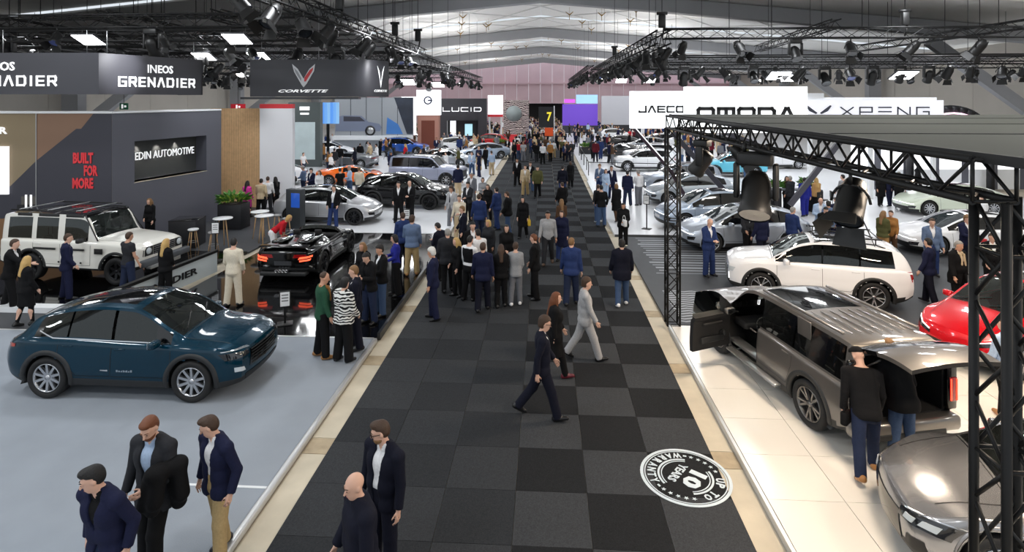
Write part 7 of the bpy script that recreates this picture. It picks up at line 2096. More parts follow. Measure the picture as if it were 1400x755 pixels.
# ================================================================ STANDS: walls, banners, boards, lettering, furniture
class Frame:
    """upright plane from P0 to P1 as seen from the front; u along, v up, n towards the viewer"""
    def __init__(s, p0, p1, z0=0.0):
        s.P = Vector((p0[0], p0[1], z0)); d = Vector((p1[0] - p0[0], p1[1] - p0[1], 0)); s.L = d.length
        s.U = d.normalized(); s.Z = Vector((0, 0, 1)); s.N = Vector((s.U.y, -s.U.x, 0))
    def pt(s, u, v, n=0.0): return s.P + s.U * u + s.Z * v + s.N * n
    def M(s, u, v, n=0.0):
        m = Matrix.Identity(4)
        for i, c in enumerate((s.U, s.Z, s.N, s.pt(u, v, n))):
            for k in range(3): m[k][i] = c[k]
        return m
    def box(s, u0, u1, v0, v1, n0, n1, mb=None):
        mb = mb or MB()
        c = [s.pt(u, v, n) for n in (n0, n1) for v in (v0, v1) for u in (u0, u1)]
        return mb.add(c, [(0, 2, 3, 1), (4, 5, 7, 6), (0, 1, 5, 4), (1, 3, 7, 5), (3, 2, 6, 7), (2, 0, 4, 6)])
    def poly(s, pts, n0, n1, mb=None):
        mb = mb or MB()
        k = len(pts)
        v = [s.pt(a, b, n0) for a, b in pts] + [s.pt(a, b, n1) for a, b in pts]
        return mb.add(v, [tuple(range(k))[::-1], tuple(range(k, 2 * k))] + [(i, (i + 1) % k, k + (i + 1) % k, k + i) for i in range(k)])
def part(mb, name, m, root):
    """a part given in world coordinates under an unrotated thing"""
    loc = root.location
    mb.v = [(v[0] - loc[0], v[1] - loc[1], v[2] - loc[2]) for v in mb.v]
    return mb.build(name, m, root)
def word(s, fr, root, m, u0, v0, w, h, n=.012, depth=.02, name='lettering', offset=0.0, shear=0.0):
    """text fitted to w x h at (u0, v0) on a frame"""
    cu = bpy.data.curves.new('lettering', 'FONT'); cu.body = s; cu.size = 1; cu.extrude = .05; cu.offset = offset; cu.shear = shear; cu.resolution_u = 2
    tmp = bpy.data.objects.new('tmp', cu)
    me = bpy.data.meshes.new_from_object(tmp)
    bpy.data.objects.remove(tmp); bpy.data.curves.remove(cu)
    co = np.empty(len(me.vertices) * 3, np.float32); me.vertices.foreach_get('co', co); co = co.reshape(-1, 3)
    lo, hi = co.min(0), co.max(0)
    q = (co - lo) / np.maximum(hi - lo, 1e-6)
    loc = root.location if root is not None else Vector((0, 0, 0))
    if isinstance(fr, Frame):
        U, Z, N, P = (np.array(t) for t in (fr.U, fr.Z, fr.N, fr.pt(u0, v0, n)))
    else:
        U, Z, N, P = fr
    W = P - np.array(loc) + q[:, :1] * U * w + q[:, 1:2] * Z * h + q[:, 2:] * N * depth
    me.vertices.foreach_set('co', W.astype(np.float32).ravel()); me.materials.clear(); me.materials.append(m); me.update()
    return link(name, me, root)
GLY = {'J': [[(1, 1), (1, .0), (0, 0), (0, .12)]], 'A': [[(0, 0), (.42, 1), (.58, 1), (1, 0)]], 'E': [[(1, 1), (0, 1), (0, 0), (1, 0)], [(0, .5), (.9, .5)]], 'e': [[(0, 1), (1, 1)], [(0, .5), (1, .5)], [(0, 0), (1, 0)]],
       'C': [[(1, 1), (.1, 1), (0, .9), (0, .1), (.1, 0), (1, 0)]], 'O': [[(.1, 0), (.9, 0), (1, .12), (1, .88), (.9, 1), (.1, 1), (0, .88), (0, .12), (.1, 0)]], 'D': [[(0, 0), (0, 1), (.85, 1), (1, .8), (1, .2), (.85, 0), (0, 0)]],
       'M': [[(0, 0), (0, 1), (.5, 1), (.5, 0)], [(.5, 1), (1, 1), (1, 0)]], 'X': [[(0, 0), (1, 1)], [(0, 1), (1, 0)]], 'P': [[(0, 0), (0, 1), (1, 1), (1, .45), (0, .45)]], 'N': [[(0, 0), (0, 1), (1, 0), (1, 1)]], 'G': [[(1, 1), (0, 1), (0, 0), (1, 0), (1, .5), (.55, .5)]],
       'R': [[(0, 0), (0, 1), (.9, 1), (1, .85), (1, .6), (.9, .45), (0, .45)], [(.55, .45), (1, 0)]], 'V': [[(0, 1), (.5, 0), (1, 1)]], 'T': [[(0, 1), (1, 1)], [(.5, 1), (.5, 0)]], 'L': [[(0, 1), (0, 0), (1, 0)]], 'U': [[(0, 1), (0, .1), (.1, 0), (.9, 0), (1, .1), (1, 1)]], 'I': [[(.5, 0), (.5, 1)]]}
def strokes(s, fr, root, m, u0, v0, w, h, t, gap=.28, n=.012, depth=.02, widths=None, slant=0.0, name='lettering'):
    widths = widths or {}
    tot = sum(widths.get(c, 1.0) for c in s) + gap * (len(s) - 1)
    k = w / tot; x = u0; mb = MB()
    for c in s:
        cw = widths.get(c, 1.0) * k
        for line in GLY[c]:
            P = [(x + p[0] * cw + slant * p[1] * h, v0 + p[1] * h) for p in line]
            for a, b in zip(P[:-1], P[1:]):
                dx, dy = b[0] - a[0], b[1] - a[1]; l = math.hypot(dx, dy); ex, ey = dx / l * t / 2, dy / l * t / 2; nx, ny = -ey, ex
                fr.poly([(a[0] - ex - nx, a[1] - ey - ny), (b[0] + ex - nx, b[1] + ey - ny), (b[0] + ex + nx, b[1] + ey + ny), (a[0] - ex + nx, a[1] - ey + ny)], n, n + depth, mb)
        x += cw + gap * k
    return part(mb, name, m, root)
M_PANEL_DK = mat('panel_charcoal', srgb(92, 93, 102), .55, noise=(.6, .06)); M_PANEL_NV = mat('panel_dark_print', srgb(60, 60, 70), .55)
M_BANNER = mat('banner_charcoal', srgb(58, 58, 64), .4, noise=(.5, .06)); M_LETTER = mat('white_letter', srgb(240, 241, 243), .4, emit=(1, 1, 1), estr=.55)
M_TANP = mat('print_olive_tan', srgb(142, 126, 100), .6); M_BRNP = mat('print_brown', srgb(138, 108, 88), .6); M_DUST = mat('print_dust', srgb(132, 98, 66), .6)
M_REDL = mat('red_letter', srgb(232, 58, 66), .5); M_BLKL = mat('black_letter', srgb(28, 28, 32), .5)
M_LED = mat('white_backlit_board', (1, 1, 1), .5, emit=(.93, .97, 1), estr=.95); M_LED2 = mat('white_led_wall', (1, 1, 1), .5, emit=(.95, .96, 1), estr=.85)
# ---- hanging black banners, two faces meeting at a corner
def ropes(fr, root, us, v, top):
    for u in us: part(MB().tube(fr.pt(u, v, -.1), fr.pt(u, v, -.1) + Vector((0, 0, top - fr.P.z - v)), .012, n=4), 'hanging_rope', M_ALU, root)
b = empty('overhead_banner', (-14.5, 17.5, 5.68), 0, 'black hanging banner box with bold white two-line lettering on both faces', 'banner')
fa = Frame((-20.5, 15.86), (-13.19, 16.27), 5.68); fb = Frame((-13.19, 16.27), (-12.02, 19.54), 5.68)
part(fa.box(0, fa.L, 0, 1.23, -.05, 0), 'banner_face', M_BANNER, b); part(fb.box(0, fb.L, 0, 1.23, -.05, 0), 'banner_face', M_BANNER, b)
part(fb.box(fb.L - .05, fb.L, 0, 1.23, -1.2, 0), 'banner_side', M_BANNER, b)
ropes(fa, b, (1.5, 4.4, 6.9), 1.23, 7.6); ropes(fb, b, (.3, 3.2), 1.23, 7.6)
WID = {'I': .28, 'R': .95, 'E': .85}
for fr, u0, w, uw, ww in ((fa, 3.1, 2.97, 3.85, 1.0), (fb, .58, 2.55, 1.48, .86)):
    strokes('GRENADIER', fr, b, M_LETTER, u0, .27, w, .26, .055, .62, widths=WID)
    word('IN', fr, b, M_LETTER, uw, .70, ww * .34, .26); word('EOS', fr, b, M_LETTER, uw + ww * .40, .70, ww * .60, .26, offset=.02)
# ---- curved-ended banner with a winged badge
b = empty('overhead_banner', (-9.2, 21.5, 5.63), 0, 'black hanging banner with red and white winged badge and rounded end', 'banner')
fc = Frame((-11.28, 21.39), (-7.22, 21.62), 5.63)
part(fc.box(0, fc.L, 0, 1.42, -.05, 0), 'banner_face', M_BANNER, b); part(fc.box(-.35, fc.L + .1, -.10, -.02, -.3, .05), 'banner_rim', M_TRUSS_G, b)
mb = MB(); vs = []; fs = []
for k in range(9):                                        # rounded end
    a = -PI / 2 + k * 1.25 / 8; c = Vector((-7.22, 23.25, 5.63)); R = 1.63
    for z in (0, 1.42): vs.append(c + Vector((R * math.cos(a) * .62, R * math.sin(a), z)))
for k in range(8): fs.append((2 * k, 2 * k + 2, 2 * k + 3, 2 * k + 1))
mb.add(vs, fs, 0, True); part(mb, 'banner_curve', M_BANNER, b)
ropes(fc, b, (.4, 2.6), 1.42, 13.2)
M_WING = mat('badge_silver', srgb(216, 218, 222), .4); M_WINGR = mat('badge_red', srgb(196, 44, 50), .4)
part(fc.poly([(1.62, 1.25), (1.84, 1.06), (2.06, .68), (2.06, .36), (1.98, .46), (1.70, .95)], .01, .03), 'badge_wing', M_WING, b)
part(fc.poly([(2.50, 1.25), (2.46, .98), (2.18, .50), (2.06, .36), (2.06, .68), (2.28, 1.06)], .01, .03), 'badge_wing', M_WING, b)
part(fc.poly([(2.44, 1.12), (2.40, .98), (2.15, .58), (2.09, .58), (2.09, .72), (2.30, 1.02)], .03, .04), 'badge_field', M_WINGR, b)
part(fc.poly([(1.70, 1.10), (1.84, .96), (1.98, .70), (1.96, .60), (1.76, .92)], .03, .04), 'badge_field', mat('badge_grey', srgb(150, 152, 158), .4), b)
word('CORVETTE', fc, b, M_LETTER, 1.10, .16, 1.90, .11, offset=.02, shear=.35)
fe = Frame((-6.67, 21.86), (-6.27, 22.52), 5.63)
part(fe.poly([(.20, 1.2), (.30, 1.0), (.38, .48), (.46, 1.0), (.56, 1.2), (.44, .7), (.38, .35), (.32, .7)], .06, .08), 'badge_wing', M_LETTER, b); word('CORVETTE', fe, b, M_LETTER, .05, .18, .66, .09, n=.06, shear=.35)
def banner_spot(x, y, z, tx, ty, tz, e, lab):
    o = lamp('par_on', x, y, z, 0, lab, None, 1.0)
    ld = bpy.data.lights.new('banner_light', 'SPOT'); ld.energy = e; ld.spot_size = 1.0; ld.spot_blend = .9; ld.shadow_soft_size = .08; ld.color = (.95, .96, 1)
    l = bpy.data.objects.new('banner_light', ld); l.location = (0, -.1, -.42); l.parent = o; COL.objects.link(l)
    d = Vector((tx - x, ty - y, tz - z + .42)); l.rotation_euler = d.to_track_quat('-Z', 'Y').to_euler()
    MB().tube((0, 0, 0), (0, 0, ridge(x) + 1.1 - z), .014, n=4).build('hanging_wire', M_BLACK, o)
banner_spot(-11.4, 16.6, 7.55, -12.95, 17.0, 6.5, 420, 'lit spotlight aimed at the corner of the two-faced black banner')
banner_spot(-5.6, 20.9, 7.5, -6.6, 22.1, 6.4, 300, 'lit spotlight aimed at the rounded end of the badge banner')
# ---- corner booth: printed front wall, charcoal side wall with a lit niche
w = empty('partition', (-16, 21, .06), 0, 'charcoal and tan printed partition behind the boxy white off-roader', 'partition')
f1 = Frame((-23.4, 19.69), (-15.81, 20.13), .06); L = f1.L
part(f1.box(0, L, 0, 4.95, -.15, 0), 'wall_panel', M_TANP, w)
part(f1.poly([(L - 2.75, 4.95), (L - .67, 4.95), (L - 1.12, 4.39), (L - 1.3, 4.39), (L - 2.75, 3.22)], .0, .006), 'mountain_print', M_BRNP, w)
part(f1.poly([(L, 4.95), (L, 0), (L - 5.5, 0), (L - 5.5, 1.5), (L - 3.72, 2.28), (L - 2.76, 3.22), (L - 1.3, 4.39), (L - 1.12, 4.39), (L - .67, 4.95)], .006, .012), 'mountain_print', M_PANEL_NV, w)
part(f1.poly([(L - 5.5, 0), (L - .1, 0), (L - .1, .95), (L - 1.6, 1.32), (L - 2.6, 1.42), (L - 4.0, 1.1), (L - 5.5, 1.2)], .012, .018), 'dust_print', M_DUST, w)
for q, (a, bb) in enumerate(((0, 0), )):
    part(f1.box(L - 3.45, L - 2.7, 1.28, 1.62, .018, .024), 'vehicle_print', M_BLKL, w); part(f1.box(L - 3.3, L - 2.75, 1.62, 1.92, .018, .024), 'vehicle_print', mat('print_grey', srgb(92, 88, 84), .6), w)
    part(f1.box(L - 3.16, L - 3.08, 1.5, 1.98, .024, .03), 'vehicle_print', M_LETTER, w); part(f1.box(L - 2.98, L - 2.90, 1.5, 1.98, .024, .03), 'vehicle_print', M_LETTER, w)
part(f1.box(L - 2.77, L - 2.74, 0, 4.95, .012, .03), 'panel_joint', M_ALU, w)
part(f1.box(L - 5.6, L - 3.74, 2.0, 3.75, .012, .08), 'wall_screen', mat('wall_screen_white', (1, 1, 1), .4, emit=(.93, .92, 1), estr=.9), w)
word('GRENADIER', f1, w, M_LETTER, L - 6.4, 4.2, 2.6, .26, offset=.03, n=.02)
part(f1.box(0, L, 4.95, 5.02, -.9, .04), 'wall_cap', M_WHITE, w)
f2 = Frame((-15.81, 20.13), (-14.87, 25.59), .06); L2 = f2.L
u0, u1, v0, v1 = .95, 4.65, 2.30, 3.86
for a in ((0, L2, 0, v0), (0, L2, v1, 4.95), (0, u0, v0, v1), (u1, L2, v0, v1)): part(f2.box(a[0], a[1], a[2], a[3], -.6, 0), 'wall_panel', M_PANEL_DK, w)
part(f2.box(u0, u1, v0, v1, -.60, -.55), 'niche_back', mat('niche_back', srgb(62, 64, 64), .8), w)
part(f2.box(0, L2, 4.95, 5.02, -.6, .03), 'wall_cap', M_WHITE, w); part(f2.box(L2 - .02, L2 + .02, 0, 4.95, -.6, 0.0), 'wall_end', M_PANEL_DK, w)
part(f2.box(u0 - .02, u1 + .02, v0 - .03, v0, -.5, .015), 'niche_sill', M_STRIP, w)
word('BUILT', f1, w, M_REDL, L - 1.40, 3.12, .74, .40, offset=.045, n=.02); word('FOR', f1, w, M_REDL, L - 1.00, 2.66, .50, .40, offset=.045, n=.02); word('MORE', f1, w, M_REDL, L - 1.42, 2.20, .76, .40, offset=.045, n=.02)
word('EDIN AUTOMOTIVE', f2, w, M_LETTER, u0 + .12, 3.12, 2.95, .30, n=-.10)
for k in range(3):
    ld = bpy.data.lights.new('niche_light', 'SPOT'); ld.energy = 170; ld.spot_size = 1.2; ld.spot_blend = .6; ld.shadow_soft_size = .03; ld.color = (1, .95, .86)
    o = bpy.data.objects.new('niche_light', ld); p = f2.pt(u0 + .6 + k * .95, v1 - .03, -.42); o.location = p - w.location; o.parent = w; COL.objects.link(o)
    part(MB().tube(p + Vector((0, 0, .04)), p, .05, n=8), 'niche_lamp', M_WHITE, w)
# ---- timber slat wall and plain white wall beside it
t = empty('partition', (-15.3, 28.2, .06), 0, 'warm timber slat wall beside the white panel wall', 'partition')
ft = Frame((-16.9, 28.1), (-14.38, 28.22), .06)
part(ft.box(0, ft.L, 0, 5.0, -.15, -.03), 'backing', mat('timber_backing', srgb(120, 84, 54), .7), t)
M_SLAT = mat('timber_slat', srgb(240, 194, 146), .6, noise=(6, .25)); mb = MB(); n_ = 46
for k in range(n_): ft.box(ft.L * k / n_, ft.L * k / n_ + ft.L / n_ * .62, 0, 5.0, -.03, 0, mb)
o = part(mb, 'slats', M_SLAT, t); o['kind'] = 'stuff'
t = empty('partition', (-13.5, 28.3, .06), 0, 'plain white wall with a red strip on top, near the orange coupe', 'partition')
fw = Frame((-14.38, 28.22), (-12.72, 28.32), .06)
part(fw.box(0, fw.L, 0, 5.0, -.3, 0), 'wall_panel', mat('white_wall_lit', srgb(248, 248, 252), .5), t); part(fw.box(0, fw.L, 5.0, 5.22, -.3, 0), 'top_strip', M_REDL, t)
# ---- far left: poster tower, blue screen, picture wall with a printed car
t = empty('exhibit_tower', (-19.2, 45, .07), 0, 'slate tower with a pale poster and white lines on its head', 'tower'); fr = Frame((-20.6, 45.0), (-18.0, 45.1), .07)
part(fr.box(0, fr.L, 0, 5.2, -.6, 0), 'tower_body', mat('slate_panel', srgb(84, 92, 92), .6), t); part(fr.box(.45, 2.2, .6, 3.6, 0, .05), 'poster', mat('pale_poster', srgb(206, 222, 224), .5, noise=(.7, .25)), t)
part(fr.box(.95, 1.75, 4.55, 4.85, 0, .03), 'sign_line', M_LETTER, t); part(fr.box(1.0, 1.7, 4.2, 4.35, 0, .03), 'sign_line', M_LETTER, t)
t = empty('video_screen', (-18.9, 49, .07), 0, 'blue striped screen beside the slate tower', 'screen'); fr = Frame((-20.2, 48.93), (-17.9, 49.05), .07)
for k in range(9): part(fr.box(fr.L * k / 9, fr.L * (k + 1) / 9 - .02, 3.3, 5.15, -.1, 0), 'screen_panel', mat('screen_blue_%d' % (k % 3), srgb(90 + 22 * (k % 3), 150 + 16 * (k % 3), 226), .5, emit=srgb(90 + 22 * (k % 3), 150 + 16 * (k % 3), 226), estr=.55), t)
for u in (.5, 1.2): part(fr.box(u, u + .25, 0, 3.3, -.1, -.02), 'screen_leg', M_BLACK, t)
t = empty('picture_wall', (-17, 57, .07), 0, 'big printed wall showing a silver grey car in profile', 'picture wall'); fr = Frame((-21.2, 56.9), (-13.3, 57.3), .07)
part(fr.box(0, fr.L, 0, 5.6, -.3, 0), 'wall_panel', mat('picture_grey', srgb(150, 154, 158), .6), t)
for k in range(1, 5): part(fr.box(fr.L * k / 5, fr.L * k / 5 + .05, 1.6, 5.6, 0, .01), 'panel_joint', M_TRUSS_G, t)
part(fr.poly([(fr.L - 1.9, 5.6), (fr.L, 5.6), (fr.L, 1.9), (fr.L - .6, 1.9)], .0, .02), 'painted_wedge', mat('picture_dark', srgb(40, 46, 58), .6, noise=(1, .8)), t)
part(fr.poly([(fr.L - 2.6, 3.6), (fr.L - 1.5, 2.9), (fr.L - 1.0, 1.9), (fr.L - 2.7, 1.9)], .0, .015), 'painted_wedge', mat('picture_blue', srgb(66, 120, 186), .6), t)
Mcar = mat('picture_car', srgb(118, 126, 146), .5)
part(fr.poly([(.1, 2.2), (4.6, 2.2), (4.75, 2.6), (4.5, 2.95), (3.4, 3.15), (2.7, 3.75), (.9, 3.8), (.1, 3.6)], .02, .03), 'printed_car', Mcar, t)
part(fr.poly([(.9, 3.2), (3.1, 3.2), (2.55, 3.65), (.9, 3.7)], .03, .04), 'printed_glass', M_PANEL_NV, t)
part(MB().lathe([(0, 0), (.52, 0), (.52, .02), (0, .02)], 20, fr.M(3.6, 2.25, .03)), 'printed_wheel', M_BLKL, t); part(MB().lathe([(0, 0), (.34, 0), (.34, .02), (0, .02)], 20, fr.M(3.6, 2.25, .05)), 'printed_rim', M_ALU, t)
part(fr.box(0, fr.L, 1.35, 1.75, 0, .6), 'white_ledge', M_WHITE, t)
# grey portal, white cube, brown alcove, dark stand with thin lettering
t = empty('portal_wall', (-15, 61, .07), 0, 'grey upright portal wall with an oval badge, beside the white cube', 'partition'); fr = Frame((-16.2, 60.5), (-13.8, 60.6), .07)
part(fr.box(0, .9, 0, 5.7, -.5, 0), 'wall_panel', mat('portal_grey', srgb(178, 176, 176), .6), t); part(fr.box(.9, fr.L, 1.6, 5.7, -.5, -.02), 'wall_screen', M_LED2, t)
part(MB().lathe([(0, 0), (.2, 0), (.2, .03), (0, .03)], 16, fr.M(.45, 4.2, .0) @ Matrix.Scale(2, 4, (0, 1, 0))), 'oval_badge', M_BLKL, t)
t = empty('sign_cube', (-12.2, 59.4, .07), 0, 'white sign cube with a dark ring logo on a brown base', 'sign'); fr = Frame((-13.4, 59.3), (-11.0, 59.42), .07)
part(fr.box(0, fr.L, 3.75, 6.4, -1.5, 0), 'cube', M_LED, t); part(fr.box(.1, fr.L - .1, 0, 3.75, -1.4, -.1), 'base', mat('rose_brown', srgb(176, 126, 110), .6), t); part(fr.box(.5, 1.9, .3, 3.2, -.1, -.08), 'alcove', mat('alcove_brown', srgb(112, 56, 40), .7), t)
mb = MB(); mb.lathe([(.30, 0), (.44, 0), (.44, .03), (.30, .03)], 24, fr.M(1.2, 5.3, .0)); part(mb, 'ring_logo', mat('logo_ink', srgb(58, 58, 84), .5), t); part(fr.box(1.2, 1.66, 5.22, 5.38, 0, .03), 'ring_logo_bar', mat('logo_ink', srgb(58, 58, 84), .5), t)
word('smart', fr, t, mat('pale_letter', srgb(180, 182, 186), .5), .75, 4.35, .95, .2)
t = empty('exhibit_pavilion', (-9.7, 67.5, .07), 0, 'black pavilion with thin wide white lettering', 'pavilion'); fr = Frame((-12.6, 67.4), (-6.9, 67.7), .07)
part(fr.box(0, fr.L, 2.9, 5.5, -2, 0), 'fascia', M_BANNER, t); part(fr.box(0, 1.0, 0, 2.9, -2, 0), 'pier', M_BANNER, t); part(fr.box(fr.L - 1, fr.L, 0, 2.9, -2, 0), 'pier', M_BANNER, t); part(fr.box(1, fr.L - 1, 0, 2.9, -2, -1.8), 'rear_wall', M_BLKL, t)
part(fr.box(1.2, 1.9, 1.0, 2.8, -1.78, -1.7), 'light_panel', M_LED2, t); part(fr.box(3.0, 3.9, 1.0, 2.4, -1.78, -1.7), 'light_panel', mat('pale_blue_panel', (.5, .8, .9), .5, emit=(.5, .85, .95), estr=.7), t)
strokes('LUCID', fr, t, M_LETTER, .55, 4.0, 4.5, .42, .10, .35, widths={'I': .25})
t = empty('sign_board', (-5.6, 68, .07), 0, 'white and red board at the end of the black pavilion', 'sign'); fr = Frame((-6.8, 68.2), (-5.0, 68.3), .07)
part(fr.box(0, fr.L, 3.3, 5.9, -.3, 0), 'board', M_LED2, t); part(fr.box(0, fr.L, 3.3, 3.6, 0, .03), 'red_band', M_REDL, t); part(fr.box(.1, .3, 0, 3.3, -.3, -.1), 'post', M_WHITE, t); part(fr.box(fr.L - .3, fr.L - .1, 0, 3.3, -.3, -.1), 'post', M_WHITE, t)
t = empty('sign_board', (-4, 72, .07), 0, 'tall board with a swirling line pattern by the carpet', 'sign'); fr = Frame((-5.2, 72), (-2.0, 72.1), .07)
mz = cloth_pattern('swirl_print', (214, 200, 196), (60, 40, 44), 1.6); part(fr.box(0, fr.L, 1.0, 5.3, -.3, 0), 'board', mz, t); part(MB().lathe([(0, 0), (1.0, 0), (1.0, .04), (0, .04)], 24, fr.M(1.3, 3.6, 0)), 'disc_print', mat('pale_disc', srgb(150, 160, 160), .5), t); part(fr.box(0, fr.L, 0, 1.0, -.3, -.05), 'base', M_REDL, t)
# aisle marker: black panel with a yellow figure, orange box under it, white pole
t = empty('aisle_sign', (.5, 60.1, 0), 0, 'black panel with a yellow 7 above an orange box on a white pole', 'sign'); fr = Frame((-.05, 60.1), (1.0, 60.15), 0)
part(fr.box(-.6, .95, 2.55, 4.7, -.1, 0), 'panel', M_BLKL, t); word('7', fr, t, mat('yellow_figure', srgb(244, 220, 40), .5, emit=(1, .85, .1), estr=.4), .25, 3.2, .5, .95, offset=.03); part(fr.box(.05, .9, 1.65, 2.5, -.5, 0), 'orange_box', mat('orange_box', srgb(236, 86, 24), .5), t)
part(MB().tube(fr.pt(1.02, 0, -.05), fr.pt(1.02, 4.8, -.05), .05, n=6), 'pole', M_WHITE, t)
# ---- right: big white backlit boards and their raking legs
t = empty('backlit_board', (5.5, 28.4, .1), 0, 'square white backlit board with angular dark lettering by the slim truss post', 'board'); fr = Frame((4.17, 28.28), (7.3, 28.46), .1)
part(fr.box(0, fr.L, 4.0, 5.82, -.3, 0), 'board', M_LED, t); strokes('JAECOO', fr, t, M_BLKL, .42, 4.80, 2.6, .27, .085, .42)
part(MB().tube(fr.pt(.2, 4.0, -.2), fr.pt(1.95, 2.0, -.2), .12, n=4, smooth=False), 'raking_leg', mat('leg_plum', srgb(52, 34, 48), .5), t); part(MB().tube(fr.pt(.28, 4.0, -.1), fr.pt(2.03, 2.0, -.1), .03, n=4, smooth=False), 'light_line', M_LED2, t); part(MB().tube(fr.pt(1.95, 2.0, -.2), fr.pt(3.1, 0, -.2), .12, n=4, smooth=False), 'raking_leg', mat('leg_plum', srgb(52, 34, 48), .5), t)
t = empty('backlit_board', (9, 26.5, .1), 0, 'long white backlit board with rounded black lettering, topmost over the canopy', 'board'); fr = Frame((6.38, 26.41), (11.87, 26.72), .1)
part(fr.box(0, fr.L, 3.9, 6.0, -.4, 0), 'board', M_LED, t); strokes('OMODA', fr, t, M_BLKL, .55, 4.44, 4.35, .56, .16, .35)
for a, bq, cq, dq in ((-.55, 3.9, 2.4, .6), (1.9, 3.9, 3.6, 3.2), (4.8, .6, 3.4, 3.9)): part(MB().tube(fr.pt(a, bq, -.2), fr.pt(cq if a != 4.8 else 7.4, dq, -.2), .16, n=4, smooth=False), 'raking_leg', M_PANEL_NV, t)
part(MB().tube(fr.pt(2.4, .6, -.2), fr.pt(2.6, 0, -.2), .16, n=4, smooth=False), 'raking_leg', M_PANEL_NV, t)
t = empty('backlit_board', (17.8, 32, .1), 0, 'wide white board with thin grey letters and a winged X mark', 'board'); fr = Frame((14.0, 31.86), (21.49, 32.28), .1)
part(fr.box(0, fr.L, 4.2, 5.37, -.4, 0), 'board', mat('white_board', srgb(226, 226, 234), .5, emit=(.95, .95, 1), estr=.45), t); part(fr.box(0, 1.1, 5.37, 5.75, -.6, -.1), 'board_step', M_WHITE, t); part(fr.box(.6, fr.L, 5.37, 5.52, -1.0, -.5), 'board_step', M_WHITE, t)
mg = mat('grey_letter', srgb(62, 64, 76), .5)
strokes('XPeNG', fr, t, mg, 1.95, 4.52, 4.75, .46, .07, .55)
for sx in (1, -1):
    cx = .75; part(fr.poly([(cx + sx * .06, 4.68), (cx + sx * .62, 5.10), (cx + sx * .70, 5.06), (cx + sx * .50, 4.78), (cx + sx * .15, 4.62)], .01, .03), 'wing_mark', mg, t); part(fr.poly([(cx + sx * .10, 4.58), (cx + sx * .40, 4.58), (cx + sx * .52, 4.32), (cx + sx * .34, 4.30)], .01, .03), 'wing_mark', mg, t)
for u in (.3, 3.6, 7.0): part(fr.box(u, u + .18, 0, 4.2, -.3, -.12), 'board_post', M_WHITE, t)
t = empty('sign_arch', (24, 35.5, .1), 0, 'dark round arch with a pink light line beyond the white boards', 'arch'); c0 = Vector((24.0, 35.5, 3.0))
for R, r, m_ in ((2.3, .22, M_BLKL), (2.0, .05, mat('pink_neon', (1, .6, .8), .5, emit=(1, .62, .8), estr=1.6))):
    mb = MB(); mb.path([c0 + Vector((R * math.cos(k * PI / 16), -.3 if r < .1 else 0, R * .85 * math.sin(k * PI / 16))) for k in range(17)], r, 6); part(mb, 'arch_band', m_, t)
for s in (1, -1): part(MB().tube(c0 + Vector((s * 2.3, 0, 0)), c0 + Vector((s * 2.3, 0, -2.9)), .22, n=6), 'arch_leg', M_BLKL, t)
t = empty('led_wall', (21, 36.4, .1), 0, 'row of bright white screen panels behind the pale green saloon', 'screen'); fr = Frame((18.4, 35.6), (30.5, 36.3), .1)
for k in range(7):
    part(fr.box(k * 1.75, k * 1.75 + 1.35, 1.2, 3.9, -.1, 0), 'screen_panel', M_LED2, t); part(fr.box(k * 1.75 + 1.35, k * 1.75 + 1.75, 0, 4.0, -.1, .02), 'pier', M_PANEL_DK, t)
part(fr.box(0, 12.2, 0, 1.2, -.1, 0), 'plinth', M_WHITE, t)
# far right: grey wall, violet screen
t = empty('partition', (7.5, 52, .08), 0, 'grey plain wall hung with a dark drop-shaped sign', 'partition'); fr = Frame((8.6, 88.0), (14.5, 88.3), .08)
part(fr.box(0, fr.L, 1.5, 5.9, -.3, 0), 'wall_panel', mat('pale_grey_wall', srgb(176, 176, 182), .6), t); part(fr.box(0, fr.L, 0, 1.5, -.3, -.02), 'wall_base', M_BLKL, t)
t = empty('video_screen', (4.5, 92, .08), 0, 'violet stage screen under a pale blue banner', 'screen'); fr = Frame((2.8, 92.0), (8.4, 92.2), .08)
part(fr.box(0, fr.L, 1.2, 4.6, -.2, 0), 'screen', mat('violet_screen', srgb(92, 62, 160), .5, emit=srgb(92, 60, 168), estr=.9), t); part(fr.box(2.2, fr.L, 4.7, 6.1, -.2, 0), 'banner', mat('pale_blue_banner', srgb(160, 206, 240), .5, emit=srgb(160, 206, 240), estr=.6), t); part(fr.box(.3, 2.0, 4.8, 5.4, -.2, 0), 'banner', mat('magenta_banner', srgb(206, 90, 216), .5, emit=srgb(206, 90, 216), estr=.7), t); part(fr.box(0, fr.L, 0, 1.2, -.2, .4), 'stage_front', M_PANEL_NV, t)
# small wall signs
for x, y, z, m_, lab in ((-30.2, 39.6, 5.0, mat('exit_green', srgb(28, 110, 74), .5), 'small green exit sign with a white mark'), (-24.5, 44.6, 4.9, mat('sign_red', srgb(190, 30, 44), .5), 'small red sign with white marks')):
    o = empty('wall_sign', (x, y, z), 0, lab, 'sign'); MB().box((0, 0, 0), (.62 if 'green' in lab else 1.2, .06, .46)).build('plate', m_, o); MB().box((-.1, -.04, 0), (.12, .02, .3)).build('mark', M_LETTER, o); MB().box((.12, -.04, 0), (.14, .02, .14)).build('mark', M_LETTER, o)
    MB().tube((0, 0, .2), (0, 0, ridge(x) + 1.1 - z), .015, n=4).build('hanging_wire', M_BLACK, o)

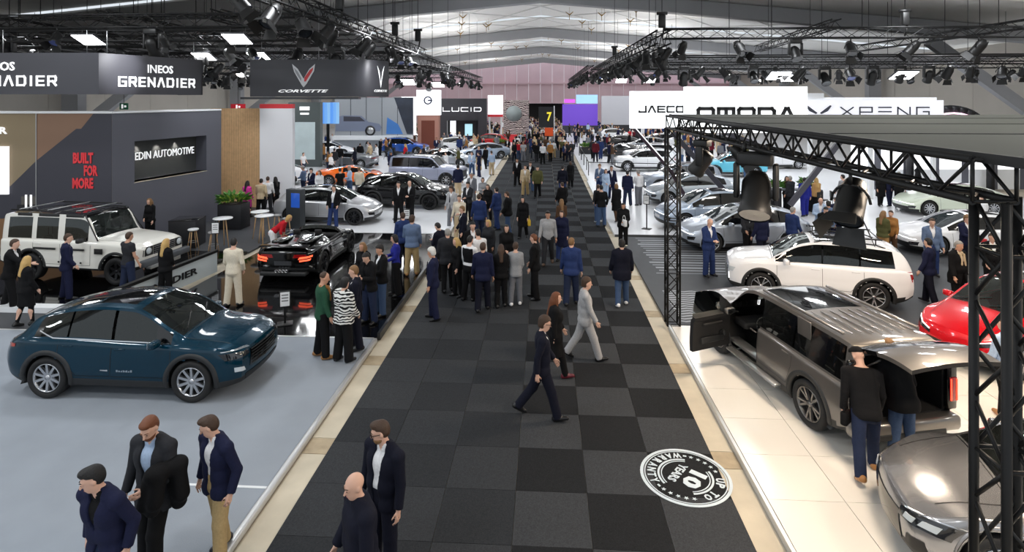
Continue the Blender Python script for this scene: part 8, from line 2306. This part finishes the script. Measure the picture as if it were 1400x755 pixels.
# ---- floor roundel
M_DECAL = mat('white_decal', srgb(206, 218, 226), .6, noise=(20, .08))
dc = empty('floor_sticker', (2.06, 8.56, .010), -127 * RAD, 'round white sticker on the carpet reading up to 10 years warranty', 'sticker')
def ring(r0, r1, a0=0, a1=360, n=64):
    mb = MB(); vs = []
    k = max(4, int(n * (a1 - a0) / 360))
    for i in range(k + 1):
        a = (a0 + (a1 - a0) * i / k) * RAD
        vs += [(r0 * math.cos(a), r0 * math.sin(a), 0), (r1 * math.cos(a), r1 * math.sin(a), 0), (r0 * math.cos(a), r0 * math.sin(a), .003), (r1 * math.cos(a), r1 * math.sin(a), .003)]
    fs = []
    for i in range(k): a = 4 * i; fs += [(a + 2, a + 3, a + 7, a + 6), (a + 1, a + 5, a + 7, a + 3), (a, a + 2, a + 6, a + 4)]
    return mb.add(vs, fs)
for r0, r1, a0, a1 in ((.605, .65, 0, 360), (.575, .59, 0, 360), (.37, .40, 205, 335), (.335, .35, 205, 335), (.37, .40, 40, 145), (.335, .35, 40, 145)): ring(r0, r1, a0, a1).build('ring', M_DECAL, dc)
def flat_word(s, cx, cy, w, h, rot=0.0, offset=.03):
    c, q = math.cos(rot), math.sin(rot)
    o = word(s, (np.array([c, q, 0]), np.array([-q, c, 0]), np.array([0, 0, 1.0]), np.array([cx - c * w / 2 + q * h / 2, cy - q * w / 2 - c * h / 2, 0]) + np.array(dc.location)), dc, M_DECAL, 0, 0, w, h, 0, .003, offset=offset)
flat_word('10', 0, .13, .40, .26, offset=.05); flat_word('YEARS', 0, -.12, .46, .13)
CW = {'W': .13, 'I': .03, 'U': .09, 'T': .09}
def arc_word(s, r, a_mid, h, outward, step):
    n = len(s)
    for i, ch in enumerate(s):
        if ch == ' ': continue
        off = (i - (n - 1) / 2) * step
        a = (a_mid - off if outward else a_mid + off) * RAD
        flat_word(ch, r * math.cos(a), r * math.sin(a), CW.get(ch, .092), h, a - PI / 2 if outward else a + PI / 2, .04)
arc_word('UP TO', .485, 90, .125, True, 14); arc_word('WARRANTY', .485, 270, .125, False, 14.5)
for a in (12, -1, -14, 25, 38, 142, 155, 168, 181, 194):
    mb = MB(); p = []
    for k in range(10):
        rr = .036 if k % 2 == 0 else .016; t_ = k * PI / 5 + a * RAD; p.append((.485 * math.cos(a * RAD) + rr * math.cos(t_), .485 * math.sin(a * RAD) + rr * math.sin(t_)))
    mb.prism(p, .003, Matrix.Translation((0, 0, .0015))); mb.build('star', M_DECAL, dc)
for a in (205, 335): mb = MB(); mb.box((.485 * math.cos(a * RAD), .485 * math.sin(a * RAD), .0015), (.03, .05, .003), (0, 0, a * RAD)); mb.build('dash', M_DECAL, dc)

# ---- lounge: high tables, stools, plant pot, plinth, totem, notice stand
M_WOOD = mat('pale_wood', srgb(196, 158, 112), .5, noise=(8, .2))
def high_table(x, y, lab, top=.34, h=1.05):
    o = empty('high_table', (x, y, .06), rnd.random() * 2, lab, 'table'); MB().lathe([(0, h + .03), (top, h + .03), (top, h), (0, h)], 28).build('tabletop', M_WHITE, o)
    for k in range(3):
        a = k * 2 * PI / 3; MB().tube((.12 * math.cos(a), .12 * math.sin(a), h), (.26 * math.cos(a), .26 * math.sin(a), 0), .022, .016, 8).build('leg', M_WOOD, o)
def stool(x, y, lab, m=None, h=.72):
    o = empty('bar_stool', (x, y, .06), rnd.random() * 2, lab, 'stool'); MB().lathe([(0, h + .04), (.17, h + .05), (.19, h + .02), (.15, h - .02), (0, h - .03)], 20).build('seat', m or M_WHITE, o)
    for k in range(4):
        a = PI / 4 + k * PI / 2; MB().tube((.10 * math.cos(a), .10 * math.sin(a), h - .02), (.21 * math.cos(a), .21 * math.sin(a), 0), .016, .013, 6).build('leg', M_WOOD, o)
    MB().path([Vector((.16 * math.cos(k * PI / 6), .16 * math.sin(k * PI / 6), .3)) for k in range(13)], .008, 5).build('foot_ring', M_ALU, o)
high_table(-11.9, 20.6, 'round white high table nearest the off-roader bonnet'); high_table(-11.15, 21.9, 'round white high table behind the nearer one'); high_table(-10.6, 21.15, 'round white high table beside the black sports car')
stool(-12.75, 20.75 - .6, 'white stool with splayed wood legs beside the black plinth'); stool(-11.75, 19.75, 'grey seated stool behind the notice stand', mat('seat_grey', srgb(150, 150, 150), .7)); stool(-10.9, 22.8, 'stool standing behind the high tables', mat('seat_grey', srgb(150, 150, 150), .7)); stool(-10.2, 22.2, 'stool next to the dark screen totem', mat('seat_grey', srgb(150, 150, 150), .7))
o = empty('display_plinth', (-13.35, 20.75, .06), .17, 'black box plinth against the charcoal wall', 'plinth'); MB().rbox((0, 0, .5), (.95, .9, 1.0), .01).build('body', M_BLKL, o); MB().rbox((0, 0, 1.005), (.97, .92, .02), .006).build('top', M_GLOSSBLACK, o)
M_LEAF = mat('leaf_green', srgb(70, 120, 44), .5, noise=(6, .4)); M_LEAF2 = mat('leaf_yellow_green', srgb(150, 176, 70), .5, noise=(6, .4))
def planter(x, y, z, label, w=.9, h=1.0, n=110, spread=.75, pot=None):
    o = empty('planter', (x, y, z), 0, label, 'planter'); MB().rbox((0, 0, h / 2), (w, w * .8, h), .02).build('pot', pot or M_BLKL, o)
    MB().box((0, 0, h - .02), (w * .94, w * .74, .06)).build('soil', mat('soil', srgb(40, 30, 24), .9), o)
    pr = random.Random(int(x * 100) & 255)
    for m_ in (M_LEAF, M_LEAF2):
        mb = MB()
        for k in range(n if m_ is M_LEAF else n // 3):
            a = pr.uniform(0, 2 * PI); r = spread * math.sqrt(pr.random()); b0 = Vector((r * .55 * math.cos(a), r * .45 * math.sin(a), h + .05 + pr.random() * .2)); t_ = b0 + Vector((math.cos(a) * .26, math.sin(a) * .26, pr.uniform(-.05, .32))); s_ = Vector((-math.sin(a), math.cos(a), 0)) * .06; m2 = (b0 + t_) / 2 + Vector((0, 0, .06))
            mb.add([b0, m2 + s_, t_, m2 - s_], [(0, 1, 2), (0, 2, 3)])
        tag(mb.build('foliage', m_, o), kind='stuff')
planter(-13.2, 23.7, .06, 'leafy green plant in a tall black pot by the high tables', 1.0, 1.05, 140, 1.0); planter(4.4, 57.6, .08, 'long green planter by the carpet among the far white stands', 1.8, .6, 160, 1.5); planter(-4.85, 61.3, .07, 'green planter at the carpet edge near the red cars', 1.4, .7, 120, 1.1, M_PANEL_DK)
planter(12.6, 28.6, .10, 'bright green plant on the dark bar table', .35, 1.15, 60, .35); planter(11.1, 28.2, .10, 'bushy green plant on the dark bar behind the bright blue suit', .35, 1.15, 60, .35)
o = empty('screen_totem', (-10.45, 23.55, .06), -.25, 'tall dark slanted screen totem before the pearl grey hatchback', 'totem'); MB().rbox((0, 0, .85), (.72, .34, 1.7), .02).build('body', mat('totem_grey', srgb(48, 52, 56), .5), o); MB().rbox((.12, -.175, 1.25), (.42, .02, .6), .01).build('screen', mat('totem_screen', srgb(30, 60, 130), .2, emit=srgb(40, 90, 190), estr=.5), o)
def notice(x, y, z, label, rz=0.0, h=1.15):
    o = empty('notice_stand', (x, y, z), rz, label, 'notice stand'); MB().rbox((0, 0, .012), (.36, .30, .024), .008).build('base', M_BLACK, o); MB().rbox((0, 0, h / 2), (.05, .03, h), .01).build('post', M_BLACK, o); MB().rbox((0, -.03, h * .82), (.26, .02, .40), .006).build('frame', M_BLACK, o); MB().box((0, -.044, h * .82), (.21, .006, .34)).build('sheet', M_WHITE, o)
    for k in range(3): MB().box((0, -.048, h * .82 + .1 - k * .07), (.15, .003, .02)).build('print_line', M_TRUSS_G, o)
notice(-11.05, 18.7, .10, 'black notice stand with a white sheet by the bumper of the off-roader', .2, 1.35); notice(-6.7, 25.7, .09, 'black notice stand at the nose of the pearl grey hatchback', 0, 1.3); notice(4.25, 24.3, .10, 'black notice stand at the corner of the white stage', -.5, 1.5); notice(-5.35, 22.0, .09, 'black notice stand at the foot of the two black suits', .2, 1.2); notice(9.9, 17.6, .065, 'black notice stand beside the white roof-rack car', 1.2, 1.1); notice(4.85, 5.35, .105, 'black information stand with silver edge before the silver grey car', .6, 1.0); notice(-6.3, 13.6, .08, 'slanted white notice on the black stage by the dark teal nose', .4, .75)
# rail with pale lettered face at the podium corner
t = empty('lettered_rail', (-10.6, 15.6, .08), 0, 'low dark rail with a pale lettered face beside the podium', 'rail'); fr = Frame((-10.75, 13.6), (-10.35, 17.6), .08)
part(fr.box(0, fr.L, .0, .62, -.06, 0), 'rail_face', mat('pale_rail', srgb(196, 206, 210), .35), t); part(fr.box(0, fr.L, .62, .70, -.10, .04), 'top_rail', M_BLACK, t); word('GRENADIER', fr, t, M_BLKL, .5, .22, 2.6, .20, offset=.02)
# bar with stools behind the huddle
o = empty('bar_counter', (11.9, 28.4, .10), 0, 'dark bar table with plants, behind the bright blue suit', 'bar'); MB().rbox((0, 0, 1.08), (2.6, .6, .06), .01).build('counter_top', M_PANEL_DK, o)
for x in (-1.1, 1.1): MB().rbox((x, 0, .52), (.5, .45, 1.04), .01).build('pedestal', M_BLKL, o)
for i, (x, y) in enumerate(((10.6, 27.4), (12.9, 27.5), (13.7, 28.0), (-13.2, 50.5), (-12.2, 50.0), (-11.3, 50.6), (-14.2, 51.0))):
    o = empty('bar_stool', (x, y, .085), .7 * i, ['black bar stool before the dark bar, next to the long blond hair', 'black bar stool at the end of the dark bar', 'black bar stool past the end of the dark bar'][i] if i < 3 else 'black bar stool among the far silver cars', 'stool', None if i < 3 else 'far bar stools')
    MB().rbox((0, 0, .76), (.36, .36, .05), .02).build('seat', M_BLACK, o); MB().rbox((0, .17, .95), (.34, .03, .3), .01).build('backrest', M_BLACK, o)
    for a, bq in ((1, 1), (1, -1), (-1, 1), (-1, -1)): MB().tube((a * .12, bq * .12, .74), (a * .20, bq * .20, 0), .014, n=5).build('leg', M_BLACK, o)
# low barriers by the carpet on the right-hand side
t = empty('low_barrier', (3.2, 46, .08), 0, 'low black post and rail barrier along the white stands', 'barrier')
pts = [Vector((8.8, 40.3, .08)), Vector((6.0, 40.7, .08)), Vector((3.1, 41.1, .08)), Vector((3.2, 47.5, .08)), Vector((3.3, 55.5, .08))]
for a, bq in zip(pts[:-1], pts[1:]): part(MB().tube(a + Vector((0, 0, .95)), bq + Vector((0, 0, .95)), .03, n=6), 'rail', M_BLACK, t)
for a in pts + [Vector((3.2, 44.3, .08)), Vector((3.25, 51.5, .08))]: part(MB().tube(a, a + Vector((0, 0, .97)), .035, n=6), 'post', M_BLACK, t)
